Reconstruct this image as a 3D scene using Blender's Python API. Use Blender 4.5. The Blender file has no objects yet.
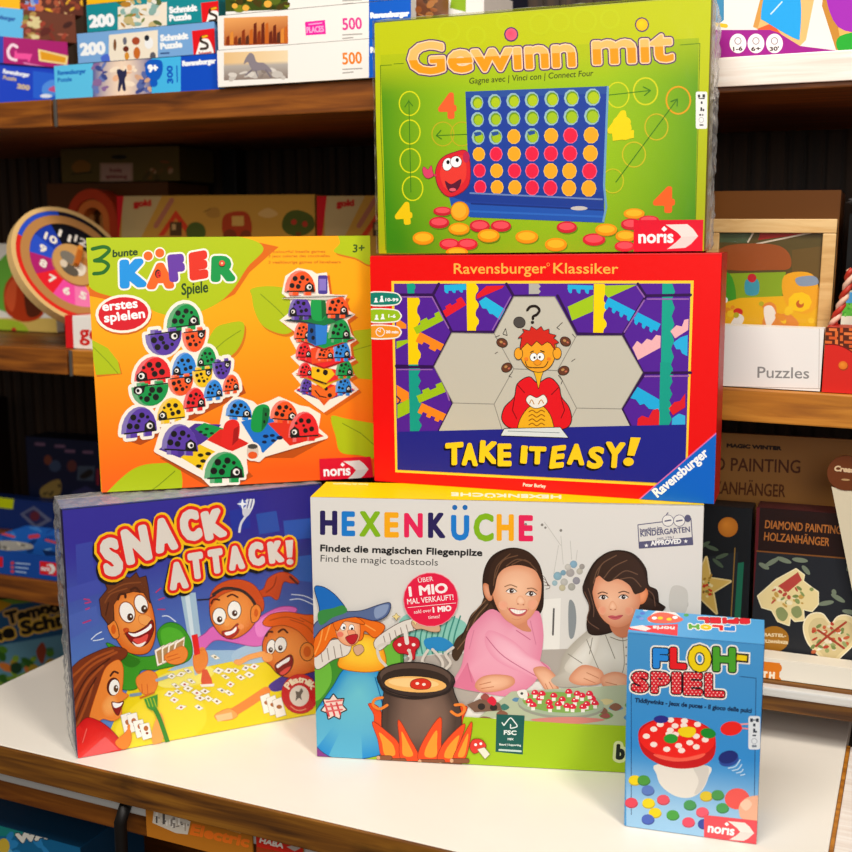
import bpy, bmesh, math, random
from mathutils import Vector, Matrix
from mathutils.geometry import tessellate_polygon
rnd = random.Random(7)
SC = bpy.context.scene
COL = SC.collection
sin, cos, pi = math.sin, math.cos, math.pi

# ------------------------------------------------------------------ colour
def lin(c):
    return c / 12.92 if c <= 0.04045 else ((c + 0.055) / 1.055) ** 2.4
def H(h):
    if not isinstance(h, str):
        return h
    h = h.lstrip('#')
    if len(h) == 3:
        h = ''.join(a + a for a in h)
    return tuple(lin(int(h[i:i + 2], 16) / 255) for i in (0, 2, 4))
def mixc(a, b, t):
    a, b = H(a), H(b)
    return tuple(p + (q - p) * t for p, q in zip(a, b))

# ------------------------------------------------------------------ materials
def new_mat(name):
    m = bpy.data.materials.new(name); m.use_nodes = True
    nt = m.node_tree
    return m, nt, nt.nodes['Principled BSDF']
def mat_print(name='printed_card', rough=0.42, spec=0.3):
    m, nt, b = new_mat(name)
    a = nt.nodes.new('ShaderNodeAttribute'); a.attribute_name = 'Col'
    nt.links.new(a.outputs['Color'], b.inputs['Base Color'])
    n = nt.nodes.new('ShaderNodeTexNoise'); n.inputs['Scale'].default_value = 60
    r = nt.nodes.new('ShaderNodeMapRange')
    r.inputs['To Min'].default_value = rough - .06; r.inputs['To Max'].default_value = rough + .06
    nt.links.new(n.outputs['Fac'], r.inputs['Value']); nt.links.new(r.outputs['Result'], b.inputs['Roughness'])
    b.inputs['Specular IOR Level'].default_value = spec
    return m
def mat_plain(name, col, rough=.5, metal=0, noise=.06, scale=40, bump=0):
    m, nt, b = new_mat(name)
    n = nt.nodes.new('ShaderNodeTexNoise'); n.inputs['Scale'].default_value = scale; n.inputs['Detail'].default_value = 4
    mx = nt.nodes.new('ShaderNodeMix'); mx.data_type = 'RGBA'
    c = H(col)
    mx.inputs['A'].default_value = (*[x * (1 - noise) for x in c], 1)
    mx.inputs['B'].default_value = (*[min(1, x * (1 + noise)) for x in c], 1)
    nt.links.new(n.outputs['Fac'], mx.inputs['Factor']); nt.links.new(mx.outputs['Result'], b.inputs['Base Color'])
    b.inputs['Roughness'].default_value = rough; b.inputs['Metallic'].default_value = metal
    if bump:
        bp = nt.nodes.new('ShaderNodeBump'); bp.inputs['Strength'].default_value = bump; bp.inputs['Distance'].default_value = .002
        nt.links.new(n.outputs['Fac'], bp.inputs['Height']); nt.links.new(bp.outputs['Normal'], b.inputs['Normal'])
    return m
def mat_wood(name, c1, c2, c3, stretch=(2, 40, 40), rough=.5, knots=0.0):
    m, nt, b = new_mat(name)
    tc = nt.nodes.new('ShaderNodeTexCoord'); mp = nt.nodes.new('ShaderNodeMapping')
    mp.inputs['Scale'].default_value = stretch
    nt.links.new(tc.outputs['Object'], mp.inputs['Vector'])
    n = nt.nodes.new('ShaderNodeTexNoise'); n.inputs['Scale'].default_value = 3; n.inputs['Detail'].default_value = 7; n.inputs['Distortion'].default_value = .6
    nt.links.new(mp.outputs['Vector'], n.inputs['Vector'])
    cr = nt.nodes.new('ShaderNodeValToRGB')
    cr.color_ramp.elements[0].position = .3; cr.color_ramp.elements[0].color = (*H(c1), 1)
    cr.color_ramp.elements[1].position = .7; cr.color_ramp.elements[1].color = (*H(c3), 1)
    e = cr.color_ramp.elements.new(.5); e.color = (*H(c2), 1)
    nt.links.new(n.outputs['Fac'], cr.inputs['Fac'])
    out = cr.outputs['Color']
    if knots:
        n2 = nt.nodes.new('ShaderNodeTexNoise'); n2.inputs['Scale'].default_value = 1.1; n2.inputs['Detail'].default_value = 5
        mp2 = nt.nodes.new('ShaderNodeMapping'); mp2.inputs['Scale'].default_value = (7, 22, 22)
        nt.links.new(tc.outputs['Object'], mp2.inputs['Vector']); nt.links.new(mp2.outputs['Vector'], n2.inputs['Vector'])
        r2 = nt.nodes.new('ShaderNodeValToRGB')
        r2.color_ramp.elements[0].position = .58; r2.color_ramp.elements[0].color = (1, 1, 1, 1)
        r2.color_ramp.elements[1].position = .72; k = 1 - knots; r2.color_ramp.elements[1].color = (k, k, k, 1)
        nt.links.new(n2.outputs['Fac'], r2.inputs['Fac'])
        mu = nt.nodes.new('ShaderNodeMix'); mu.data_type = 'RGBA'; mu.blend_type = 'MULTIPLY'; mu.inputs['Factor'].default_value = 1
        nt.links.new(out, mu.inputs['A']); nt.links.new(r2.outputs['Color'], mu.inputs['B']); out = mu.outputs['Result']
    nt.links.new(out, b.inputs['Base Color'])
    b.inputs['Roughness'].default_value = rough
    bp = nt.nodes.new('ShaderNodeBump'); bp.inputs['Strength'].default_value = .25; bp.inputs['Distance'].default_value = .001
    nt.links.new(n.outputs['Fac'], bp.inputs['Height']); nt.links.new(bp.outputs['Normal'], b.inputs['Normal'])
    return m
def mat_film(name, gloss=.12, tint='ffffff', scale=30, strength=.6, milky=0.0):
    """clear plastic film: mostly see-through with a crinkled glossy sheen"""
    m = bpy.data.materials.new(name); m.use_nodes = True
    nt = m.node_tree; nt.nodes.clear()
    o = nt.nodes.new('ShaderNodeOutputMaterial')
    tr = nt.nodes.new('ShaderNodeBsdfTransparent'); tr.inputs['Color'].default_value = (*H(tint), 1)
    gl = nt.nodes.new('ShaderNodeBsdfGlossy'); gl.inputs['Roughness'].default_value = .18
    n = nt.nodes.new('ShaderNodeTexNoise'); n.inputs['Scale'].default_value = scale; n.inputs['Detail'].default_value = 3
    tc = nt.nodes.new('ShaderNodeTexCoord'); nt.links.new(tc.outputs['Object'], n.inputs['Vector'])
    bp = nt.nodes.new('ShaderNodeBump'); bp.inputs['Strength'].default_value = strength; bp.inputs['Distance'].default_value = .004
    nt.links.new(n.outputs['Fac'], bp.inputs['Height']); nt.links.new(bp.outputs['Normal'], gl.inputs['Normal'])
    mx = nt.nodes.new('ShaderNodeMixShader'); mx.inputs[0].default_value = gloss
    nt.links.new(tr.outputs[0], mx.inputs[1]); nt.links.new(gl.outputs[0], mx.inputs[2])
    last = mx
    if milky:
        df = nt.nodes.new('ShaderNodeBsdfDiffuse'); df.inputs['Color'].default_value = (.8, .8, .8, 1)
        nt.links.new(bp.outputs['Normal'], df.inputs['Normal'])
        m2 = nt.nodes.new('ShaderNodeMixShader'); m2.inputs[0].default_value = milky
        nt.links.new(mx.outputs[0], m2.inputs[1]); nt.links.new(df.outputs[0], m2.inputs[2]); last = m2
    nt.links.new(last.outputs[0], o.inputs['Surface'])
    return m

# ------------------------------------------------------------------ scene tree
def tag(o, label=None, cat=None, group=None, kind=None):
    if label: o['label'] = label
    if cat: o['category'] = cat
    if group: o['group'] = group
    if kind: o['kind'] = kind
    return o
def empty(name, loc, rot=(0, 0, 0), label=None, cat=None, group=None):
    o = bpy.data.objects.new(name, None); COL.objects.link(o)
    o.location = loc; o.rotation_euler = rot; o.empty_display_size = .03
    return tag(o, label, cat, group)

# ------------------------------------------------------------------ mesh collector
class MB:
    def __init__(s):
        s.v = []; s.f = []; s.c = []; s.m = []; s.sm = []
    def add(s, vs, fs, col='888', mi=0, smooth=False):
        k = len(s.v); s.v += [tuple(p) for p in vs]
        if isinstance(col, list): s.c += [H(c) for c in col]
        else:
            c = H(col); s.c += [c] * len(vs)
        for f in fs:
            s.f.append([k + i for i in f]); s.m.append(mi); s.sm.append(smooth)
    def box(s, x0, x1, y0, y1, z0, z1, col='888', mi=0, bev=0.0, M=None, seg=2):
        bm = bmesh.new(); bmesh.ops.create_cube(bm, size=1)
        for v in bm.verts:
            v.co = ((x0 + x1) / 2 + v.co.x * (x1 - x0), (y0 + y1) / 2 + v.co.y * (y1 - y0), (z0 + z1) / 2 + v.co.z * (z1 - z0))
        if bev:
            bmesh.ops.bevel(bm, geom=bm.edges[:], offset=bev, segments=seg, affect='EDGES', profile=.6)
        s.bm(bm, col, mi, M)
    def bm(s, bm, col='888', mi=0, M=None, smooth=False):
        bm.verts.index_update()
        vs = [(M @ v.co) if M else v.co.copy() for v in bm.verts]
        s.add(vs, [[v.index for v in f.verts] for f in bm.faces], col, mi, smooth); bm.free()
    def prism(s, pts, y0, y1, col='888', mi=0, M=None):
        """outline in x,z extruded along y"""
        n = len(pts)
        vs = [Vector((p[0], y0, p[1])) for p in pts] + [Vector((p[0], y1, p[1])) for p in pts]
        if M: vs = [M @ v for v in vs]
        fs = [[i, (i + 1) % n, n + (i + 1) % n, n + i] for i in range(n)]
        tri = tessellate_polygon([[Vector((p[0], p[1], 0)) for p in pts]])
        fs += [list(t) for t in tri] + [[n + a for a in reversed(t)] for t in tri]
        s.add(vs, fs, col, mi)
    def tube(s, pts, r, col='888', mi=0, n=8):
        rings = []
        pts = [Vector(p) for p in pts]
        for i, p in enumerate(pts):
            d = (pts[min(i + 1, len(pts) - 1)] - pts[max(i - 1, 0)]).normalized()
            a = d.orthogonal().normalized(); b = d.cross(a)
            rr = r[i] if isinstance(r, (list, tuple)) else r
            rings.append([p + (a * cos(2 * pi * k / n) + b * sin(2 * pi * k / n)) * rr for k in range(n)])
        vs = [q for g in rings for q in g]
        fs = [[i * n + k, i * n + (k + 1) % n, (i + 1) * n + (k + 1) % n, (i + 1) * n + k] for i in range(len(pts) - 1) for k in range(n)]
        fs += [list(range(n))[::-1], [(len(pts) - 1) * n + k for k in range(n)]]
        s.add(vs, fs, col, mi, True)
    def art(s, P, mi=0, M=None):
        """take a Print; P.place maps (u,v,lift) to a local point"""
        k = len(s.v)
        for (u, v, l) in P.v:
            s.v.append(tuple(P.place(u, v, .0002 + l * EPS)))
        s.c += P.c
        for f in P.f:
            s.f.append([k + i for i in f]); s.m.append(mi); s.sm.append(False)
    def build(s, name, mats, parent=None, loc=None, rot=None):
        me = bpy.data.meshes.new(name); me.from_pydata(s.v, [], s.f)
        at = me.color_attributes.new('Col', 'FLOAT_COLOR', 'POINT')
        flat = []
        for c in s.c: flat += [c[0], c[1], c[2], 1.0]
        at.data.foreach_set('color', flat)
        for m in (mats if isinstance(mats, (list, tuple)) else [mats]): me.materials.append(m)
        me.polygons.foreach_set('material_index', s.m)
        me.polygons.foreach_set('use_smooth', s.sm)
        me.update()
        bm = bmesh.new(); bm.from_mesh(me); bm.normal_update(); bm.to_mesh(me); bm.free()
        o = bpy.data.objects.new(name, me); COL.objects.link(o)
        if parent: o.parent = parent
        if loc is not None: o.location = loc
        if rot is not None: o.rotation_euler = rot
        return o
EPS = 0.00003

# ------------------------------------------------------------------ lettering
_tc = {}
def glyphs(s, shear=0.0):
    key = (s, shear)
    if key in _tc: return _tc[key]
    cu = bpy.data.curves.new('lettering', 'FONT'); cu.body = s; cu.resolution_u = 3; cu.shear = shear
    o = bpy.data.objects.new('lettering', cu); COL.objects.link(o)
    dg = bpy.context.evaluated_depsgraph_get()
    me = bpy.data.meshes.new_from_object(o.evaluated_get(dg))
    vs = [(v.co.x, v.co.y) for v in me.vertices]; fs = []
    cnt = {}
    for p in me.polygons:
        f = list(p.vertices); fs.append(f)
        for i in range(len(f)):
            e = (f[i], f[(i + 1) % len(f)]); e = (min(e), max(e)); cnt[e] = cnt.get(e, 0) + 1
    edges = [e for e, n in cnt.items() if n == 1]
    bpy.data.objects.remove(o); bpy.data.curves.remove(cu); bpy.data.meshes.remove(me)
    x0 = min((v[0] for v in vs), default=0); x1 = max((v[0] for v in vs), default=1)
    _tc[key] = (vs, fs, edges, x0, x1)
    return _tc[key]
CAP = 0.729; XH = 0.547

def solve8(A, b):
    n = len(b); M = [r[:] + [b[i]] for i, r in enumerate(A)]
    for i in range(n):
        p = max(range(i, n), key=lambda r: abs(M[r][i])); M[i], M[p] = M[p], M[i]
        for r in range(n):
            if r != i:
                k = M[r][i] / M[i][i]
                if k: M[r] = [a - k * c for a, c in zip(M[r], M[i])]
    return [M[i][n] / M[i][i] for i in range(n)]
def homog(src, dst):
    A, b = [], []
    for (x, y), (u, v) in zip(src, dst):
        A.append([x, y, 1, 0, 0, 0, -u * x, -u * y]); b.append(u)
        A.append([0, 0, 0, x, y, 1, -v * x, -v * y]); b.append(v)
    h = solve8(A, b)
    def f(x, y):
        w = h[6] * x + h[7] * y + 1
        return ((h[0] * x + h[1] * y + h[2]) / w, (h[3] * x + h[4] * y + h[5]) / w)
    return f
def clip_half(poly, a, b, c):
    out = []
    for i in range(len(poly)):
        p, q = poly[i], poly[(i + 1) % len(poly)]
        dp, dq = a * p[0] + b * p[1] - c, a * q[0] + b * q[1] - c
        if dp >= 0: out.append(p)
        if (dp >= 0) != (dq >= 0):
            t = dp / (dp - dq); out.append((p[0] + (q[0] - p[0]) * t, p[1] + (q[1] - p[1]) * t))
    return out
def smooth_pts(pts, n=6, closed=True):
    out = []; N = len(pts)
    for i in range(N if closed else N - 1):
        g = (lambda k: pts[k % N]) if closed else (lambda k: pts[min(max(k, 0), N - 1)])
        p0, p1, p2, p3 = g(i - 1), g(i), g(i + 1), g(i + 2)
        for k in range(n):
            t = k / n
            out.append(tuple(.5 * (2 * p1[d] + (p2[d] - p0[d]) * t + (2 * p0[d] - 5 * p1[d] + 4 * p2[d] - p3[d]) * t * t + (3 * p1[d] - p0[d] - 3 * p2[d] + p3[d]) * t ** 3) for d in (0, 1)))
    if not closed: out.append(pts[-1])
    return out

class Print:
    """flat artwork on one face. Drawing units are those of the flat sheet corners given in quad (TL,TR,BR,BL); face is w x h metres."""
    def __init__(s, quad, w, h, place=None):
        s.hm = homog(quad, [(0, h), (w, h), (w, 0), (0, 0)]); s.w, s.h = w, h
        s.v = []; s.f = []; s.c = []; s.items = []; s.ox = s.oy = 0; s.sx = s.sy = 1
        s.place = place or (lambda u, v, l: (u, -l, v))
        s.cl = True
    def use(s, ox=0, oy=0, sx=1, sy=None):
        s.ox, s.oy, s.sx, s.sy = ox, oy, sx, (sy or sx); return s
    def m(s, p):
        return s.hm(s.ox + p[0] * s.sx, s.oy + p[1] * s.sy)
    def emit2(s, polys, colf):
        s.flatlayer = True; s.emit(polys, colf); s.flatlayer = False
    flatlayer = False
    def emit(s, polys, colf):
        """polys: list of point lists in drawing units (each convex or simple); colf: colour or f(x,y)"""
        uv = []
        for P in polys:
            q = [s.m(p) for p in P]
            us = [a for a, _ in q]; vs = [b for _, b in q]
            cs = None
            if min(us) < 0 or max(us) > s.w or min(vs) < 0 or max(vs) > s.h:
                q = clip_half(q, 1, 0, 0); q = clip_half(q, -1, 0, -s.w) if q else q
                q = clip_half(q, 0, 1, 0) if q else q; q = clip_half(q, 0, -1, -s.h) if q else q
                if len(q) < 3: continue
            elif callable(colf): cs = [H(colf(*p)) for p in P]
            if cs is None: cs = [H(colf(*P[0]))] * len(q) if callable(colf) else [H(colf)] * len(q)
            uv.append((q, cs))
        if not uv: return
        x0 = min(a for q, _ in uv for a, _ in q); x1 = max(a for q, _ in uv for a, _ in q)
        y0 = min(b for q, _ in uv for _, b in q); y1 = max(b for q, _ in uv for _, b in q)
        L = 0
        for (a0, a1, b0, b1, l) in s.items:
            if l >= L and a0 < x1 and a1 > x0 and b0 < y1 and b1 > y0: L = l + 1
        s.items.append((x0, x1, y0, y1, L))
        bbs = []
        for q, cs in uv:
            k = len(s.v); n = len(q)
            b0 = min(a for a, _ in q); b1 = max(a for a, _ in q); b2 = min(b for _, b in q); b3 = max(b for _, b in q)
            used = {l for (a0, a1, c0, c1, l) in bbs if a0 < b1 and a1 > b0 and c0 < b3 and c1 > b2} if len(uv) > 1 and not s.flatlayer else ()
            mic = 0
            while mic in used: mic += 1
            bbs.append((b0, b1, b2, b3, mic))
            s.v += [(a, b, L + min(mic, 32) * .03) for a, b in q]; s.c += cs
            ar = sum(q[i][0] * q[(i + 1) % n][1] - q[(i + 1) % n][0] * q[i][1] for i in range(n))
            if n <= 4 and n == len(q) and s._convex(q):
                fs = [list(range(n))]
                if ar < 0: fs = [f[::-1] for f in fs]
            else:
                fs = []
                for t in tessellate_polygon([[Vector((a, b, 0)) for a, b in q]]):
                    t = list(t)
                    a = (q[t[1]][0] - q[t[0]][0]) * (q[t[2]][1] - q[t[0]][1]) - (q[t[2]][0] - q[t[0]][0]) * (q[t[1]][1] - q[t[0]][1])
                    fs.append(t if a > 0 else t[::-1])
            s.f += [[k + i for i in f] for f in fs]
    @staticmethod
    def _convex(q):
        n = len(q); sg = 0
        for i in range(n):
            a, b, c = q[i], q[(i + 1) % n], q[(i + 2) % n]
            z = (b[0] - a[0]) * (c[1] - b[1]) - (b[1] - a[1]) * (c[0] - b[0])
            if z:
                if sg and (z > 0) != (sg > 0): return False
                sg = z
        return True
    def _stroke(s, segs, w):
        out = []; r = w / 2; n = 12 if r > 5 else 8
        for a, b in segs:
            dx, dy = b[0] - a[0], b[1] - a[1]; d = math.hypot(dx, dy)
            if d < 1e-9: continue
            nx, ny = -dy / d * r, dx / d * r
            out.append([(a[0] + nx, a[1] + ny), (b[0] + nx, b[1] + ny), (b[0] - nx, b[1] - ny), (a[0] - nx, a[1] - ny)])
        seen = set()
        for sg in segs:
            for p in sg:
                k = (round(p[0], 3), round(p[1], 3))
                if k in seen: continue
                seen.add(k)
                out.append([(p[0] + r * cos(2 * pi * i / n + .4), p[1] + r * sin(2 * pi * i / n + .4)) for i in range(n)])
        return out
    def fill(s, c):
        k = len(s.v); s.v += [(0, 0, 0), (s.w, 0, 0), (s.w, s.h, 0), (0, s.h, 0)]; s.c += [H(c)] * 4; s.f.append([k, k + 1, k + 2, k + 3])
        s.items.append((0, s.w, 0, s.h, 0))
    def tl(s, ch, x0, x1, yt, yb, k, sl, c, b, off=(0, 0)):
        """one display letter filling the box x0..x1, yt..yb; k leans it, sl slopes its foot; b = weight inside the box"""
        b0 = abs(b) if b < 90 else 0
        x0, x1, yt, yb = x0 + b0 + off[0], x1 - b0 + off[0], yt + b0 + off[1], yb - b0 + off[1]
        for _ in range(3):
            h = (yb - sl * (x1 - x0)) - yt if sl >= 0 else yb - yt
            xa = x0 + k * h
            h = (yb - sl * (x1 - xa)) - yt
        return (ch, xa, yb, x1, yb - sl * (x1 - xa), h, (-k, -1))
    def _loop(s, pts, r):
        """band of half width r along a closed outline, mitred where it bends gently, rounded at corners"""
        keep = [pts[0]]
        for p in pts[1:]:
            if math.hypot(p[0] - keep[-1][0], p[1] - keep[-1][1]) > r * .22: keep.append(p)
        if len(keep) > 3 and math.hypot(keep[0][0] - keep[-1][0], keep[0][1] - keep[-1][1]) < r * .22: keep.pop()
        N = len(keep); out = []; nr = []; n = 12 if r > 3 else 8
        for i in range(N):
            a, b = keep[i], keep[(i + 1) % N]; d = math.hypot(b[0] - a[0], b[1] - a[1]) or 1e-9; nr.append((-(b[1] - a[1]) / d, (b[0] - a[0]) / d))
        off = []
        for i in range(N):
            p, q = nr[i - 1], nr[i]; c = p[0] * q[0] + p[1] * q[1]
            if c > .78:
                k = r / (1 + c); m = ((p[0] + q[0]) * k, (p[1] + q[1]) * k); off.append((m, m))
            else:
                off.append(((p[0] * r, p[1] * r), (q[0] * r, q[1] * r))); x, y = keep[i]
                out.append([(x + r * cos(2 * pi * t / n + .4), y + r * sin(2 * pi * t / n + .4)) for t in range(n)])
        for i in range(N):
            a, b = keep[i], keep[(i + 1) % N]; u, v = off[i][1], off[(i + 1) % N][0]
            P4 = [(a[0] + u[0], a[1] + u[1]), (b[0] + v[0], b[1] + v[1]), (b[0] - v[0], b[1] - v[1]), (a[0] - u[0], a[1] - u[1])]
            if s._convex(P4): out.append(P4)
            else: out += [[P4[0], P4[1], b, a], [a, b, P4[2], P4[3]]]
        return out
    # ---- primitives
    def p(s, pts, c, ol=None, g=None):
        """polygon; ol=(width,colour) outline; g=((x0,y0),(x1,y1),c2) linear blend to c2"""
        if ol: s.emit(s._stroke([(pts[i], pts[(i + 1) % len(pts)]) for i in range(len(pts))], ol[0] * 2), ol[1])
        if g:
            (x0, y0), (x1, y1), c2 = g; d = (x1 - x0) ** 2 + (y1 - y0) ** 2
            s.emit([pts], lambda x, y: mixc(c, c2, min(1, max(0, ((x - x0) * (x1 - x0) + (y - y0) * (y1 - y0)) / d))))
        else: s.emit([pts], c)
    def r(s, x0, y0, x1, y1, c, **k): s.p([(x0, y0), (x1, y0), (x1, y1), (x0, y1)], c, **k)
    def rr(s, x0, y0, x1, y1, r, c, ol=None):
        pts = []
        for cx, cy, a in ((x1 - r, y0 + r, -90), (x1 - r, y1 - r, 0), (x0 + r, y1 - r, 90), (x0 + r, y0 + r, 180)):
            pts += [(cx + r * cos(math.radians(a + t)), cy + r * sin(math.radians(a + t))) for t in (0, 30, 60, 90)]
        s.p(pts, c, ol)
    def b(s, pts, c, n=5, **k): s.p(smooth_pts(pts, n), c, **k)
    def rb(s, pts, cc, ce, ctr=None, n=5, ol=None):
        """smooth outline blended from cc at ctr to ce at its rim"""
        q = smooth_pts(pts, n); N = len(q)
        if ol: s.p(q, ce, ol=ol)
        x, y = ctr or (sum(a for a, _ in q) / N, sum(b for _, b in q) / N)
        mid = [(x + (a - x) * .62, y + (b - y) * .62) for a, b in q]; cm = mixc(cc, ce, .38)
        rim = set(q); inner = set(mid)
        polys = [[(x, y), mid[i], mid[(i + 1) % N]] for i in range(N)] + [[mid[i], q[i], q[(i + 1) % N], mid[(i + 1) % N]] for i in range(N)]
        s.emit2(polys, lambda px, py: ce if (px, py) in rim else (cm if (px, py) in inner else cc))
    def e(s, x, y, rx, ry, c, rot=0, ol=None, n=None, c2=None):
        n = n or (12 if rx < 8 else 22); ca, sa = cos(math.radians(rot)), sin(math.radians(rot))
        pts = [(x + rx * cos(t) * ca - ry * sin(t) * sa, y + rx * cos(t) * sa + ry * sin(t) * ca) for t in [2 * pi * i / n for i in range(n)]]
        if c2:
            if ol: s.p(pts, c2, ol=ol)
            ctr = (x - rx * .25, y - ry * .3)
            s.emit([[ctr, pts[i], pts[(i + 1) % n]] for i in range(n)], lambda px, py: c if (px, py) == ctr else c2)
        else: s.p(pts, c, ol)
    def ring(s, x, y, rx, ry, w, c, n=24):
        q = [(x + rx * cos(2 * pi * i / n), y + ry * sin(2 * pi * i / n)) for i in range(n)]
        s.emit(s._stroke([(q[i], q[(i + 1) % n]) for i in range(n)], w), c)
    def l(s, pts, w, c, sm=False, closed=False):
        if sm: pts = smooth_pts(pts, 5, closed)
        seg = [(pts[i], pts[i + 1]) for i in range(len(pts) - 1)]
        if closed: seg.append((pts[-1], pts[0]))
        s.emit(s._stroke(seg, w), c)
    def grid(s, quad, nx, ny, fn):
        """gradient field over a quad (TL,TR,BR,BL); fn(a,b) -> colour"""
        hm = homog([(0, 0), (1, 0), (1, 1), (0, 1)], quad)
        k = len(s.v)
        for j in range(ny + 1):
            for i in range(nx + 1):
                p = hm(i / nx, j / ny); u, v = s.m(p)
                s.v.append((min(max(u, 0), s.w), min(max(v, 0), s.h), 0)); s.c.append(H(fn(i / nx, j / ny)))
        L = 0
        us = [q[0] for q in s.v[k:]]; vs = [q[1] for q in s.v[k:]]
        bb = (min(us), max(us), min(vs), max(vs))
        for (a0, a1, b0, b1, l) in s.items:
            if l >= L and a0 < bb[1] and a1 > bb[0] and b0 < bb[3] and b1 > bb[2]: L = l + 1
        s.v[k:] = [(u, v, L) for u, v, _ in s.v[k:]]
        s.items.append((*bb, L))
        for j in range(ny):
            for i in range(nx):
                a = k + j * (nx + 1) + i
                s.f.append([a, a + nx + 1, a + nx + 2, a + 1])
    def t(s, txt, x0, y0, x1, y1, h, c, b=0.0, ol=(), shear=0.0, split=None, up=None, xh=False):
        """lettering on the baseline (x0,y0)->(x1,y1), capital height h. b: extra weight; ol: [(width,colour)..] drawn from the widest"""
        vs, fs, ed, a0, a1 = glyphs(txt, shear)
        if not vs: return
        dx, dy = (x1 - x0) / (a1 - a0), (y1 - y0) / (a1 - a0)
        L = math.hypot(x1 - x0, y1 - y0)
        ux, uy = up if up else ((y1 - y0) / L, -(x1 - x0) / L)
        k = h / (XH if xh else CAP)
        q = [(x0 + (vx - a0) * dx + vy * k * ux, y0 + (vx - a0) * dy + vy * k * uy) for vx, vy in vs]
        segs = [(q[i], q[j]) for i, j in ed]
        nb = {}
        for i, j in ed: nb.setdefault(i, []).append(j); nb.setdefault(j, []).append(i)
        done = set(); loops = []
        for st in nb:
            if st in done: continue
            loop = [st]; done.add(st); cur = st
            while True:
                nx = [j for j in nb[cur] if j not in done]
                if not nx: break
                cur = nx[0]; done.add(cur); loop.append(cur)
            if len(loop) > 2: loops.append([q[i] for i in loop])
        def sg(w): return [z for lp in loops for z in s._loop(lp, w)]
        for w, oc in ol: s.emit(sg(w), oc) if oc else None
        polys = [[q[i] for i in f] for f in fs]
        if b: polys = polys + sg(b)
        if split:
            fr, c2 = split      # colour above the split line is c2
            mx, my = x0 + ux * h * fr, y0 + uy * h * fr
            cc = ux * mx + uy * my
            up_, dn = [], []
            for P in polys:
                A = clip_half(P, ux, uy, cc); B = clip_half(P, -ux, -uy, -cc)
                if len(A) > 2: up_.append(A)
                if len(B) > 2: dn.append(B)
            s.emit(dn, c); s.emit(up_, c2)
        else: s.emit(polys, c)
        return polys
def inside(p, polys):
    for P in polys:
        n = len(P); k = False
        for i in range(n):
            a, b = P[i], P[i - 1]
            if (a[1] > p[1]) != (b[1] > p[1]) and p[0] < (b[0] - a[0]) * (p[1] - a[1]) / (b[1] - a[1]) + a[0]: k = not k
        if k: return True
    return False
# ================================================================== printed fronts (drawn flat, in the sheet's own units)
def noris(P, q, bg='e4032b', dim='efe9e2'):
    """red label with white lettering and a folded white arrow; q = TL,TR,BR,BL in current units"""
    P.p(q, bg)
    hm = homog([(0, 0), (328, 0), (328, 150), (0, 150)], q)
    mm = lambda *a: [hm(x, y) for x, y in a]
    P.p(mm((150, 22), (252, 20), (280, 42), (305, 76), (225, 79), (206, 58)), dim)
    P.p(mm((225, 79), (305, 76), (272, 112), (245, 130), (158, 135), (200, 104)), mixc(dim, '999', .18))
    a, b = mm((25, 104), (186, 104)); t = hm(25, 59)
    P.t('norıs', *a, *b, math.hypot(t[0] - a[0], t[1] - a[1]), 'ffffff', b=math.hypot(b[0] - a[0], b[1] - a[1]) * .017, xh=True)
    P.p(mm((143, 28), (158, 42), (143, 54), (130, 42)), 'ffffff')

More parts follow.
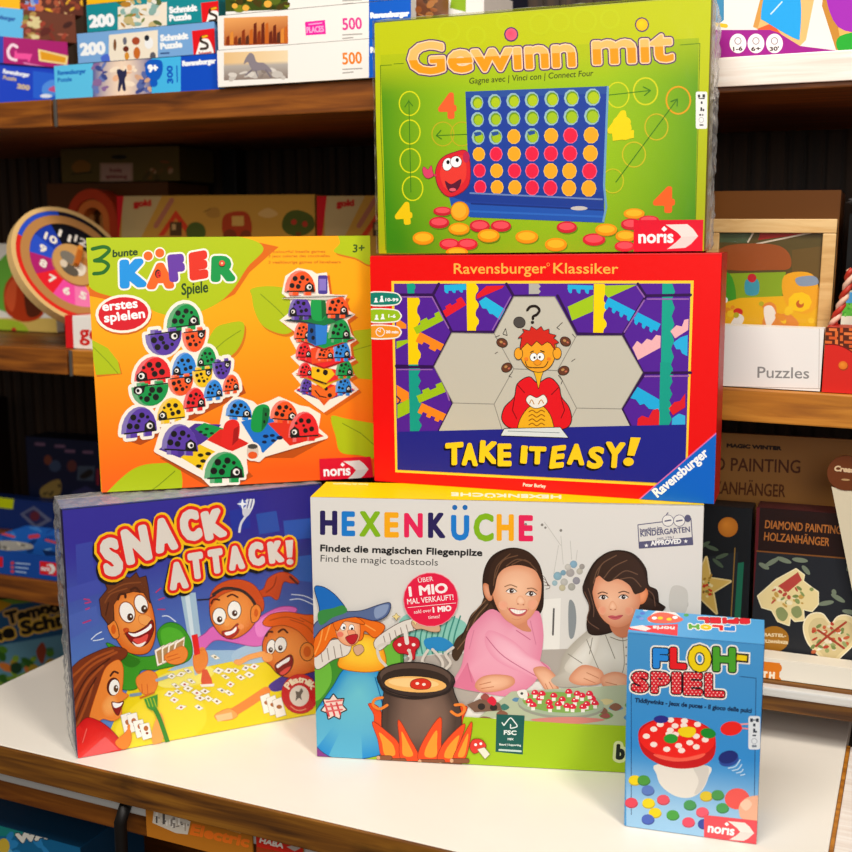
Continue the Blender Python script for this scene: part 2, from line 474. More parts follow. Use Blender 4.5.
def art_gewinn(P):
    def base(a, b):
        e = min(a, 1 - a) / .06
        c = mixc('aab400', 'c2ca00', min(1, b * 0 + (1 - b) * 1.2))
        return c
    Q = [(372.7, 24), (711.4, -3.5), (703.8, 253), (380.2, 253.5)]
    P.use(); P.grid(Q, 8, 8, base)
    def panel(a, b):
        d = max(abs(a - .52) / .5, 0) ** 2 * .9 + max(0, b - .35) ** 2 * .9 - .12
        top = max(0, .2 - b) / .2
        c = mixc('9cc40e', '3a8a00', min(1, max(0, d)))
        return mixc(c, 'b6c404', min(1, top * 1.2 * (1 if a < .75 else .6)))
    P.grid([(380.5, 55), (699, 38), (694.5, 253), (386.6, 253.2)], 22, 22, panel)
    for x, y, r in ((449, 31, 10), (476, 36, 9), (505, 22, 8), (560, 22, 9), (585, 21, 11), (610, 19, 9), (540, 24, 10)):
        P.ring(x, y, r, r, 2.5, 'c4ce08', 18)
    for k in ([(381, 130), (380.6, 65.5), (391.6, 65)], [(394, 64), (403.5, 63.5)], [(680.5, 45), (699.9, 43.5), (698, 130), (695.6, 220)], [(381, 130), (386, 250)]):
        P.l(k, .7, '4c7a00')
    # rings and arrows
    for x, y in ((409.6, 103.5), (410, 132), (410.3, 160.6), (412.7, 188.5)):
        P.ring(x, y, 10.2, 12, 1.3, 'dede10')
    P.l([(409, 100), (411, 192)], .8, '3f7a10'); P.l([(405, 107), (408.8, 101), (412.8, 106)], .9, '3f7a10')
    P.ring(618, 95, 11, 12.6, 1.3, 'd8d816'); P.ring(645.6, 91.3, 12, 13.4, 1.5, 'd9d516')
    P.ring(678.4, 100.3, 12, 13.6, 1.7, 'e6a010'); P.ring(656.5, 127, 11.5, 13, 1.3, 'cdb81a'); P.ring(634, 154.6, 11.5, 12.5, 1.3, 'cdc01a'); P.ring(613, 181, 10.5, 12, 1.2, 'c8c41a')
    for x in (443, 462): P.ring(x, 134, 11, 12, 1.0, 'c3b018')
    P.l([(605, 95.5), (650.5, 90.5)], .9, '3f7a10'); P.l([(643.5, 87), (650.5, 90.5), (644.5, 95.5)], 1.1, '3f7a10')
    P.l([(616, 182), (677.5, 99)], .9, '3f7a10'); P.l([(671, 101.5), (677.5, 99), (677.2, 106)], 1.1, '3f7a10')
    P.l([(468, 134.3), (436.5, 135.6)], .9, '3f7a10'); P.l([(441, 130.5), (436.5, 135.6), (441.5, 139)], 1.1, '3f7a10')
    # brushed fours
    def four(x0, y0, x1, y1, h, c): P.t('4', x0, y0, x1, y1, h, c, b=2.0)
    four(440.5, 117.5, 455, 117, 24, 'f0622a'); four(397.5, 223.5, 411, 222.5, 20, 'f5cd00')
    four(611, 140, 631, 137, 27, 'f6d800'); P.e(622, 122, 9, 6, 'f6d800'); P.p([(612, 133), (634, 130), (634, 138), (613, 141)], 'f6d800')
    four(655, 211, 673, 211, 24, 'f4641c'); P.e(664, 200, 7, 6, 'f4641c')
    # title
    pu, pk, o1, o2 = '5d3b6d', 'ffd7ae', 'ff9c0a', 'ffc06a'
    for txt, x0, y0, x1, y1, h in (('Gewınn', 410.5, 73.5, 574.5, 65.3, 31), ('mıt', 594.5, 63.3, 672.5, 60, 33)):
        P.t(txt, x0, y0, x1, y1, h, o1, b=1.45, ol=[(4.0, pu), (2.7, pk)], split=(.42, o2))
    P.e(511.3, 34.4, 5.9, 6.1, 'e8486a', ol=(1.3, pu), c2='ee5f80'); P.e(642, 24.7, 5.9, 6.2, 'ffd400', ol=(1.3, pu), c2='f4c000')
    P.t('Gagne avec | Vinci con | Connect Four', 469.5, 83.8, 593.6, 75.8, 6.2, '4f5c10', shear=.15, b=.12)
    # blue upright rack
    P.use(365, 0, .4225)
    P.p([(238, 217), (575, 204), (566, 470), (566, 527), (250, 512), (205, 487), (199, 462), (246, 436)], '1b3f9e')
    P.p([(246, 436), (566, 455), (566, 492), (205, 474), (199, 462)], '173a95')
    P.p([(199, 464), (205, 489), (250, 514), (563, 527), (564, 497), (252, 482)], '1d55b4')
    P.l([(252, 482), (564, 497)], 4, '123080'); P.l([(250, 500), (562, 513)], 5, '2a68c6')
    P.p([(238, 217), (575, 204), (573, 222), (239, 232)], '274f9f')
    P.l([(575, 206), (566, 440), (571, 490), (564, 524)], 5, '6fa2c8'); P.e(507, 493, 20, 5, 'c9c4c0')
    rows = [(243, 230, 'GGGGGGG'), (283, 275, 'GGGGGGG'), (325, 320, 'HHOHORO'), (365, 363, 'OROR' + 'RRO'), (404, 405, 'ROR' + 'ROOR'), (443, 446, 'ROOR' + 'ROO')]
    x1s = (265, 307, 351, 395, 442, 489, 539); x6 = (273, 313, 355, 396, 439, 483, 530)
    for i, (ya, yb, ss) in enumerate(rows):
        for j, ch in enumerate(ss):
            x = x1s[j] + (x6[j] - x1s[j]) * i / 5; y = ya + (yb - ya) * j / 6; rr = 13 + j * .5
            if ch in 'GH':
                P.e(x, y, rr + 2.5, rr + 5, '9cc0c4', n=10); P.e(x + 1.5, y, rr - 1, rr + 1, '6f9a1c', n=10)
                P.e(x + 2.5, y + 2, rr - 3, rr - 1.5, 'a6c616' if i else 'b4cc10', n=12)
                if ch == 'H': P.p([(x - 11, y - 11), (x + 6, y - 13), (x + 8, y - 6), (x - 6, y - 2)], '24509a')
            else:
                a, b_ = ('ffab1e', 'ffc84a') if ch == 'O' else ('ee1c44', 'ff6a8a')
                P.e(x, y, rr + 2, rr + 4, b_, n=10); P.e(x, y, rr, rr + 2, a, n=12)
    P.p([(248, 455), (563, 470), (563, 474), (248, 459)], '6d86c0')
    # round red creature peeping from behind the rack
    P.b([(243, 362), (246, 435), (205, 465), (178, 447), (168, 410), (180, 378), (210, 362)], 'e01f2c', ol=(2, '8a1030'))
    P.b([(236, 372), (238, 425), (205, 450), (186, 440), (178, 408), (190, 384), (212, 372)], 'ee3a30')
    P.e(196, 389, 11, 15, 'ffffff', 15, ol=(1.2, '5a1020')); P.e(216, 383, 13, 13, 'ffffff', 0, ol=(1.2, '5a1020'))
    P.e(197, 384, 4, 5, '101010'); P.e(219, 379, 4, 5, '101010')
    P.b([(190, 428), (205, 436), (228, 424), (222, 446), (206, 456), (196, 448)], '5a1030'); P.e(208, 449, 8, 4, 'f06070')
    P.l([(168, 415), (152, 413)], 5, 'd83058'); P.b([(140, 395), (150, 402), (157, 392), (160, 404), (162, 416), (150, 422), (141, 416), (137, 403)], 'e2406a', ol=(1, '8a1030'))
    P.e(240, 372, 8, 13, 'c22050')
    # loose counters
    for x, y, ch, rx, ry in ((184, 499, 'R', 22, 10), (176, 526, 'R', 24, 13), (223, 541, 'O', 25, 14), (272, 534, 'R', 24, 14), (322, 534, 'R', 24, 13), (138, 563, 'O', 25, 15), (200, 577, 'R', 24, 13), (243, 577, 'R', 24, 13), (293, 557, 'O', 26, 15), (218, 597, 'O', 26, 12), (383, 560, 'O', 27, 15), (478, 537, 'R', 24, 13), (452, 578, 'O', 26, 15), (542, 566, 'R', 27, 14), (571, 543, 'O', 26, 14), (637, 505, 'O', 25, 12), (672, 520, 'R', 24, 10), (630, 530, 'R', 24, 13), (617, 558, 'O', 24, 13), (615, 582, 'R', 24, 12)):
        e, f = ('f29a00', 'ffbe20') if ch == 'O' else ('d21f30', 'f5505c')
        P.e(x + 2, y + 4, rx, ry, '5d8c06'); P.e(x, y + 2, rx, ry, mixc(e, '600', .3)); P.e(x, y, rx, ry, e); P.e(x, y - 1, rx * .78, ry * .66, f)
    P.e(225, 500, 21, 22, 'f5a010', ol=(1.5, 'c07000')); P.e(223, 498, 17, 18, 'ffb62a')
    noris(P, [(636, 521), (801, 520), (799, 596), (636, 598)])
    # players / age strip
    P.rr(783, 217, 810, 305, 4, 'f3f1ee')
    for (x, y, w, h) in ((788, 224, 5, 7), (799, 223, 6, 8), (790, 232, 14, 2.5), (795, 240, 4, 6), (794, 254, 4, 9), (799, 258, 4, 5), (791, 270, 5, 4), (798, 270, 3, 4)):
        P.r(x, y, x + w, y + h, '2c2c2c')
    P.ring(796, 284, 5.5, 6, 1, '999'); P.r(792, 294, 801, 298, '666')

def wav(P, a, b, w, c, side=1, bump=7, n=4, kind='w', cut=0):
    """ribbon from a to b of width w with one decorated edge"""
    L = math.hypot(b[0] - a[0], b[1] - a[1]); ux, uy = (b[0] - a[0]) / L, (b[1] - a[1]) / L; nx, ny = -uy * side, ux * side
    pts = [(a[0], a[1]), (b[0], b[1])]; ed = []
    for i in range(n):
        if kind == 'w': prof = [(0, 0), (.15, .6), (.3, 1), (.5, .85), (.65, .2), (.8, 0)]
        elif kind == 'z': prof = [(0, 0), (.5, 1)]
        elif kind == 's': prof = [(0, 0), (.12, .7), (.3, 1), (.5, 1), (.55, 0)]
        else: prof = [(0, 0), (.02, 1), (.5, 1), (.52, 0)]
        ed += [((i + t) / n, k) for t, k in prof]
    ed.append((1, 0))
    for t, k in reversed(ed):
        d = w + bump * k
        pts.append((a[0] + ux * L * t + nx * d, a[1] + uy * L * t + ny * d))
    P.p(pts, c)

def art_take(P):
    RED, PUR, PD, PL = 'f00a08', '56209a', '32104e', '9a64b4'
    P.use(); P.grid([(369, 257.2), (721.6, 255.4), (714.6, 505.1), (375.1, 482.2)], 4, 4, lambda a, b: RED)
    P.use(365, 245, .4343)
    P.t('Ravensburger', 205, 66, 417, 65, 25, 'ffb84a', b=.35); P.ring(422, 45, 3.2, 3.6, 1, 'ffb84a', 10); P.t('Klassiker', 434, 65, 583, 66, 25, 'ffb84a', b=.35)
    P.p([(61, 83), (757, 82), (741, 558), (70, 523)], 'ffd43a')
    P.p([(67, 89), (750, 88.5), (737, 550), (75, 517)], PUR)
    # ---- left tiles and ribbons (units of an enlarged corner)
    P.use(365, 250, 1 / 4.733)
    P.p([(140, 160), (195, 160), (340, 160), (318, 212), (140, 208)], '5a2a94')
    wav(P, (198, 160), (203, 208), 32, '12a488', -1, 8, 1); wav(P, (480, 158), (484, 388), 42, 'ffd800', -1, 15, 3)
    wav(P, (375, 166), (478, 160), 28, '22b8e6', 1, 12, 3, 's'); P.p([(528, 232), (530, 210), (575, 170), (660, 168), (650, 180)], 'e81a28')
    wav(P, (480, 260), (378, 322), 34, 'ea1c2c', 1, 12, 2, 'q'); P.p([(572, 222), (666, 282), (644, 336), (606, 304), (590, 302), (576, 278), (556, 276), (540, 244)], '28bce8')
    wav(P, (200, 214), (206, 552), 46, 'ffd400', -1, 14, 4.0 and 4); wav(P, (385, 326), (245, 398), 34, 'a4c814', 1, 14, 2, 'q')
    wav(P, (262, 388), (386, 452), 34, 'ff8c1c', 1, 16, 2, 'q'); P.p([(148, 318), (196, 352), (196, 372), (148, 372)], 'ff8c1c'); P.p([(150, 432), (202, 424), (204, 438), (150, 468)], 'a4c814')
    for k in ([(140, 212), (322, 212), (412, 388), (326, 552), (148, 548)], [(322, 212), (350, 160)], [(412, 388), (614, 388), (704, 218), (670, 160)], [(704, 218), (820, 216)]):
        P.l(k, 13, PD)
    for k in ([(150, 222), (318, 222), (396, 370)], [(352, 180), (420, 352), (604, 378), (690, 222)]):
        P.l(k[:3] if len(k) == 3 else k[2:], 6, PL)
    wav(P, (776, 160), (776, 208), 46, 'b8b4ac', -1, 10, 2, 'z')
    P.use(365, 375, 1 / 4.733)
    wav(P, (208, -50), (214, 266), 42, '14a08c', -1, 14, 6, 'z')
    P.p([(150, 46), (208, 82), (208, 122), (152, 132)], 'ff8c1c'); P.l([(150, 100), (168, 118), (156, 140)], 7, '3a1a50'); P.p([(154, 140), (210, 112), (212, 178), (154, 206)], 'a4c814')
    wav(P, (386, 78), (258, 132), 36, 'a4c814', 1, 14, 2, 'q'); wav(P, (270, 132), (388, 186), 36, 'ff8c1c', 1, 14, 3, 'q')
    P.l([(345, -20), (418, 134), (352, 262)], 13, PD); P.l([(352, -30), (400, 120)], 7, PL); P.l([(150, -38), (322, -38)], 12, PD); P.l([(154, -26), (318, -26)], 6, PL)
    # ---- right tiles
    P.use(545, 250, 1 / 4.733)
    wav(P, (232, 160), (228, 402), 48, 'ffd800', -1, 16, 3)
    P.p([(285, 168), (436, 164), (300, 226), (284, 210)], 'a8cc18'); P.p([(108, 268), (230, 212), (228, 290), (128, 334)], 'a8cc18')
    wav(P, (108, 164), (228, 168), 20, '24b4e6', 1, 20, 3, 's')
    wav(P, (300, 224), (548, 350), 38, '1eb4e8', 1, 18, 7, 's')
    wav(P, (556, 158), (548, 620), 46, '16a890', -1, 14, 6, 'z')
    P.p([(414, 462), (436, 430), (458, 446), (482, 420), (506, 428), (526, 402), (548, 406), (546, 462), (440, 520)], 'f6b8bc'); P.p([(594, 384), (622, 356), (648, 362), (660, 330), (680, 326), (678, 378), (616, 418)], 'f6b8bc')
    P.p([(606, 440), (640, 414), (676, 402), (674, 502), (650, 490), (640, 470), (622, 470)], '2ab4e8')
    for k in ([(60, 216), (152, 396), (368, 400), (478, 218), (440, 160)], [(478, 216), (690, 212)], [(368, 400), (464, 582), (690, 580)]):
        P.l(k, 13, PD)
    for k in ([(484, 232), (680, 232)], [(376, 388), (470, 238)], [(436, 172), (470, 222)], [(470, 598), (680, 596)]):
        P.l(k, 7, PL)
    P.use(545, 375, 1 / 4.733)
    wav(P, (546, -60), (540, 238), 46, '14a28c', -1, 14, 5, 'z')
    P.p([(428, 50), (542, 116), (542, 164), (492, 160), (470, 136), (450, 142), (430, 116), (400, 108)], '22b0e6')
    P.p([(436, 240), (440, 206), (460, 192), (490, 202), (510, 166), (536, 158), (542, 178), (540, 240)], 'e41c28'); P.p([(586, 158), (612, 128), (640, 122), (664, 86), (664, 152), (606, 190)], 'e41c28'); P.p([(600, 238), (602, 204), (634, 182), (664, 192), (664, 238)], '38b4e4')
    P.l([(466, 0), (364, 160), (404, 240)], 13, PD)
    # ---- grey hexagons
    P.use(); G = 'cac4b4'
    hx = [[(514, 296.5), (555, 296.5), (576.7, 335.6), (557.5, 370.5), (514, 368.7), (494.3, 333.5)],
          [(452, 332.8), (494.3, 333.5), (514, 368.7), (494.3, 404), (453.3, 402.9), (434.3, 366.6)],
          [(576.7, 335.6), (622, 335.6), (642.8, 372.5), (621.5, 408.8), (576.7, 408), (557.5, 370.5)],
          [(514, 368.7), (557.5, 370.5), (576.7, 408), (566, 430), (503, 432), (494.3, 404)],
          [(453.3, 402.9), (494.3, 404), (504, 432), (438, 433)], [(576.7, 408), (621.5, 408.8), (632, 430), (565, 430)]]
    for h in hx: P.p(h, G)
    for h in hx[:4]: P.l(h, .7, '8d877c', closed=True)
    P.use(365, 245, .4343)
    P.p([(76, 430), (313, 424), (470, 419), (739, 413), (737, 550), (75, 517)], '22248c')
    # thinking figure
    K = '241a14'
    P.l([(374, 150), (381, 142), (394, 141), (402, 150), (396, 160), (388, 164), (387, 170)], 6, K, sm=True); P.e(386, 178, 4, 3.6, K)
    P.e(356, 178, 13, 12, '504a46', 20, ol=(1.2, K))
    for x, y, r in ((316, 225, 20), (327, 282, -30), (462, 222, 30), (458, 289, -20)): P.e(x, y, 12, 9.5, '6a3c28', r, ol=(1.5, K)); P.e(x - 2, y - 2, 4, 3, 'c08a50', r); P.e(x + 5, y + 2, 3, 2, 'c86a50', r)
    for k in ([(324, 192), (318, 205), (328, 208), (324, 192)], [(455, 178), (442, 190), (448, 194)], [(340, 292), (332, 302), (338, 304)], [(446, 300), (455, 312), (452, 320)], [(300, 212), (310, 208)], [(300, 250), (306, 246)], [(478, 205), (484, 212)], [(476, 268), (484, 262)]): P.l(k, 1.3, K)
    P.b([(350, 424), (318, 405), (322, 375), (345, 350), (352, 320), (378, 304), (398, 318), (425, 306), (446, 325), (452, 350), (470, 375), (474, 408), (448, 424)], 'ea1520', ol=(2, K))
    for k in ([(345, 352), (340, 380), (350, 400)], [(452, 352), (460, 380), (452, 398)], [(352, 322), (368, 340)], [(446, 328), (430, 344)]): P.l(k, 2, '7a0a10')
    P.p([(388, 288), (412, 288), (406, 304), (400, 330), (394, 304)], 'f5b820', ol=(1.2, K))
    P.b([(362, 215), (372, 202), (410, 200), (434, 214), (440, 240), (432, 272), (412, 290), (388, 290), (368, 275), (358, 250)], 'f8a828', ol=(1.6, K))
    P.e(354, 250, 9, 13, 'f8a828', ol=(1.4, K)); P.e(443, 249, 9, 13, 'f8a828', ol=(1.4, K))
    hair = [(358, 240), (362, 212), (354, 214), (368, 200), (364, 194), (380, 198), (384, 188), (396, 196), (406, 188), (412, 198), (424, 194), (424, 204), (440, 208), (434, 214), (446, 224), (436, 228), (438, 240), (428, 226), (420, 222), (408, 230), (396, 220), (384, 232), (374, 224), (366, 232)]
    P.p(hair, 'd8281c', ol=(1.4, K))
    P.e(389, 258, 8, 9, 'ffffff', ol=(1.2, K)); P.e(405, 257, 8, 9, 'ffffff', ol=(1.2, K)); P.e(391, 259, 2.4, 3, K); P.e(403, 258, 2.4, 3, K)
    P.l([(382, 247), (388, 244)], 2.4, K); P.l([(405, 243), (413, 246)], 2.4, K)
    P.e(398, 270, 8, 6, 'f59a20', ol=(1, 'a86010')); P.l([(370, 268), (376, 280), (396, 282), (414, 280), (422, 268)], 1.8, K, sm=True)
    P.e(372, 262, 5, 4, 'f48428'); P.e(424, 262, 5, 4, 'f48428')
    P.b([(360, 425), (356, 408), (368, 385), (384, 370), (404, 368), (422, 384), (432, 408), (428, 426)], 'f5b41e', ol=(1.6, K))
    P.b([(372, 358), (380, 346), (396, 352), (412, 345), (420, 360), (408, 372), (388, 374)], 'f4efe4', ol=(1.3, K)); P.l([(380, 364), (384, 356), (390, 366)], 2, 'c08010', sm=True); P.l([(400, 366), (406, 356), (412, 364)], 2, 'c08010', sm=True)
    for y in (384, 394, 404, 414): P.l([(378, y), (386, y - 4), (396, y + 2), (406, y - 4), (414, y)], 2.2, '9a5a08', sm=True)
    P.p([(322, 423), (450, 420), (468, 443), (314, 438)], 'dfe6e6', ol=(1.6, K)); P.l([(330, 428), (448, 432)], 1.4, '7d8a90')
    # wobbly block lettering
    P.use(365, 375, 1 / 4.733)
    YEL = 'ffd21c'
    LT = [('T', 388, 422, 460, 416, 100, 0), ('A', 466, 420, 528, 424, 100, 0), ('K', 548, 406, 622, 414, 98, 6), ('E', 636, 424, 688, 424, 100, 0), ('I', 742, 410, 760, 412, 76, 8), ('T', 782, 414, 850, 416, 76, 4)]
    for ch, x0, y0, x1, y1, h, lean in LT:
        P.t(ch, x0 - 7, y0 + 9, x1 - 7, y1 + 9, h, '0a0a14', b=8, up=(lean / 100, -1)); P.t(ch, x0, y0, x1, y1, h, YEL, b=7, up=(lean / 100, -1))
    P.use(545, 375, 1 / 4.733)
    for ch, x0, y0, x1, y1, h, lean in (('E', 28, 436, 82, 430, 100, 14), ('A', 112, 416, 180, 420, 92, 5), ('S', 204, 434, 266, 436, 96, 14), ('Y', 288, 430, 366, 434, 116, 8)):
        P.t(ch, x0 - 7, y0 + 9, x1 - 7, y1 + 9, h, '0a0a14', b=8, up=(lean / 100, -1)); P.t(ch, x0, y0, x1, y1, h, YEL, b=7, up=(lean / 100, -1))
    P.p([(398, 302), (446, 302), (416, 390), (382, 388)], '0a0a14'); P.p([(406, 294), (454, 296), (424, 382), (390, 380)], YEL); P.e(388, 418, 24, 20, '0a0a14'); P.e(396, 410, 25, 20, YEL)
    # publisher corner
    P.p([(812, 270), (860, 230), (860, 640), (410, 616)], 'e070b0'); P.p([(814, 276), (860, 238), (860, 640), (416, 618)], '0a66cc')
    P.t('Ravensburger', 534, 578, 776, 376, 46, 'ffffff', b=2.2)
    P.use(365, 245, .4343)
    P.t('Peter Burley', 364, 555, 416, 559, 8, 'ffe8d8', b=.3)
    # players, age, time tabs
    P.use(365, 250, 1 / 4.733)
    for y, c in ((200, '12806e'), (280, '9cc41c'), (357, 'f59a24')):
        P.b([(18, y), (140, y), (172, y + 22), (172, y + 42), (140, y + 63), (18, y + 61)], 'fbf4ea', n=4); P.b([(18, y + 5), (138, y + 5), (166, y + 24), (166, y + 40), (138, y + 57), (18, y + 55)], c, n=4)
    for x, y, h in ((53, 232, 16), (80, 222, 24), (56, 312, 18), (85, 308, 20)): P.e(x, y, 6, 6, 'fff'); P.p([(x - 11, y + h), (x - 4, y + 5), (x + 4, y + 5), (x + 11, y + h)], 'fff')
    P.ring(73, 388, 20, 20, 3, 'fff'); P.l([(60, 378), (73, 388), (73, 372)], 3, 'fff')
    P.t('10-99', 98, 242, 158, 243, 15, 'fff', b=1); P.t('1-6', 112, 319, 145, 320, 15, 'fff', b=1); P.t('20 min', 100, 393, 158, 394, 13, 'fff', b=.8)
BUGC = {'g': ('109848', '0b6a34'), 'p': ('5b3aa6', '3c2478'), 'o': ('f4571e', 'b83208'), 'r': ('ea2226', 'a81014'), 'b': ('2a86dc', '165aa2'), 'y': ('f4c40a', 'b88c00')}
def bug_shape(x, y, w, h, up):
    s = 1 if up else -1
    pts = [(x - w * .5, y + s * h * .36)]
    pts += [(x + w * .5 * cos(t), y + s * (h * .3 - h * .8 * sin(t))) for t in [pi - i * pi / 10 for i in range(11)]]
    pts += [(x + w * .5, y + s * h * .36), (x + w * .34, y + s * h * .36), (x + w * .34, y + s * h * .52), (x + w * .12, y + s * h * .52), (x + w * .12, y + s * h * .36), (x - w * .14, y + s * h * .36), (x - w * .14, y + s * h * .52), (x - w * .36, y + s * h * .52), (x - w * .36, y + s * h * .36)]
    return pts
def bug(P, x, y, w, h, c, up=True, right=True, tilt=0.0, depth=.14):
    f, d = BUGC[c]; s = 1 if up else -1; e = 1 if right else -1
    tl = lambda q: [(px, py - (px - x) * tilt) for px, py in q]
    P.p(tl(bug_shape(x, y, w, h, up)), mixc(f, 'ffffff', .14))
    P.p(tl(bug_shape(x + w * depth * .5, y + h * .03, w * (1 - depth), h * .95, up)), f)
    P.p(tl([(x - w * .42, y + s * h * .33), (x + w * .48, y + s * h * .33), (x + w * .48, y + s * h * .38), (x - w * .42, y + s * h * .38)]), '14100c')
    hx = x + e * w * .3
    P.p(tl([(hx - w * .15, y + s * h * .33), (hx - w * .14, y + s * h * .12), (hx, y - s * h * .02), (hx + w * .14, y + s * h * .1), (hx + w * .17, y + s * h * .33)]), '16120e')
    P.e(hx, y + s * h * .18 - (hx - x) * tilt, w * .085, w * .085, 'f4f0ea'); P.e(hx + w * .02 * e, y + s * h * .19 - (hx - x) * tilt, w * .045, w * .05, '0c0a08')
    for dx, dy, r in ((-.26, .12, .085), (-.06, .16, .08), (-.16, -.16, .085), (.08, -.2, .08), (.0, -.02, .05), (.24, -.12, .05)):
        px = x + e * dx * w; P.e(px, y + s * dy * h - (px - x) * tilt, w * r, w * r * 1.02, '14100c')

def art_kaefer(P):
    Q = [(85.2, 238.8), (371.1, 235.2), (373.4, 481.5), (102.3, 497.2)]
    P.use(); P.grid(Q, 6, 14, lambda a, b: mixc('ffae00', 'ff5e0c', min(1, max(0, (b - .28) * 1.5 + (a - .5) * .12))))
    P.use(75, 225, .3638)
    def leaf(pts, vein, edge='d8760a'):
        P.b([(x + 5, y + 7) for x, y in pts], edge); P.b(pts, 'b2c40a')
        P.l(vein, 2.2, '7d9608', sm=True)
    P.p([(26, 34), (320, 34), (440, 34), (560, 60), (480, 130), (440, 190), (300, 262), (210, 230), (40, 195)], 'e06a00')
    P.b([(26, 20), (320, 20), (470, 36), (518, 66), (474, 116), (432, 180), (380, 222), (300, 250), (225, 240), (170, 205), (100, 196), (40, 170), (20, 100)], 'b4c806', n=6)
    P.b([(735, 20), (830, 20), (820, 112), (770, 95), (718, 80), (732, 55)], 'd8760a'); P.b([(730, 20), (830, 20), (815, 106), (770, 90), (712, 74), (728, 50)], 'b4c806')
    P.p([(40, 320), (95, 345), (122, 380), (130, 410), (60, 418)], 'd8760a'); P.p([(40, 312), (90, 338), (118, 374), (126, 408), (58, 412)], 'b2c40a'); P.l([(50, 335), (90, 375), (118, 408)], 2, '7d9608')
    leaf([(380, 290), (420, 270), (462, 268), (462, 310), (440, 350), (400, 372), (350, 370)], [(360, 365), (410, 320), (455, 290)])
    leaf([(484, 176), (530, 168), (590, 178), (620, 220), (605, 280), (575, 300), (520, 280), (495, 240), (486, 196)], [(510, 190), (560, 235), (600, 280)])
    P.p([(725, 310), (770, 290), (815, 285), (818, 425), (760, 420), (720, 400)], 'b2c40a'); P.l([(735, 355), (780, 340), (815, 330)], 2, '7d9608')
    P.p([(700, 528), (740, 545), (822, 548), (826, 640), (735, 628), (718, 580)], 'd8760a'); P.b([(704, 526), (745, 532), (820, 545), (830, 545), (830, 636), (780, 632), (730, 624), (716, 580)], 'b0c40c'); P.l([(735, 545), (785, 572), (824, 606)], 2, '6d8606')
    P.p([(95, 752), (120, 715), (170, 672), (230, 660), (290, 668), (288, 745)], 'd05000'); P.b([(84, 752), (110, 712), (165, 668), (225, 655), (286, 664), (284, 742), (180, 748)], 'b0c40c', n=6); P.l([(190, 745), (230, 715), (275, 676)], 2.2, '6d8606')
    # shadow tone of the orange at lower left
    # titles
    GR = '1e6a1c'
    P.l([(48, 66), (80, 60), (94, 70), (70, 92), (54, 98), (78, 100), (92, 112), (78, 130), (52, 134)], 10, GR, sm=True)
    P.t('bunte', 104, 88, 172, 82, 20, '2a4a14', b=1.0, shear=.1)
    P.t('Spiele', 294, 192, 366, 184, 32, '2a4a14', b=1.0, shear=.12)
    LT = [('K', 132, 166, 188, 162, 66, '1a96e8', -.02), ('A', 206, 168, 264, 166, 58, 'f4681c', 0), ('F', 268, 148, 296, 146, 62, '6a3aa8', -.1), ('E', 324, 144, 358, 138, 64, 'e8321c', -.05), ('R', 382, 148, 432, 146, 58, '109a48', .03)]
    for ch, x0, y0, x1, y1, h, c, ln in LT: P.t(ch, x0, y0, x1, y1, h, 'fff8ec', b=14, up=(ln, -1))
    for x, y in ((201, 85), (233, 77)): P.e(x, y, 16, 16, 'fff8ec')
    for ch, x0, y0, x1, y1, h, c, ln in LT: P.t(ch, x0, y0, x1, y1, h, c, b=9, up=(ln, -1))
    for x, y in ((201, 85), (233, 77)): P.e(x, y, 12.5, 12.5, 'f4681c')
    P.e(228, 134, 8, 12, '1a1410'); P.e(230, 136, 7, 10, 'e0281c'); P.e(229, 132, 2, 2, '111'); P.e(232, 139, 2, 2, '111')
    P.e(404, 107, 9, 9, '1a3a14'); P.e(404, 105, 8, 8, 'f0503c'); P.e(404, 105, 3, 3, 'ffd8a0')
    P.e(134, 248, 78, 54, 'd46a08', -3); P.e(133, 244, 77, 53, 'fff4e4', -3); P.e(133, 244, 69, 46, 'dc1626', -3)
    P.t('erstes', 77, 236, 172, 226, 19, 'fff', b=1.2, xh=True); P.t('spıelen', 82, 267, 192, 254, 19, 'fff', b=1.2, xh=True); P.e(117, 243, 4, 4, 'fff')
    for y, x1 in ((77, 688), (89, 700), (106, 730)): P.t(('3 colourful beetle games', '3 jeux colores des coccinelles', '3 veelkleurige games of lieveheers')[(77, 89, 106).index(y)], 532, y, x1, y - 1, 8, 'd87808', b=.3)
    P.t('3+', 764, 75, 796, 73, 22, '3c5a10', b=.8, shear=.1)
    # ---- pile of bug blocks
    pile = [(298, 252, 92, 74, 'g', 1, 1), (243, 322, 100, 72, 'p', 0, 1), (327, 316, 66, 66, 'o', 0, 1), (213, 398, 100, 74, 'r', 1, 0), (300, 385, 68, 70, 'b', 1, 0), (362, 364, 54, 60, 'g', 1, 0), (206, 464, 102, 66, 'g', 0, 0), (290, 440, 70, 58, 'o', 0, 1), (350, 418, 56, 56, 'y', 0, 1), (403, 396, 52, 56, 'p', 0, 1), (176, 540, 98, 82, 'p', 1, 1), (264, 508, 78, 68, 'y', 1, 0), (328, 478, 62, 64, 'r', 1, 1), (380, 452, 52, 56, 'b', 1, 1), (428, 436, 46, 52, 'o', 1, 1)]
    P.p([(135, 590), (180, 605), (470, 462), (462, 440)], 'b84a08')
    for x, y, w, h, c, u, r_ in pile: P.p([(px, py - (px - x) * .12) for px, py in bug_shape(x, y, w, h, u)], 'fff4e4', ol=(9, 'fff4e4'))
    for x, y, w, h, c, u, r_ in pile: bug(P, x, y, w, h, c, u, r_, .12)
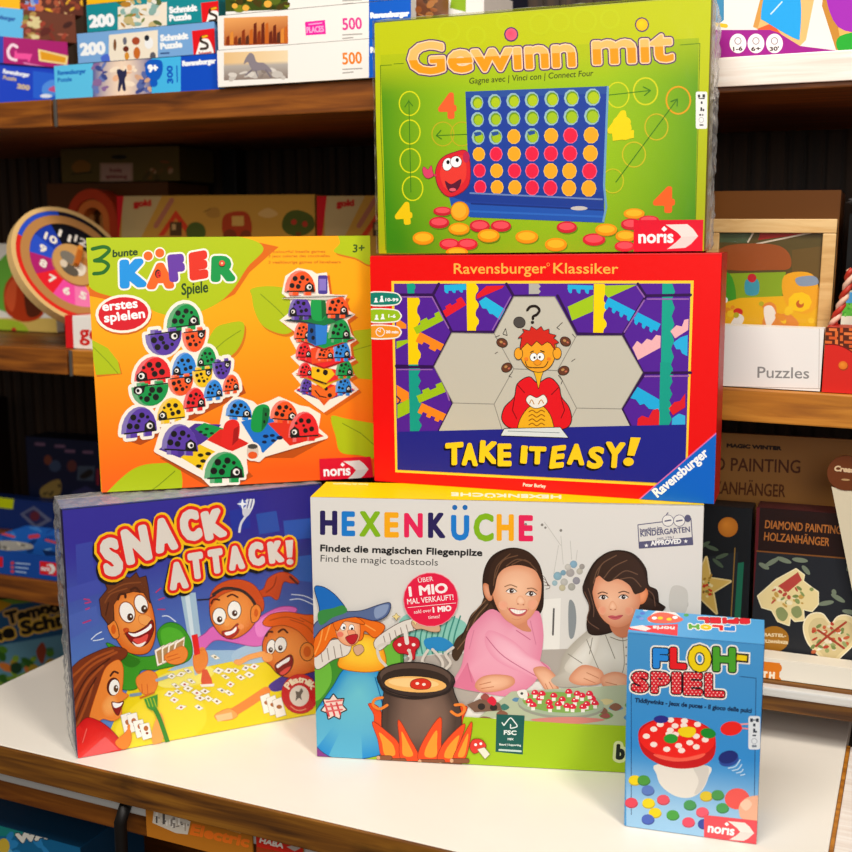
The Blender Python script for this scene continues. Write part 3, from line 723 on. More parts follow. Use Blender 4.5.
    # ---- tower
    tw = [(568, 188), (578, 140), (612, 118), (650, 125), (664, 134), (692, 130), (700, 190), (748, 194), (742, 205), (752, 235), (770, 246), (748, 262), (760, 300), (774, 316), (756, 328), (760, 358), (772, 370), (754, 380), (760, 402), (770, 412), (752, 424), (780, 452), (684, 516), (602, 456), (622, 440), (596, 408), (620, 390), (592, 362), (612, 350), (590, 310), (610, 298), (562, 262), (590, 240), (592, 206)]
    P.p([(x + 8, y + 8) for x, y in tw], 'd8640a'); P.p(tw, 'fff2e2')
    def plate(y, c, c2=None):
        P.p([(606, y), (690, y - 16), (770, y), (684, y + 30)], BUGC[c][1]); P.p([(606, y - 4), (690, y - 20), (770, y - 4), (684, y + 25)], BUGC[c2 or c][0])
    plate(455, 'p', 'r'); bug(P, 636, 442, 36, 46, 'p'); bug(P, 738, 440, 46, 56, 'b'); P.p([(650, 436), (690, 452), (716, 440), (716, 470), (684, 488), (650, 466)], 'f06a1c'); P.p([(656, 462), (684, 480), (712, 466), (684, 496)], 'e85a14')
    P.l([(660, 455), (672, 470), (690, 474)], 3, '201008'); P.e(700, 468, 6, 6, '201008'); P.e(690, 450, 5, 5, '201008')
    plate(412, 'y', 'r'); bug(P, 632, 398, 40, 42, 'r'); bug(P, 740, 394, 48, 54, 'g'); P.p([(650, 388), (704, 396), (714, 410), (686, 438), (650, 418)], 'f4c00c'); P.p([(642, 424), (686, 440), (716, 428), (684, 450)], 'f0b808'); P.e(688, 405, 7, 8, '201008'); P.e(668, 400, 5, 5, '201008'); P.l([(656, 424), (690, 436)], 4, '201008')
    plate(366, 'r'); bug(P, 628, 345, 44, 50, 'r'); bug(P, 732, 344, 50, 58, 'b'); P.p([(648, 338), (706, 330), (712, 350), (704, 374), (650, 382)], 'ee4a1c'); bug(P, 686, 350, 50, 46, 'o')
    plate(314, 'r', 'g'); bug(P, 624, 292, 46, 56, 'o'); bug(P, 726, 288, 62, 66, 'g'); P.p([(640, 270), (672, 262), (694, 272), (690, 326), (660, 332), (638, 318)], '2a80d8'); P.p([(640, 270), (660, 268), (662, 330), (638, 318)], '1a5098'); P.e(650, 290, 5, 7, '101018'); P.e(654, 310, 5, 6, '101018')
    P.p([(572, 262), (660, 244), (766, 246), (686, 276)], '2c3a40'); P.p([(620, 262), (690, 250), (720, 266), (682, 276)], '0e7a3c')
    bug(P, 618, 226, 64, 66, 'p', 1, 0); bug(P, 718, 222, 66, 64, 'o', 1, 1); P.b([(650, 202), (668, 194), (686, 204), (690, 240), (680, 262), (654, 260), (648, 236)], '12a04a'); P.p([(676, 202), (688, 210), (690, 246), (678, 260)], '0a6a30')
    P.p([(566, 202), (640, 192), (750, 192), (690, 206)], 'd9d4c8'); P.l([(572, 200), (740, 196)], 2.4, '6a645a')
    bug(P, 618, 158, 84, 68, 'o', 1, 1); P.rr(668, 138, 694, 190, 5, '4a3a98'); P.r(671, 148, 690, 180, '8a78cc')
    # ---- tiles with blocks
    P.p([(232, 640), (400, 740), (490, 690), (440, 640), (520, 625), (690, 590), (600, 640)], 'c2500a')
    tl = [(222, 620), (240, 560), (290, 540), (350, 545), (400, 560), (412, 500), (440, 474), (486, 488), (500, 500), (535, 488), (560, 476), (616, 500), (640, 504), (670, 522), (664, 560), (690, 582), (520, 632), (505, 646), (466, 636), (470, 680), (440, 706), (376, 716), (350, 690)]
    P.p(tl, 'fff2e2', ol=(5, 'fff2e2'))
    P.p([(230, 616), (330, 545), (402, 548), (362, 590), (290, 640)], '4a2e90'); P.p([(330, 560), (355, 543), (412, 560), (372, 588)], '109a48')
    P.p([(290, 638), (342, 602), (398, 628), (360, 680)], 'f4c810'); P.p([(362, 590), (400, 560), (480, 600), (430, 622)], 'e22418')
    for x, y in ((345, 632), (352, 648), (366, 628), (340, 662)): P.e(x, y, 8, 5, '201808')
    for x, y in ((345, 568), (362, 560), (376, 572), (358, 576)): P.e(x, y, 6, 3.5, '0a3018')
    P.p([(456, 540), (530, 520), (578, 570), (516, 626), (490, 595)], '1a74d2'); P.p([(530, 545), (600, 530), (684, 580), (590, 606)], 'e4301a')
    for x, y, r in ((524, 580, 8), (542, 578, 7), (520, 596, 7), (545, 592, 7), (562, 584, 9)): P.e(x, y, r, r * .6, '0a1a40')
    bug(P, 288, 588, 100, 84, 'p', 1, 1, -.05); bug(P, 450, 506, 72, 56, 'b', 1, 1, -.06); bug(P, 574, 512, 76, 62, 'o', 1, 1, -.08); bug(P, 628, 552, 84, 80, 'r', 1, 0, .08)
    P.b([(484, 560), (490, 510), (514, 492), (534, 502), (530, 540), (510, 568)], '109a44'); P.p([(516, 500), (534, 504), (530, 542), (512, 566)], '0a6a30'); P.e(524, 520, 3, 5, '0a1a10'); P.e(520, 540, 3, 5, '0a1a10')
    P.b([(402, 590), (412, 545), (436, 534), (452, 548), (448, 590), (430, 612), (404, 606)], 'e8241c'); P.p([(436, 560), (450, 552), (448, 590), (432, 606)], 'a81210')
    P.e(488, 622, 24, 26, 'fff2e2'); P.rr(472, 604, 504, 642, 12, 'd8c8b8'); P.e(488, 632, 13, 10, 'f05a1e'); P.e(488, 608, 14, 7, '4a443c')
    P.p([(x, y) for x, y in bug_shape(410, 664, 110, 84, 1)], 'fff2e2', ol=(6, 'fff2e2')); bug(P, 410, 664, 110, 84, 'g', 1, 1, .04)
    noris(P, [(671, 642), (812, 636), (820, 704), (674, 712)])
def art_snack(P):
    Q = [(62.5, 510.4), (321, 485), (325, 712.2), (77.3, 758.4)]
    def bg(a, b):
        c = mixc('362e9a', '5a88d0', min(1, max(0, (b - .18) * 1.7)))
        c = mixc(c, '1a1c74', max(0, (a - .55)) * 1.3 * (1 - b)); return c
    P.use(); P.grid(Q, 10, 14, bg)
    P.use(45, 480, .3402)
    SK, SKD, SKL, K = 'f08a34', 'd85e14', 'f8a858', '2a140c'
    # kitchen cupboard panels behind
    for q, c in (([(90, 190), (140, 180), (146, 300), (96, 330)], '3c46a8'), ([(60, 320), (160, 290), (168, 330), (66, 362)], '4450b0'), ([(66, 400), (150, 370), (160, 420), (72, 470)], '4c64b8'), ([(620, 100), (680, 90), (690, 150), (630, 160)], '2c52ae'), ([(700, 120), (780, 112), (784, 170), (706, 178)], '2c58b4'), ([(690, 230), (782, 220), (784, 300), (700, 290)], '3868be'), ([(540, 90), (600, 80), (604, 140), (550, 150)], '2636a0')): P.p(q, c)
    for q in ([(115, 350), (130, 352)], [(118, 362), (134, 358)], [(112, 420), (134, 412)], [(120, 380), (130, 376)]): P.l(q, 5, 'b03a7a')
    for q in ([(136, 468), (150, 455), (166, 446)], [(142, 472), (158, 470), (172, 466)], [(345, 400), (362, 400), (384, 416)], [(720, 352), (750, 350), (788, 366)], [(725, 336), (760, 340), (788, 352)]): P.l(q, 3, 'd8e4f4', sm=True)
    for q in ([(326, 330), (340, 318)], [(334, 352), (350, 346)], [(332, 380), (352, 380)]): P.l(q, 3.5, 'c03060')
    # table
    P.p([(150, 830), (250, 600), (360, 545), (560, 515), (700, 500), (830, 560), (830, 720), (400, 800)], 'f0d808'); P.p([(360, 560), (470, 500), (640, 500), (600, 522), (420, 560)], '9cc0e0'); P.b([(560, 500), (660, 470), (720, 490), (660, 530), (560, 540)], 'a8c8e4')
    P.b([(210, 720), (330, 620), (450, 640), (470, 720), (380, 780), (250, 790)], 'f8e22a'); P.b([(330, 580), (440, 545), (500, 560), (450, 600), (350, 610)], 'f6ea70')
    # light streak with red fork
    P.p([(398, 335), (442, 330), (470, 560), (440, 575)], 'a9c6dc'); P.p([(410, 335), (424, 334), (452, 560), (444, 565)], 'd4e6f0')
    # ---- girl with pony tail (middle)
    P.b([(600, 330), (640, 322), (656, 290), (690, 272), (720, 276), (746, 300), (722, 302), (700, 300), (684, 350), (660, 340), (628, 344)], 'c8481a', ol=(2, '8a2c0a')); P.l([(720, 284), (742, 304)], 7, '5a1c10'); P.l([(650, 330), (672, 312), (680, 285)], 3, '8a2c0a', sm=True)
    P.b([(470, 452), (500, 430), (560, 455), (620, 410), (690, 374), (740, 380), (700, 420), (660, 470), (620, 488), (560, 478), (500, 470), (465, 500), (440, 510), (446, 470)], 'e06ac0', ol=(2, 'a03a88')); P.b([(620, 420), (680, 386), (720, 388), (680, 430), (630, 462)], 'f08ad4')
    P.rb([(488, 340), (510, 312), (560, 298), (606, 312), (630, 350), (624, 400), (600, 440), (556, 466), (520, 456), (492, 420), (484, 380)], 'fba450', 'dd6a1c', (545, 410), ol=(2, K))
    P.b([(484, 372), (488, 334), (512, 306), (560, 292), (610, 306), (640, 348), (640, 384), (620, 376), (600, 340), (560, 324), (520, 336), (496, 356)], 'd0501c', ol=(1.5, '8a2c0a'))
    P.l([(494, 336), (530, 318), (580, 326), (612, 356), (624, 392)], 9, '3a2c2a', sm=True); P.l([(448, 352), (480, 350), (500, 338)], 4, '2a2430')
    P.b([(606, 380), (622, 366), (634, 382), (626, 410), (608, 416)], SK, ol=(2, K)); P.e(620, 390, 6, 12, SKD)
    for x, y, rx, ry in ((512, 400, 19, 24), (556, 382, 19, 26)): P.e(x, y, rx + 2, ry + 2, K); P.e(x, y, rx, ry, 'fdfbf6'); P.e(x + 1, y + 9, 8, 9, '4a2814'); P.e(x + 3, y + 7, 2.5, 3, 'fff')
    P.l([(488, 362), (496, 350), (512, 352)], 5, '5a2410', sm=True); P.l([(536, 342), (550, 336), (566, 344)], 5, '5a2410', sm=True)
    P.b([(528, 408), (540, 412), (540, 426), (528, 428)], SKL); P.b([(520, 446), (545, 440), (566, 422), (568, 444), (550, 462), (532, 464)], 'b8281c', ol=(1.5, K)); P.b([(528, 448), (548, 442), (562, 430), (560, 444), (544, 454), (532, 456)], 'fff'); P.e(575, 430, 9, 8, 'f8a060')
    # arm with red fork
    P.l([(462, 500), (452, 560)], 20, 'ef8840'); P.b([(440, 510), (470, 500), (478, 530), (466, 556), (444, 560), (436, 536)], SK, ol=(1.5, SKD)); P.p([(430, 456), (448, 452), (456, 510), (440, 516)], 'e8201c'); P.p([(462, 556), (476, 556), (490, 586), (492, 600), (462, 606), (458, 590)], 'e0542c'); P.p([(455, 600), (498, 598), (496, 606), (460, 608)], 'f4ece0')
    # ---- father
    P.b([(180, 480), (230, 500), (280, 520), (340, 505), (330, 450), (360, 420), (400, 430), (430, 480), (420, 530), (330, 556), (280, 560), (268, 612), (215, 606), (226, 540)], '3c9a20', ol=(2, '1e5a10')); P.b([(190, 486), (240, 510), (280, 530), (260, 550), (230, 540)], '2c7a14'); P.b([(340, 445), (366, 432), (400, 446), (412, 480), (380, 500), (350, 490)], '52b42a')
    P.rb([(190, 420), (196, 350), (240, 320), (290, 322), (316, 380), (324, 450), (308, 500), (276, 512), (236, 500), (206, 460)], 'fca650', 'e06a18', (276, 390), ol=(2, K))
    P.b([(184, 428), (200, 412), (212, 430), (216, 460), (200, 462)], SK, ol=(2, K)); P.e(201, 438, 7, 14, SKD)
    hair = [(166, 396), (160, 350), (184, 320), (178, 306), (206, 308), (200, 294), (226, 298), (226, 282), (250, 288), (268, 272), (276, 288), (296, 282), (302, 312), (308, 360), (290, 330), (260, 326), (220, 336), (200, 366), (202, 410), (186, 424)]
    P.p(hair, '6a3418', ol=(2, K)); P.l([(186, 330), (230, 306), (280, 300)], 4, '8c4c24', sm=True); P.l([(176, 360), (194, 334), (240, 318)], 4, '8c4c24', sm=True); P.l([(178, 396), (186, 360)], 4, '4a2210')
    for x, y, rx, ry in ((241, 388, 21, 30), (282, 364, 18, 27)): P.e(x, y, rx + 3, ry + 3, '9a4410', -18); P.e(x, y, rx, ry, 'fdfbf6', -18); P.e(x + 9, y + 14, 9, 11, '4a2a14'); P.e(x + 11, y + 12, 2.5, 3, 'fff')
    P.l([(214, 350), (220, 336), (234, 334), (236, 344)], 7, '4a2210', sm=True); P.l([(252, 322), (266, 316), (278, 328)], 7, '4a2210', sm=True)
    P.b([(276, 400), (296, 396), (312, 408), (304, 426), (280, 420)], SKL, ol=(1.2, SKD))
    P.b([(236, 446), (262, 448), (296, 430), (314, 412), (318, 440), (302, 476), (276, 488), (252, 474)], '8a1410', ol=(2, K)); P.b([(244, 448), (266, 450), (298, 434), (310, 422), (312, 434), (290, 450), (262, 460)], 'fff'); P.b([(258, 468), (280, 462), (302, 452), (296, 474), (276, 482)], 'e85048'); P.b([(256, 474), (272, 482), (296, 474), (284, 488), (268, 488)], 'fff4ee')
    P.e(238, 440, 9, 7, 'c8481a'); P.l([(232, 452), (240, 438)], 3, SKD)
    # his cards and hands
    for k, (dx, r) in enumerate(((0, -.5), (14, -.32), (28, -.14), (42, .04))):
        cx, cy = 330 + dx, 510 - k * 8; P.p([(cx, cy + 36), (cx - 8 + k * 6, cy - 10), (cx + 20 + k * 6, cy - 26), (cx + 34, cy + 22)], 'fff6e8', ol=(1, '9a8468')); P.p([(cx + 4, cy + 30), (cx - 3 + k * 6, cy - 6), (cx + 18 + k * 6, cy - 19), (cx + 29, cy + 19)], 'b8905c')
    P.b([(352, 516), (376, 500), (404, 488), (418, 506), (410, 530), (386, 540), (360, 534)], SK, ol=(1.5, SKD)); P.l([(358, 520), (390, 510)], 2.5, SKD); P.l([(362, 530), (396, 520)], 2.5, SKD)
    P.b([(270, 580), (300, 560), (326, 570), (330, 600), (316, 626), (290, 628), (272, 606)], SK, ol=(1.5, SKD)); P.l([(284, 600), (286, 624)], 2.5, SKD); P.l([(300, 600), (302, 628)], 2.5, SKD)
    P.l([(252, 632), (280, 628)], 9, '7e98b0'); P.l([(328, 588), (376, 572)], 9, '9ab4cc')
    P.l([(280, 640), (320, 624)], 5, 'd86a20')
    # ---- boy on the right
    P.b([(690, 600), (720, 560), (790, 540), (830, 560), (830, 640), (740, 620)], '3c2c84'); P.b([(660, 600), (740, 556), (730, 600), (676, 622)], '4c3494')
    P.rb([(640, 480), (660, 440), (700, 420), (760, 430), (800, 470), (830, 540), (760, 570), (720, 580), (686, 570), (664, 546), (646, 526)], 'fa9c48', 'dc6416', (700, 490), ol=(2, K))
    P.b([(640, 420), (662, 396), (710, 388), (760, 396), (800, 400), (830, 430), (830, 520), (790, 500), (770, 470), (740, 440), (700, 426), (660, 430)], 'ee6414', ol=(2, '9a3408'))
    for q in ([(660, 412), (710, 402), (760, 416)], [(720, 410), (770, 430), (800, 470)], [(750, 404), (800, 430)]): P.l(q, 3, 'c04808', sm=True)
    P.e(770, 504, 20, 26, SK, 0, ol=(2, K)); P.e(770, 504, 11, 16, SKD)
    for x, y, rx, ry in ((664, 490, 12, 21), (692, 484, 17, 22)): P.e(x, y, rx + 2, ry + 2, K, 10); P.e(x, y, rx, ry, 'fdfbf6', 10); P.e(x - 1, y + 9, 6.5, 8, '4a2814'); P.e(x, y + 7, 2, 2.5, 'fff')
    P.l([(650, 458), (656, 446), (668, 446)], 6, '5a2410', sm=True); P.l([(686, 446), (700, 438), (712, 448)], 6, '5a2410', sm=True)
    P.b([(638, 520), (650, 508), (668, 514), (666, 530), (648, 534)], SKL, ol=(1.2, SKD)); P.b([(676, 546), (700, 526), (722, 514), (728, 536), (716, 562), (692, 574)], '8a1410', ol=(2, K)); P.b([(680, 544), (702, 528), (718, 520), (716, 532), (698, 542), (684, 552)], 'fff'); P.b([(690, 566), (708, 552), (722, 548), (712, 564), (698, 572)], 'e85048')
    # forearms across the table
    P.l([(650, 620), (590, 660), (540, 690)], 26, SK, sm=True); P.b([(500, 690), (540, 672), (566, 690), (546, 704), (510, 706)], SKL, ol=(1.2, SKD)); P.p([(500, 692), (548, 682), (552, 700), (508, 710)], 'f0c890')
    P.l([(640, 510), (600, 520), (570, 536)], 16, SKL, sm=True); P.e(566, 534, 12, 8, SKL)
    # ---- mother (left)
    P.b([(60, 600), (90, 540), (150, 505), (200, 490), (236, 498), (238, 516), (210, 540), (160, 600), (140, 660), (124, 710), (80, 770), (56, 760)], '7e3414', ol=(2, '4a1c0a'))
    for q in ([(80, 620), (130, 550), (210, 505)], [(86, 680), (120, 600), (170, 545)], [(90, 730), (120, 660), (140, 600)], [(76, 580), (140, 526), (200, 500)]): P.l(q, 7, 'a8501e', sm=True)
    for q in ([(84, 650), (126, 576), (190, 524)], [(88, 710), (116, 640), (150, 580)]): P.l(q, 4, '4e1e0c', sm=True)
    P.b([(160, 600), (180, 550), (214, 528), (228, 550), (228, 590), (226, 620), (244, 632), (226, 650), (222, 690), (200, 706), (170, 700), (150, 712), (130, 700)], SK, ol=(1.5, SKD)); P.rb([(164, 660), (190, 624), (214, 640), (206, 690), (176, 694)], 'fbb060', 'f08a34')
    P.e(200, 606, 19, 27, '5a1c10', 8); P.e(203, 608, 15, 23, 'fdfbf6', 8); P.e(208, 612, 7, 11, '5a3a18'); P.e(210, 608, 2.5, 3, 'fff'); P.l([(192, 574), (202, 562), (214, 566)], 6, '4a1c10', sm=True)
    P.b([(196, 652), (214, 654), (230, 650), (222, 672), (214, 690), (202, 676)], '8a1410', ol=(1.5, K)); P.b([(198, 653), (216, 655), (228, 652), (220, 664), (204, 668)], 'fff')
    P.rb([(60, 790), (110, 706), (150, 704), (200, 740), (226, 790), (160, 830), (80, 850)], 'f42a24', 'd41014', ol=(2, '9a0c10')); P.l([(110, 770), (122, 730)], 3, 'f06a60'); P.p([(96, 822), (176, 752), (216, 790)], 'ee5a5c')
    for k in range(4):
        cx, cy = 236 + k * 18, 706 + k * 6 - (k == 1) * 10; P.p([(cx - 14, cy - 16 + k * 3), (cx + 14, cy - 24 + k * 4), (cx + 24, cy + 30), (cx - 2, cy + 38)], 'fcf8f0', ol=(1, 'a8b0b8')); P.e(cx + 6, cy + 4, 7, 8, 'b8682c'); P.e(cx + 9, cy + 18, 4, 4, '8a3c14')
    P.b([(206, 770), (232, 744), (246, 730), (252, 744), (250, 772), (230, 790)], SK, ol=(1.2, SKD)); P.l([(246, 720), (244, 752)], 8, SK)
    P.b([(314, 740), (330, 690), (342, 686), (352, 730), (340, 770), (318, 776)], SKL)
    P.l([(318, 664), (336, 700), (360, 770)], 13, '3c8c34', sm=True); P.p([(290, 642), (330, 628), (330, 664), (314, 676), (300, 668)], '44983a')
    for x in (298, 308, 318): P.l([(x, 640), (x + 8, 664)], 2, 'c8d020')
    # scattered little cards
    r = random.Random(3)
    for x, y in ((372, 576), (400, 570), (384, 604), (410, 600), (430, 590), (366, 628), (392, 622), (420, 612), (380, 646), (400, 668), (452, 668), (480, 642), (505, 650), (446, 625), (470, 620), (520, 618), (530, 578), (545, 600), (560, 560), (590, 552), (615, 548), (540, 560), (510, 560), (420, 560), (500, 520), (575, 580), (600, 572), (540, 625), (455, 640)):
        w, h, k = r.uniform(12, 17), r.uniform(7, 10), r.uniform(-5, 5)
        P.p([(x - w, y - k), (x - w * .2, y - h), (x + w, y + k), (x + w * .1, y + h)], 'f8f4ea', ol=(.8, 'b8ac80')); P.e(x, y, 4, 3, r.choice(['8a5a2c', 'b04040', '6a6a7a', '9a8a4a']))
    for k in range(3):
        cx, cy = 650 + k * 18, 650 + k * 6; P.p([(cx - 18, cy - 14), (cx + 8, cy - 24), (cx + 22, cy + 28), (cx - 6, cy + 36)], 'fcf8f0', ol=(1, 'b0a890')); P.e(cx + 2, cy + 4, 8, 6, 'b0682c')
    # lettering
    W, R_, Y_, B_ = 'e4dcd2', 'e8201c', 'fcc414', '161216'
    u = lambda x, y, o: ((o[0] + x / 6.086 - 45) / .3402, (o[1] + y / 6.086 - 480) / .3402)
    MO, NO = (60, 485), (185, 480)
    raw = [('S', 232, 392, 300, 560, MO, 1), ('N', 366, 562, 226, 486, MO, 1), ('A', 548, 718, 176, 416, MO, 1), ('C', -48, 108, 162, 378, NO, 1), ('K', 92, 254, 156, 368, NO, 1),
           ('A', 650, 782, 450, 640, MO, 2), ('T', 12, 122, 424, 606, NO, 2), ('T', 134, 240, 404, 572, NO, 2), ('A', 252, 364, 386, 550, NO, 2), ('C', 376, 486, 364, 524, NO, 2), ('K', 496, 602, 356, 508, NO, 2)]
    def placed(b_of, off=(0, 0)):
        for ch, x0, x1, yt, yb, o, g in raw:
            a, b_ = u(x0, yt, o), u(x1, yb, o)
            k, sl = ((.2, .26) if g == 1 else (.12, .16))
            if ch == 'C' or ch == 'S': sl *= .8
            yield g, P.tl(ch, a[0], b_[0], a[1], b_[1], k, sl, None, b_of[g], off)
    fw = {1: 8.5, 2: 6.6}
    for wd, c, off in ((17, B_, (-5, 8)), (17, Y_, (0, 0)), (10, R_, (0, 0))):
        for g, (ch, x0, y0, x1, y1, h, up) in placed(fw, off): P.t(ch, x0, y0, x1, y1, h, c, b=fw[g] + wd * (1 if g == 1 else .85), up=up)
        q = u(632, 380, NO); z = u(636, 440, NO); e = u(634, 495, NO); P.l([(q[0] + off[0], q[1] + off[1]), (z[0] + off[0], z[1] + off[1]), (e[0] + off[0], e[1] + off[1])], (wd + 11) * 1.7, c)
    for g, (ch, x0, y0, x1, y1, h, up) in placed(fw): P.t(ch, x0, y0, x1, y1, h, W, b=fw[g], up=up)
    P.p([u(608, 366, NO), u(656, 362, NO), u(650, 468, NO), u(620, 470, NO)], W); q = u(636, 496, NO); P.e(q[0], q[1], 10, 9, W)
    # small silver fork
    P.l([(571, 152), (576, 128), (590, 106)], 7, 'd8dce6', sm=True); P.b([(580, 98), (586, 62), (616, 58), (606, 92), (592, 108)], 'd2d6e2')
    for x in (588, 598, 608): P.l([(x + 6, 56), (x, 84)], 3, 'eef0f6')
    for x in (594, 604): P.l([(x + 6, 58), (x, 82)], 2.5, '2c2e90')
    P.e(580, 70, 12, 12, '5a70c4'); P.p([(580, 54), (584, 67), (597, 70), (584, 74), (580, 88), (576, 74), (563, 70), (576, 67)], 'f4f8ff')
    # round red maker's seal
    P.e(749, 628, 54, 58, 'd0181e', ol=(1, 'a01014')); P.e(747, 634, 29, 31, 'e8ded2'); P.b([(736, 620), (746, 622), (752, 612), (758, 620), (752, 632), (754, 646), (746, 640), (736, 648), (738, 634)], '6c6058')
    word = 'Piatnik'
    for i, ch in enumerate(word):
        a = math.radians(-142 + i * 17.5); cx, cy = 749 + 43 * cos(a), 632 + 45 * sin(a); ux, uy = cos(a), sin(a); tx, ty = -uy, ux; w = 4.5 if ch in 'it' else 7.5
        P.t(ch, cx - tx * w - ux * 7, cy - ty * w - uy * 7, cx + tx * w - ux * 7, cy + ty * w - uy * 7, 19, 'f8e8c8', b=1.4, up=(ux, uy))
    P.l([(722, 664), (735, 674), (750, 677), (766, 672)], 4, 'e88a70', sm=True)

def child(P, f):
    pass
def art_hexen(P):
    Q = [(310, 496.3), (703.2, 507), (697, 775.5), (317.7, 756.8)]
    P.use(); P.grid(Q, 8, 8, lambda a, b: mixc('e4e0da', 'dcd6ce', b))
    P.use(305, 475, .4695)
    K = '241c1c'
    # wall toys, faint
    for x, y, r in ((505, 106, 3), (512, 112, 2.5), (545, 118, 3), (470, 105, 3)): P.e(x, y, r, r, '8a857e')
    for q in ([(545, 130), (550, 190)], [(565, 140), (568, 180)], [(540, 150), (530, 210)], [(580, 160), (575, 200)], [(510, 100), (545, 150)]): P.l(q, 1.2, 'c4c0b8')
    for x, y, r, c in ((538, 215, 9, '8fb8c8'), (552, 228, 8, 'c8c4bc'), (565, 208, 9, 'b4aca8'), (578, 225, 8, '9c98a0'), (572, 190, 8, '8cb4cc'), (560, 196, 7, 'd4cec4'), (550, 208, 6, '7ea8bc'), (585, 205, 7, 'c8c0b0'), (568, 238, 8, 'b4b0a4'), (590, 195, 6, 'a8a098'), (548, 240, 7, 'cfc4a0'), (532, 230, 6, 'a4c4cc')): P.e(x, y, r, r, c, c2=mixc(c, '777', .3))
    P.p([(505, 265), (545, 262), (542, 372), (508, 370)], 'f0ece4'); P.l([(530, 285), (528, 340)], 4, '5e5a58'); P.b([(562, 270), (574, 275), (578, 310), (572, 345), (562, 340)], '8d9294')
    for x, y in ((795, 250), (800, 275)): P.ring(x, y, 15, 12, 3, 'a8a298')
    P.b([(780, 240), (800, 236), (815, 250), (812, 290), (790, 300), (775, 280)], 'cfcac2')
    # floor zone, striped cushion
    P.p([(14, 400), (330, 380), (560, 370), (842, 430), (836, 540), (14, 560)], 'b4aaa0')
    P.b([(190, 345), (210, 300), (260, 292), (310, 300), (345, 320), (330, 365), (250, 385), (200, 380)], '8ccaba')
    for k in range(9): P.l([(235 + k * 12, 300 + (k % 2)), (222 + k * 12, 345), (228 + k * 11, 380)], 3, '3f8f82', sm=True)
    P.b([(255, 350), (290, 345), (316, 362), (300, 374), (262, 370)], '2a8ac8'); P.b([(180, 350), (205, 320), (225, 350), (215, 390), (190, 390)], 'a8c8b8')
    # table top, white
    P.p([(330, 520), (390, 440), (600, 440), (842, 440), (838, 545), (330, 545)], 'ece6de')
    # ---- girl in pink
    SK, SD, SL = 'f4b690', 'd98c68', 'ffd4b0'
    P.use(450, 480, 1 / 5.325)
    P.rb([(172, 560), (184, 470), (230, 398), (320, 360), (412, 378), (472, 440), (496, 520), (500, 600), (492, 690), (440, 740), (300, 760), (230, 700), (186, 640)], '4a3022', '2c1a12')
    P.b([(190, 620), (160, 670), (110, 720), (78, 800), (30, 850), (10, 930), (40, 960), (90, 880), (150, 850), (210, 770), (240, 700)], '45301f')
    for q in ([(200, 660), (140, 730), (100, 820), (40, 900)], [(210, 700), (160, 780), (110, 850)], [(190, 640), (120, 720), (90, 800)], [(220, 720), (190, 790)]): P.l(q, 6, '7c5a42', sm=True)
    for q in ([(215, 650), (155, 750), (110, 830)], [(180, 660), (110, 740), (60, 840)]): P.l(q, 5, '2a1a12', sm=True)
    for k in range(5): P.l([(482 + k * 7, 500 + k * 20), (505 + k * 6, 520 + k * 14), (520 + k * 3, 560)], 2.5, '5a4030', sm=True)
    P.use(305, 475, .4695)
    P.rb([(335, 400), (345, 340), (370, 305), (400, 285), (440, 310), (470, 300), (498, 290), (508, 340), (500, 400), (490, 440), (440, 470), (372, 462), (312, 448), (320, 430)], 'f6b0c4', 'e889a6', (420, 360))
    P.p([(316, 450), (345, 400), (372, 462)], 'e27a9a')
    P.rb([(392, 330), (440, 350), (480, 384), (522, 410), (512, 436), (470, 424), (410, 396), (384, 360)], 'fbc2d2', 'ee98b2'); P.l([(386, 344), (424, 386), (500, 432)], 2, 'd06c8c', sm=True); P.l([(346, 400), (356, 440)], 2.4, 'd4708e'); P.l([(450, 330), (480, 350)], 2, 'd4708e'); P.l([(360, 330), (350, 370)], 2, 'dc809c'); P.l([(480, 310), (492, 360)], 2, 'dc809c')
    P.b([(438, 296), (470, 300), (474, 318), (482, 332), (462, 330), (436, 312)], SD)
    P.use(450, 480, 1 / 5.325)
    P.rb([(176, 556), (196, 550), (222, 580), (226, 634), (204, 640), (182, 606)], 'eea884', 'c87850')
    P.rb([(226, 596), (236, 516), (290, 462), (370, 448), (442, 466), (482, 520), (486, 600), (470, 664), (434, 724), (384, 762), (342, 768), (290, 736), (248, 670)], 'fbc8a4', 'e0936c', (350, 560), n=6)
    P.rb([(420, 640), (456, 636), (468, 660), (440, 690), (416, 670)], 'f4a888', 'eeaa88'); P.rb([(262, 650), (292, 640), (310, 664), (290, 690), (262, 680)], 'f4a888', 'f0b090')
    P.b([(216, 612), (206, 510), (244, 412), (330, 366), (416, 382), (470, 440), (494, 560), (476, 516), (448, 476), (372, 452), (300, 464), (256, 506), (238, 580)], '3a2418', n=6)
    for q in ([(240, 520), (280, 430), (360, 400)], [(232, 560), (250, 460), (320, 392)], [(300, 456), (360, 420), (430, 440)], [(330, 448), (400, 424), (462, 480)]): P.l(q, 6, '6c4a34', sm=True)
    for x, y in ((328, 589), (432, 604)): P.b([(x - 28, y + 2), (x - 12, y - 10), (x + 10, y - 11), (x + 27, y + 3), (x + 10, y + 11), (x - 12, y + 11)], 'f6ece4'); P.e(x, y, 11.5, 11.5, '3a2216'); P.e(x + 3, y - 3, 3, 3, 'fff'); P.l([(x - 29, y + 2), (x - 12, y - 11), (x + 10, y - 12), (x + 28, y + 2)], 4, '3a221a', sm=True); P.l([(x - 22, y + 12), (x, y + 15), (x + 22, y + 10)], 2, 'd08c6c', sm=True)
    P.l([(292, 566), (322, 556), (356, 568)], 5, '9a6a4c', sm=True); P.l([(412, 576), (440, 574), (464, 588)], 5, '9a6a4c', sm=True)
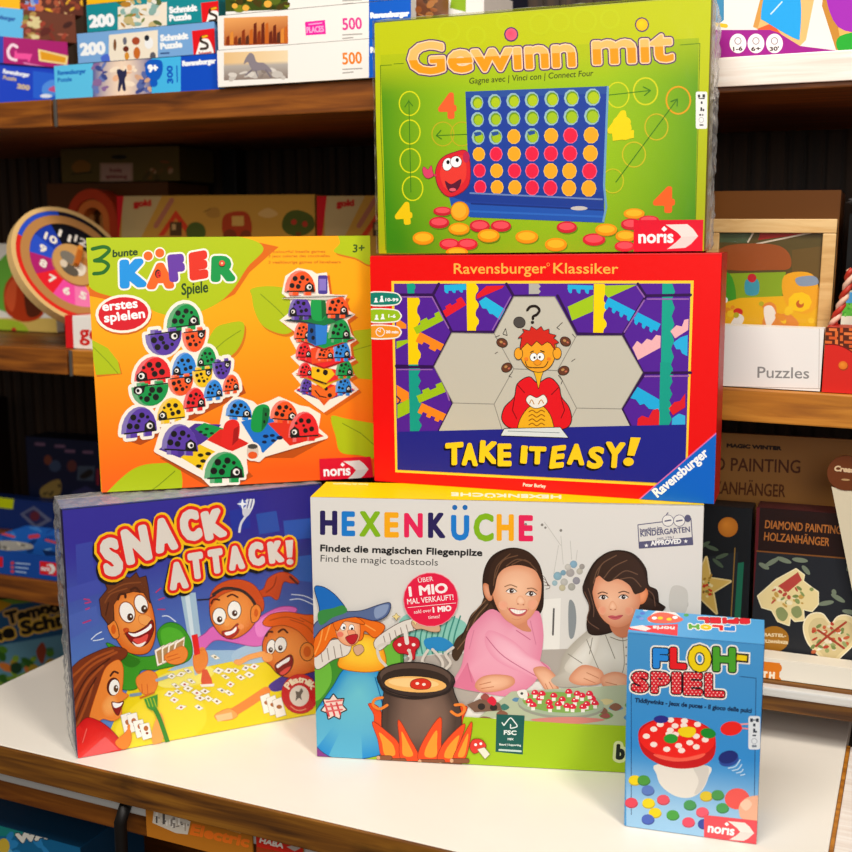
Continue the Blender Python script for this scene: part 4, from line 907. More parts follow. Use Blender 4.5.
    P.rb([(352, 640), (366, 616), (386, 618), (402, 648), (384, 664), (362, 660)], 'ffd2b0', 'eca680'); P.e(362, 658, 5, 3, 'b8684c'); P.e(392, 662, 5, 3, 'b8684c')
    P.b([(312, 682), (340, 680), (366, 688), (392, 686), (412, 690), (396, 716), (362, 724), (330, 712)], 'c85a5c', n=6); P.b([(322, 686), (350, 688), (372, 692), (404, 692), (388, 706), (362, 712), (338, 704)], 'fdf6f0', n=6)
    for x in (344, 358, 372, 386): P.l([(x, 690), (x, 708)], 1.4, 'd8ccc4')
    P.l([(304, 676), (312, 690)], 3, 'cc805c'); P.l([(418, 684), (414, 696)], 3, 'cc805c'); P.l([(330, 736), (356, 742), (380, 736)], 3, 'd88c68', sm=True)
    P.use(305, 475, .4695)
    P.rb([(362, 450), (372, 432), (400, 424), (440, 428), (446, 444), (420, 458), (380, 462)], 'f8c4a0', SD); P.l([(372, 446), (396, 440)], 1.6, 'c87850'); P.l([(376, 454), (402, 450)], 1.6, 'c87850')
    P.rb([(486, 412), (512, 408), (536, 430), (540, 460), (528, 470), (516, 462), (500, 440)], 'f8c4a0', SD); P.l([(520, 440), (534, 464)], 1.6, 'c87850'); P.l([(512, 444), (522, 466)], 1.6, 'c87850'); P.l([(528, 436), (540, 456)], 1.4, 'c87850')
    # ---- girl in cream
    P.rb([(540, 420), (552, 380), (590, 340), (630, 318), (690, 330), (740, 320), (790, 360), (820, 440), (720, 450), (640, 440), (580, 450), (540, 450), (524, 436)], 'dcd6ca', 'b4ab9c', (640, 380))
    P.rb([(552, 410), (590, 360), (626, 336), (620, 380), (590, 424)], 'ebe5da', 'd2cabc')
    for q in ([(600, 350), (620, 400), (640, 440)], [(640, 340), (660, 390)], [(560, 380), (590, 400)], [(676, 340), (680, 400), (672, 430)], [(690, 350), (720, 390)], [(612, 346), (606, 380)], [(650, 344), (676, 352), (700, 344)]): P.l(q, 1.6, '877e70', sm=True)
    for y in (366, 384, 402): P.e(684, y, 2, 2, '9a9082')
    P.use(560, 500, 1 / 5.68)
    P.rb([(150, 700), (164, 600), (128, 500), (180, 370), (250, 304), (330, 282), (420, 304), (488, 384), (504, 480), (552, 510), (566, 590), (600, 606), (560, 640), (480, 640), (420, 700), (260, 760), (170, 760)], '4a3022', '2a1a12', (330, 420))
    P.b([(128, 500), (150, 470), (190, 520), (200, 620), (240, 690), (300, 740), (220, 740), (160, 700), (176, 600)], '33211a')
    for q in ([(140, 520), (170, 600), (156, 680), (220, 730)], [(160, 500), (190, 600), (190, 660)], [(500, 510), (530, 540), (540, 600)]): P.l(q, 5, '6c4c3c', sm=True)
    P.b([(286, 680), (400, 670), (420, 740), (360, 780), (300, 750)], 'cc7c58')
    P.rb([(452, 500), (486, 496), (500, 530), (480, 580), (446, 590), (436, 560)], 'f6a070', 'd87848')
    P.rb([(184, 520), (196, 450), (250, 420), (350, 430), (430, 480), (456, 560), (444, 620), (404, 688), (350, 718), (300, 716), (244, 676), (206, 610)], 'f8c09c', 'dc8a64', (290, 560), n=6)
    P.rb([(220, 610), (250, 600), (264, 626), (246, 650), (224, 640)], 'f09c7c', 'f0aa88'); P.rb([(372, 610), (404, 604), (416, 630), (394, 654), (370, 640)], 'f09c7c', 'f0a886')
    P.b([(176, 540), (170, 440), (210, 350), (290, 296), (380, 300), (452, 360), (490, 460), (480, 510), (440, 530), (420, 528), (392, 480), (330, 446), (270, 462), (214, 424), (196, 470)], '3c271c', n=6)
    for q in ([(214, 424), (240, 360), (320, 312)], [(250, 440), (300, 380), (380, 340)], [(300, 450), (370, 400), (440, 420)], [(340, 448), (410, 440), (460, 490)], [(190, 470), (210, 400), (250, 350)]): P.l(q, 6, '70503c', sm=True)
    for x, y in ((246, 551), (360, 549)): P.b([(x - 26, y + 2), (x - 12, y - 10), (x + 10, y - 10), (x + 26, y + 1), (x + 10, y + 11), (x - 12, y + 11)], 'f4e8e0'); P.e(x, y, 11.5, 11.5, '2e1a10'); P.e(x + 3, y - 3, 3, 3, 'fff'); P.l([(x - 27, y + 1), (x - 12, y - 12), (x + 10, y - 12), (x + 27, y)], 4.4, '2a1810', sm=True)
    P.l([(216, 530), (240, 520), (268, 528)], 6, '6a4430', sm=True); P.l([(334, 524), (362, 516), (392, 526)], 6, '6a4430', sm=True)
    P.rb([(276, 606), (290, 574), (306, 574), (324, 606), (312, 624), (288, 624)], 'ffcca8', 'eaa07a'); P.e(288, 619, 5, 3, 'b0603f'); P.e(314, 619, 5, 3, 'b0603f')
    P.b([(272, 658), (296, 652), (316, 656), (338, 650), (358, 652), (340, 670), (314, 678), (288, 672)], 'd25f64', n=6); P.l([(274, 659), (314, 664), (356, 654)], 2.4, '9a3438', sm=True)
    P.use(305, 475, .4695)
    P.rb([(562, 432), (590, 404), (630, 414), (636, 436), (620, 446), (580, 446)], 'f6bc98', SD); P.rb([(630, 430), (660, 418), (690, 430), (690, 462), (650, 462), (634, 448)], 'f6bc98', SD); P.l([(600, 420), (626, 432)], 1.6, 'c87850'); P.l([(640, 440), (664, 446)], 1.6, 'c87850'); P.l([(594, 432), (618, 442)], 1.6, 'c87850'); P.l([(640, 450), (668, 456)], 1.6, 'c87850')
    # ---- game on the table
    P.p([(370, 515), (440, 460), (700, 445), (842, 460), (840, 545), (370, 530)], 'b7c0a0')
    r = random.Random(5)
    for k in range(46):
        x, y = r.uniform(380, 800), r.uniform(470, 525)
        if 455 < x < 635: continue
        P.b([(x - r.uniform(8, 18), y), (x, y - r.uniform(4, 9)), (x + r.uniform(8, 18), y), (x, y + r.uniform(4, 9))], r.choice(['6a9a4c', 'c8d4b0', '3c7a6c', 'd8c890', '8a5a44', '5c8cb0', 'e0dcd0', 'a05048']), n=3)
    P.p([(345, 488), (372, 476), (414, 484), (420, 500), (362, 504)], '7a5a48'); P.e(376, 492, 8, 7, '2c2420'); P.e(402, 494, 8, 7, '2c2420'); P.b([(388, 480), (398, 470), (408, 480), (402, 490)], 'e0203c')
    P.e(545, 490, 92, 28, '9a9c8c', 3); P.e(545, 485, 92, 27, 'a8b89a', 3); P.e(545, 483, 82, 22, '84ac50', 3)
    for x, y in ((470, 468), (490, 464), (478, 482), (500, 476), (486, 490), (520, 484), (505, 466), (530, 470), (522, 494), (548, 478), (562, 462), (558, 492), (575, 480), (590, 470), (600, 488), (612, 476), (592, 494), (570, 494), (540, 488), (618, 486), (606, 466), (580, 466)):
        P.r(x - 4, y, x + 4, y + 10, 'f4eee2'); P.b([(x - 8, y + 1), (x - 4, y - 7), (x + 4, y - 7), (x + 8, y + 1), (x, y + 3)], 'e21c3c', n=3); P.e(x - 2, y - 3, 1.6, 1.3, 'fff')
    P.b([(452, 460), (470, 456), (474, 470), (460, 474)], 'f0ede4'); P.e(462, 464, 3, 3, '444'); P.b([(480, 520), (560, 514), (640, 520), (560, 530)], 'd88478')
    # ---- lime strip along the bottom
    P.p([(10, 604), (10, 560), (160, 520), (345, 514), (560, 528), (690, 533), (845, 538), (845, 660), (10, 640)], 'a4c614')
    # ---- witch
    G1, G2 = '3f8e2c', '6db83c'
    P.b([(22, 400), (60, 370), (120, 380), (200, 340), (212, 420), (240, 500), (260, 560), (160, 570), (30, 590), (14, 520)], G1, ol=(1.5, '1c4a14')); P.b([(150, 370), (196, 356), (204, 430), (190, 480), (160, 440)], G2); P.b([(18, 420), (50, 396), (56, 440), (24, 480)], G2)
    P.b([(14, 605), (16, 560), (40, 576), (80, 604)], '8a3a88', ol=(1.5, '4a1a4a'))
    P.rb([(16, 520), (60, 450), (90, 410), (150, 412), (180, 470), (190, 560), (176, 588), (110, 604), (60, 600), (22, 570)], '6cc4d4', '1c8cd0', (116, 460), ol=(1.5, '0c4a7a')); P.l([(150, 430), (168, 500), (170, 570)], 2.5, '0c6aa4', sm=True)
    st = [(62 + (27 if i % 2 == 0 else 18) * cos(i * pi / 7 + .2), 493 + (27 if i % 2 == 0 else 18) * sin(i * pi / 7 + .2)) for i in range(14)]
    P.p(st, 'f2d8cc', ol=(2.5, K))
    for k in range(3): P.l([(44 + k * 12, 488 - k * 2), (52 + k * 12, 512 - k * 2)], 4, 'd84048'); P.l([(46, 482 + k * 10), (80, 478 + k * 10)], 3.5, 'e06a68')
    P.rb([(82, 360), (100, 338), (150, 344), (168, 372), (170, 408), (130, 418), (74, 408), (78, 380)], 'ffd83c', 'f79a1a', (124, 362), ol=(1.5, '9a5a08'))
    P.b([(22, 375), (60, 350), (96, 356), (92, 380), (60, 392), (26, 412)], 'e4dcd2', ol=(1.5, '6a5a50')); P.b([(150, 350), (200, 315), (236, 306), (244, 324), (200, 340), (160, 372)], 'e4dcd2', ol=(1.5, '6a5a50'))
    for k in range(6): P.l([(168 + k * 12, 342 - k * 6), (172 + k * 12, 358 - k * 6)], 2, '9a8a80')
    for k in range(4): P.l([(34 + k * 14, 372 - k * 4), (38 + k * 14, 396 - k * 4)], 2, '9a8a80')
    P.b([(40, 300), (70, 296), (128, 305), (170, 320), (150, 345), (128, 330), (120, 350), (86, 352), (60, 345), (40, 372), (18, 385), (24, 340)], 'f07018', ol=(1.5, '9a3a08'))
    for q in ([(40, 310), (34, 350), (22, 380)], [(56, 312), (44, 350)], [(120, 312), (150, 330)]): P.l(q, 3, 'fca048', sm=True)
    P.rb([(66, 318), (84, 300), (112, 306), (118, 330), (112, 354), (94, 362), (74, 350)], 'fcc8a0', 'eea070', ol=(1.2, '9a5030'))
    P.e(82, 322, 6, 7, 'fff', ol=(.8, K)); P.e(100, 324, 5.5, 7, 'fff', ol=(.8, K)); P.e(84, 324, 2.5, 3, K); P.e(101, 326, 2.5, 3, K); P.b([(92, 330), (106, 330), (108, 340), (96, 340)], 'f6a078', ol=(.8, '9a5030')); P.e(76, 338, 7, 6, 'f08068')
    P.b([(88, 344), (112, 338), (108, 354), (98, 358)], 'c0242c', ol=(1, '6a1014')); P.b([(62, 312), (80, 300), (110, 302), (128, 316), (104, 312), (84, 310), (70, 330)], 'f07018', ol=(1, '9a3a08'))
    P.b([(18, 330), (28, 310), (70, 292), (120, 288), (160, 275), (182, 272), (176, 296), (150, 308), (110, 300), (70, 308), (36, 326), (20, 345)], '5a6c98', ol=(1.5, '1c2448')); P.b([(150, 282), (178, 274), (172, 294), (152, 304)], '8a9cc0')
    P.b([(22, 240), (34, 236), (52, 244), (72, 262), (88, 288), (60, 300), (34, 316), (32, 280)], '1c6cc0', ol=(1.5, '0c2a5c')); P.b([(30, 290), (60, 282), (82, 276), (90, 290), (60, 302), (34, 318)], '3c8c44')
    P.b([(228, 312), (250, 300), (280, 310), (288, 330), (270, 332), (250, 326), (236, 326)], 'd8aa88', ol=(1.2, '7a4a30')); P.b([(104, 366), (120, 360), (126, 372), (112, 382)], 'd8aa88', ol=(1, '7a4a30'))
    for x, y in ((195, 300), (236, 310)): P.p([(x, y - 7), (x + 3, y - 2), (x + 8, y), (x + 3, y + 3), (x, y + 8), (x - 3, y + 3), (x - 8, y), (x - 3, y - 2)], 'f0d890', ol=(.8, '8a7a50'))
    # toadstool in her hand
    P.b([(188, 358), (206, 344), (238, 346), (244, 362), (236, 372), (232, 392), (218, 380), (198, 376)], 'c8202c', ol=(1.5, '6a1014')); P.l([(214, 330), (218, 356)], 9, 'e8e0d8')
    for x, y in ((202, 360), (222, 372), (232, 360), (224, 384)): P.e(x, y, 4, 3.5, 'f8ece6')
    # steam
    for q in ([(180, 440), (176, 410), (160, 390), (156, 365), (180, 356)], [(214, 440), (214, 410), (226, 390), (222, 372)], [(250, 440), (264, 410), (250, 395), (262, 372)], [(262, 436), (292, 410), (290, 390), (272, 370)], [(290, 420), (310, 400), (300, 380), (316, 366)]): P.l(q, 6, 'd8cfc4', sm=True)
    # flames behind, cauldron, flames in front
    def flame(pts): P.b(pts, 'ee4c18', ol=(1.2, '9a240a'))
    flame([(150, 540), (148, 510), (136, 486), (156, 492), (166, 516), (176, 560)]); flame([(312, 540), (316, 500), (345, 492), (336, 520), (330, 560)])
    P.b([(166, 500), (172, 450), (186, 430), (296, 436), (320, 470), (332, 510), (326, 560), (290, 596), (240, 602), (192, 590), (168, 550)], '4a3830', ol=(2, '1a1210')); P.rb([(176, 500), (184, 452), (200, 446), (290, 450), (312, 474), (322, 510), (314, 556), (284, 588), (240, 594), (196, 582), (176, 548)], '86695a', '46342c', (262, 496))
    P.e(237, 434, 82, 36, '3a2c28', 3, ol=(2, '1a1210')); P.e(236, 428, 76, 29, '5a463c', 3); P.e(236, 436, 72, 26, '34261f', 3); P.e(236, 444, 66, 17, 'f2b868', 3); P.e(232, 441, 54, 10, 'f8d08c', 3)
    P.b([(226, 448), (230, 436), (252, 432), (268, 440), (264, 452), (240, 454)], 'd8301c', ol=(1.2, '7a1408')); P.e(240, 442, 4, 3, 'fbe8d8'); P.e(254, 444, 4, 3, 'fbe8d8')
    P.l([(158, 436), (176, 462), (236, 474), (300, 462), (316, 440)], 5, '2a1e1a', sm=True)
    P.l([(176, 488), (160, 496), (146, 488), (150, 476), (166, 472)], 6, 'f0822c', sm=True); P.l([(312, 502), (326, 510), (340, 500), (336, 488), (320, 488)], 6, 'f0822c', sm=True)
    for q in ([(168, 604), (156, 560), (145, 524), (176, 546), (200, 570), (206, 604)], [(206, 604), (202, 560), (200, 520), (222, 556), (244, 604)], [(244, 606), (250, 570), (288, 514), (290, 560), (286, 606)], [(284, 606), (296, 570), (340, 528), (330, 570), (322, 606)], [(316, 604), (330, 570), (355, 524), (352, 560), (340, 604)]):
        flame(q); cx = sum(a for a, _ in q) / len(q); cy = sum(b for _, b in q) / len(q) + 12; P.b([(cx + (a - cx) * .55, cy + (b - cy) * .6) for a, b in q], 'fb9a2c')
    for x, y, w in ((190, 606, 26), (228, 612, 24), (270, 608, 28), (310, 614, 24), (330, 606, 20), (170, 600, 16)): P.rr(x - w, y - 4, x + w, y + 5, 4, '8a5436', ol=(1, '4a2814')); P.e(x - w + 3, y, 4, 4.5, 'd8a880')
    # small toadstool
    P.b([(352, 578), (358, 562), (376, 562), (386, 576), (372, 586), (360, 590)], 'e0382c', ol=(1.2, '7a1410')); P.p([(368, 582), (382, 578), (394, 592), (384, 602)], 'f0e6d4', ol=(1, '8a7a60')); P.e(364, 572, 3, 3, 'fff'); P.e(375, 570, 3, 3, 'fff')
    # label
    P.p([(408, 508), (468, 511), (464, 594), (406, 588)], '0c5850'); P.l([(424, 532), (430, 524), (438, 516), (446, 524), (452, 534), (440, 538)], 2.4, 'e8f0ec', sm=True); P.l([(424, 532), (420, 526)], 2.4, 'e8f0ec'); P.l([(438, 538), (438, 530)], 2.4, 'e8f0ec')
    P.t('FSC', 424, 551, 450, 552, 9, 'e8f0ec', b=.6); P.t('MIX', 432, 563, 444, 563.5, 4.5, 'e8f0ec', b=.3); P.t('Board | Supporting', 414, 574, 460, 576, 4, 'e8f0ec', b=.2); P.t('FSC C000000', 414, 586, 460, 588, 4.5, 'e8f0ec', b=.4) if 0 else P.l([(414, 584), (460, 587)], 4, 'c4dad2')
    P.t('b', 664, 602, 678, 603, 30, '14201a', b=2.6, ol=[(9, 'dfe8a8')])
    # title
    LT = [('H', 32, 69, 73, 127.5, '2a2058', .0), ('E', 78, 107, 74, 130, '1c7cd0', .0), ('X', 116, 161, 74, 131, '86b818', 0), ('E', 169, 200, 76, 133, 'fcae14', .0), ('N', 211, 251, 78, 133, 'ec2458', -.0), ('K', 262, 299, 77, 134, '2a2058', .0), ('U', 311, 350, 82, 139, '1c7cd0', 0), ('C', 359, 402, 78.6, 140.6, '86b818', .0), ('H', 408, 445, 80, 140, 'fcae14', -.0), ('E', 455, 486, 82, 141, 'ec2458', .0)]
    for ch, x0, x1, yt, yb, c, k in LT:
        ch, xa, ya, xb, yb2, h, up = P.tl(ch, x0, x1, yt, yb, 0, -.015, None, 3.0); P.t(ch, xa, ya, xb, yb2, h, c, b=3.0, up=up)
    for x in (319, 341): P.e(x, 69, 5.6, 5.6, '1c6cb8')
    P.t('Findet die magischen Fliegenpilze', 33, 162, 377, 172, 14.5, '1c1a1a', b=.75); P.t('Find the magic toadstools', 33, 184, 283, 193, 15, '3c3a38')
    P.e(268.5, 264, 59, 58, 'ee9aa4'); P.e(268.5, 264, 57.5, 56.5, 'ea1c46')
    W = 'fff4f2'
    P.t('ÜBER', 242, 228, 274, 224, 10, W); P.t('1 MIO', 224, 256.5, 304, 248, 20, W, b=1.3); P.t('MAL VERKAUFT!', 219, 274, 317, 264, 12, W, b=.15); P.l([(220, 281), (322, 271)], 1, W); P.t('sold over', 233, 294, 270, 290, 8, W); P.t('1 MIO', 274, 291, 312, 287, 11, W, b=.9); P.t('times!', 263, 305, 288, 303, 8, W)
    # kindergarten stamp
    V = '5c5a78'
    P.l([(709, 106), (822, 92), (826, 148), (712, 156)], 2, V, closed=True); P.p([(711, 142), (824, 132), (826, 148), (712, 156)], V)
    P.t('bewährt im', 714, 121, 760, 116, 8, V, b=.3); P.t('KINDERGARTEN', 715, 131, 820, 121, 12, V, b=.4); P.t('seit 1961', 750, 137, 785, 134, 5, V); P.t('APPROVED', 737, 150, 801, 145, 10, 'f4f2f0', b=.7)
    for x, y in ((727, 150), (811, 141)): P.p([(x + (5 if i % 2 == 0 else 2) * sin(i * pi / 5), y - (5 if i % 2 == 0 else 2) * cos(i * pi / 5)) for i in range(10)], 'f4f2f0')
    for x, y in ((773, 97), (797, 97)): P.e(x, y, 11.5, 11.5, 'ece8e2', ol=(1.2, V)); P.l([(x - 6, y + 1), (x + 6, y - 1)], 3, V)
    P.e(815, 92, 7, 8, V); P.l([(770, 84), (773, 80)], 2, V)
    # tiny striped patch where her sleeve ends
    P.l([(504, 398), (520, 412)], 3, 'dc7898')

def art_floh(P):
    Q = [(625.4, 633.3), (762.7, 645.4), (757.8, 844.8), (626.3, 826.2)]
    P.use(); P.grid(Q, 4, 14, lambda a, b: mixc('4a98d2', '2e8ad2', min(1, b * 1.6)) if b < .62 else mixc('3a92d4', '9ccaec', min(1, (b - .62) * 4)))
    P.use(610, 600, .2957)
    N = '1c3c6c'
    for q in ([(75, 240), (72, 330), (72, 725)], [(440, 258), (494, 264), (488, 680)], [(72, 240), (82, 240)]): P.l(q, 2.2, N)
    # stool-shaped toadstool
    P.b([(160, 555), (330, 560), (332, 600), (310, 645), (270, 668), (220, 662), (175, 630), (158, 590)], 'e8e2d8'); P.b([(280, 560), (330, 562), (330, 600), (308, 644), (285, 655), (300, 610)], 'd4cec6')
    P.b([(96, 470), (104, 430), (150, 405), (220, 397), (290, 408), (345, 440), (358, 480), (350, 530), (310, 560), (240, 570), (170, 556), (115, 520)], 'c81418'); P.e(227, 468, 129, 68, 'f0221c', 4); P.b([(150, 520), (240, 534), (320, 518), (300, 536), (230, 546), (170, 536)], 'f8604c')
    for x, y in ((205, 405), (252, 408), (296, 420), (148, 436), (170, 420), (204, 440), (220, 425), (123, 460), (200, 452), (222, 454), (270, 482), (292, 460), (322, 472), (148, 488), (192, 504), (242, 508), (292, 496), (232, 492), (345, 455), (250, 424)): P.e(x, y, 12, 9, 'fbe6dc')
    P.e(173, 403, 25, 13, '2c2c86'); P.b([(230, 440), (250, 428), (286, 432), (288, 452), (270, 464), (240, 458)], 'f4d414'); P.e(206, 468, 24, 16, '2c9a34'); P.e(332, 450, 26, 17, '1c8a2c', 10)
    P.l([(440, 420), (474, 418)], 5, 'f0a0a0'); P.l([(436, 432), (476, 436)], 5, 'e88a90'); P.e(410, 434, 37, 24, 'ee2420', -6)
    P.e(400, 532, 34, 23, '20307c', -14); P.e(402, 540, 34, 22, '2c4a9c', -14); P.e(400, 531, 32, 21, '1c2a74', -14)
    for k in range(4): P.l([(400 + k * 14, 568 + k * 8), (424 + k * 10, 562 + k * 9), (440 + k * 5, 540 + k * 16)], 4, 'b8d8f0', sm=True)
    for x, y, c in ((84, 608, 'f0d414'), (114, 608, '4c9a3c'), (128, 642, '5c7cc4'), (72, 684, 'e8485c'), (130, 686, 'f0d818'), (180, 674, 'e85464'), (152, 718, 'f0d414'), (128, 740, '4c68c0'), (212, 726, '4ca444'), (265, 750, 'f05068'), (270, 692, '4c9c58'), (312, 716, 'ee5c70'), (325, 662, 'e0c430'), (364, 658, '4c9a50'), (380, 702, '4ca058'), (318, 756, '3c4ca4')):
        P.e(x + 1, y + 4, 22, 16, mixc(c, '224', .4)); P.e(x, y, 21, 16, c)
    P.e(430, 672, 42, 36, 'f05a54'); P.b([(440, 690), (470, 665), (520, 668), (520, 740), (450, 740), (436, 715)], 'f0b494'); P.b([(440, 690), (462, 672), (480, 690), (460, 712)], 'f8ccb0')
    # lettering
    B_, W = '10141c', 'fdf6ea'
    L1 = [('F', 142, 200, 160, 230, '2a8ae0'), ('L', 200, 262, 158, 232, 'ec2028'), ('O', 262, 345, 150, 240, 'f4d410'), ('H', 345, 428, 156, 240, '4ca42c')]
    L2 = [('S', 70, 134, 240, 310), ('P', 136, 206, 240, 314), ('I', 206, 244, 240, 316), ('E', 246, 316, 242, 320), ('L', 318, 390, 244, 326)]
    b1, b2 = 6.0, 6.0
    g1 = [(P.tl(ch, x0 + 3, x1 - 3, yt, yb, 0, -.05, None, b1), c) for ch, x0, x1, yt, yb, c in L1]
    g2 = [P.tl(ch, x0 + 3, x1 - 3, yt, yb, 0, -.04, None, b2) for ch, x0, x1, yt, yb in L2]
    for wd, c in ((9, W), (4, B_)):
        for (ch, xa, ya, xb, yb, h, up), cc in g1: P.t(ch, xa, ya, xb, yb, h, c, b=b1 + wd, up=up)
        P.p([(428 - wd, 182 - wd), (466 + wd, 186 - wd), (464 + wd, 208 + wd), (426 - wd, 204 + wd)], c)
        for ch, xa, ya, xb, yb, h, up in g2: P.t(ch, xa, ya, xb, yb, h, c, b=b2 + wd, up=up)
    for (ch, xa, ya, xb, yb, h, up), cc in g1: P.t(ch, xa, ya, xb, yb, h, cc, b=b1, up=up)
    P.p([(430, 184), (464, 188), (462, 206), (428, 202)], 'f0d010')
    for (ch, xa, ya, xb, yb, h, up), raw in zip(g2, L2):
        pl = P.t(ch, xa, ya, xb, yb, h, 'dc2430', b=b2, up=up)
        yy = raw[3] + 5; k = 0; dots = []
        while yy < raw[4] + 4:
            xx = raw[1] + (k % 2) * 6
            while xx < raw[2]:
                if inside((xx, yy), pl): dots.append([(xx + 2.1 * cos(i * pi / 3), yy + 2.1 * sin(i * pi / 3)) for i in range(6)])
                xx += 13
            yy += 9; k += 1
        if dots: P.emit(dots, 'fff0ea')
    P.t('Tiddlywinks - Jeux de puces - Il gioco delle pulci', 84, 345, 478, 381, 15, '14284c', b=.9)
    noris(P, [(318, 726), (502, 746), (500, 832), (318, 806)], bg='f0525c')
    P.rr(468, 392, 508, 505, 7, 'dfe4ea')
    for (x, y, w, h) in ((474, 400, 9, 12), (494, 400, 9, 12), (483, 404, 11, 3), (484, 417, 8, 10), (484, 434, 7, 14), (491, 442, 6, 6), (482, 455, 12, 5)): P.r(x, y, x + w, y + h, '2c3444')
    P.ring(488, 477, 9, 9, 1.6, '8a94a4'); P.r(480, 490, 496, 497, '6c7888')
# ================================================================== camera
F_PX, PITCH, ROLL, CAM_H = 1100.0, .1603, -.01041, .48
_R0 = Vector((1, 0, 0)); _U0 = Vector((0, sin(PITCH), cos(PITCH))); CD = Vector((0, cos(PITCH), -sin(PITCH)))
CR = cos(ROLL) * _R0 + sin(ROLL) * _U0; CU = -sin(ROLL) * _R0 + cos(ROLL) * _U0
CP = Vector((0, 0, CAM_H))
def proj(p):
    d = Vector(p) - CP; z = d.dot(CD)
    return (426 + F_PX * d.dot(CR) / z, 426 - F_PX * d.dot(CU) / z)
def ray(px, py): return CD + CR * ((px - 426) / F_PX) - CU * ((py - 426) / F_PX)
cam = bpy.data.cameras.new('camera'); co = bpy.data.objects.new('camera', cam); COL.objects.link(co)
M3 = Matrix((CR, CU, -CD)).transposed()
co.matrix_world = Matrix.Translation(CP) @ M3.to_4x4()
cam.sensor_width = 36; cam.lens = F_PX / 852 * 36; cam.clip_start = .01
cam.dof.use_dof = True; cam.dof.focus_distance = 1.0; cam.dof.aperture_fstop = 6.0
SC.camera = co
SC.view_settings.view_transform = 'Standard'; SC.view_settings.look = 'None'
SC.view_settings.exposure = 0.0; SC.view_settings.gamma = 1.0; SC.view_settings.use_curve_mapping = False

# ================================================================== materials
MP = mat_print()
MG = mat_print('glossy_printed_card', .3, .45)
M_WOOD = mat_wood('brown_shelf_wood', '4a2408', '7c420f', 'a05c18', (2.5, 30, 30), .45, .35)
M_OAK = mat_wood('warm_oak_edge', '8a4e10', 'b5701c', 'd0892c', (2.5, 34, 34), .45, .15)
M_WORN = mat_wood('worn_table_edge', '40230a', '744610', '96621a', (2.5, 40, 40), .5, .85)
M_PALE = mat_wood('pale_edge_and_glare', 'e6d6c8', 'f2e6da', 'fbf4ec', (3, 60, 60), .4)
M_BACK = mat_wood('dark_back_panel', '20130a', '34210f', '483016', (40, 2, .8), .6)
M_TABLE = mat_plain('white_laminate', 'f4ecdf', .38, 0, .03, 14)
M_RAIL = mat_plain('white_metal_rail', 'dcdad6', .3, .2, .03)
M_STEEL = mat_plain('grey_steel', '8a8680', .35, .8, .05)
M_DARK = mat_plain('dark_metal', '1a1614', .5, .4, .1)
M_FILM = mat_film('clear_film', .035, strength=.25)
M_CRINK = mat_film('crinkled_film', .3, scale=90, strength=1.0, milky=.22)
M_BAG = mat_film('plastic_bag', .25, scale=45, strength=1.0, milky=.55)
M_PANE = mat_film('clear_window_film', .06, scale=10, strength=.2)
M_FLOOR = mat_plain('grey_brown_floor', '5a5048', .6, 0, .1, 6)
M_WALL = mat_plain('warm_grey_wall', '8a8078', .8, 0, .05, 3)
M_LIGHTWOOD = mat_wood('light_plywood', 'c49454', 'd8ac6c', 'e6c084', (6, 40, 40), .5)

# ================================================================== store frame of reference (the shelf runs along s, t goes back)
YS = math.radians(-23.0); YT = math.radians(-24.5)
AS = Vector((cos(YS), sin(YS), 0)); NS = Vector((-sin(YS), cos(YS), 0)); OS = Vector((0, .8256, 0))
def W(s, t, z): return OS + AS * s + NS * t + Vector((0, 0, z))
def hit(px, py, t):
    d = ray(px, py); k = (t - (CP - OS).dot(NS)) / d.dot(NS); p = CP + d * k
    return (p - OS).dot(AS), p.z
def hit_plane(px, py, p0, n):
    d = ray(px, py); k = (Vector(p0) - CP).dot(n) / d.dot(n); return CP + d * k
T0 = .30
LV = {'up': (.657, -.010 / .80), 'mid': (.3635, -.0175 / .87), 'low': (.064, 0.0)}
def zsh(level, s):
    z, k = LV[level]; s0 = {'up': -.595, 'mid': -.65, 'low': 0}[level]
    return z + k * (s - s0)

# room
mb = MB(); mb.box(-3, 3, -3, 4, -1.02, -1.0); tag(mb.build('floor', M_FLOOR), kind='structure')
mb = MB(); mb.box(-2.2, 2.2, 0, .05, -1.0, 2.4); tag(mb.build('wall_back', M_WALL, loc=W(0, .73, 0), rot=(0, 0, YS)), kind='structure')

# ------------------------------------------------------------------ shelving
BT = .031; TB = .70; SL, SR, SM = -1.25, .62, -.60
def bay(name, s0, s1, label, main):
    r = empty(name, W(0, 0, 0), (0, 0, YS), label, 'shelf', None)
    def board(level, mat, face=None):
        z0, k = LV[level]
        m = MB(); m.box(s0, s1, T0, TB - .02, -BT, 0, bev=.0015)
        zc = zsh(level, 0)
        o = m.build('shelf_board', mat, r, (0, 0, zc), (0, -math.atan(k), 0))
        return o
    up = board('up', M_WOOD); mid = board('mid', M_OAK if main else M_WOOD); low = board('low', M_WOOD if not main else M_WORN)
    m = MB(); m.box(s0, s1, .05 if main else T0 - .02, TB - .02, -.29, -.26, bev=.0015); m.build('shelf_board', M_WOOD, r)
    m = MB(); m.box(s0, s1, TB - .018, TB, -.999, 1.15)
    for k in range(int((s1 - s0) / .022)):
        x = s0 + k * .022; m.box(x + .002, x + .019, TB - .022, TB - .018, -.9, 1.14)
    m.build('back_panel', M_BACK, r)
    for x in ((s0 + .012, s1 - .012) if main else (s0 + .012,)):
        m = MB(); m.box(x - .012, x + .012, TB - .05, TB - .022, -.999, 1.15, bev=.002); m.build('upright', M_DARK, r)
    return r, up, mid, low
main, b_up, b_mid, b_low = bay('shelving_unit', SM + .002, SR, 'brown wooden wall shelving behind the stacked game boxes', True)
left, *_ = bay('shelving_unit', SL, SM - .002, 'brown wooden shelving bay adjoining at the far left', False)
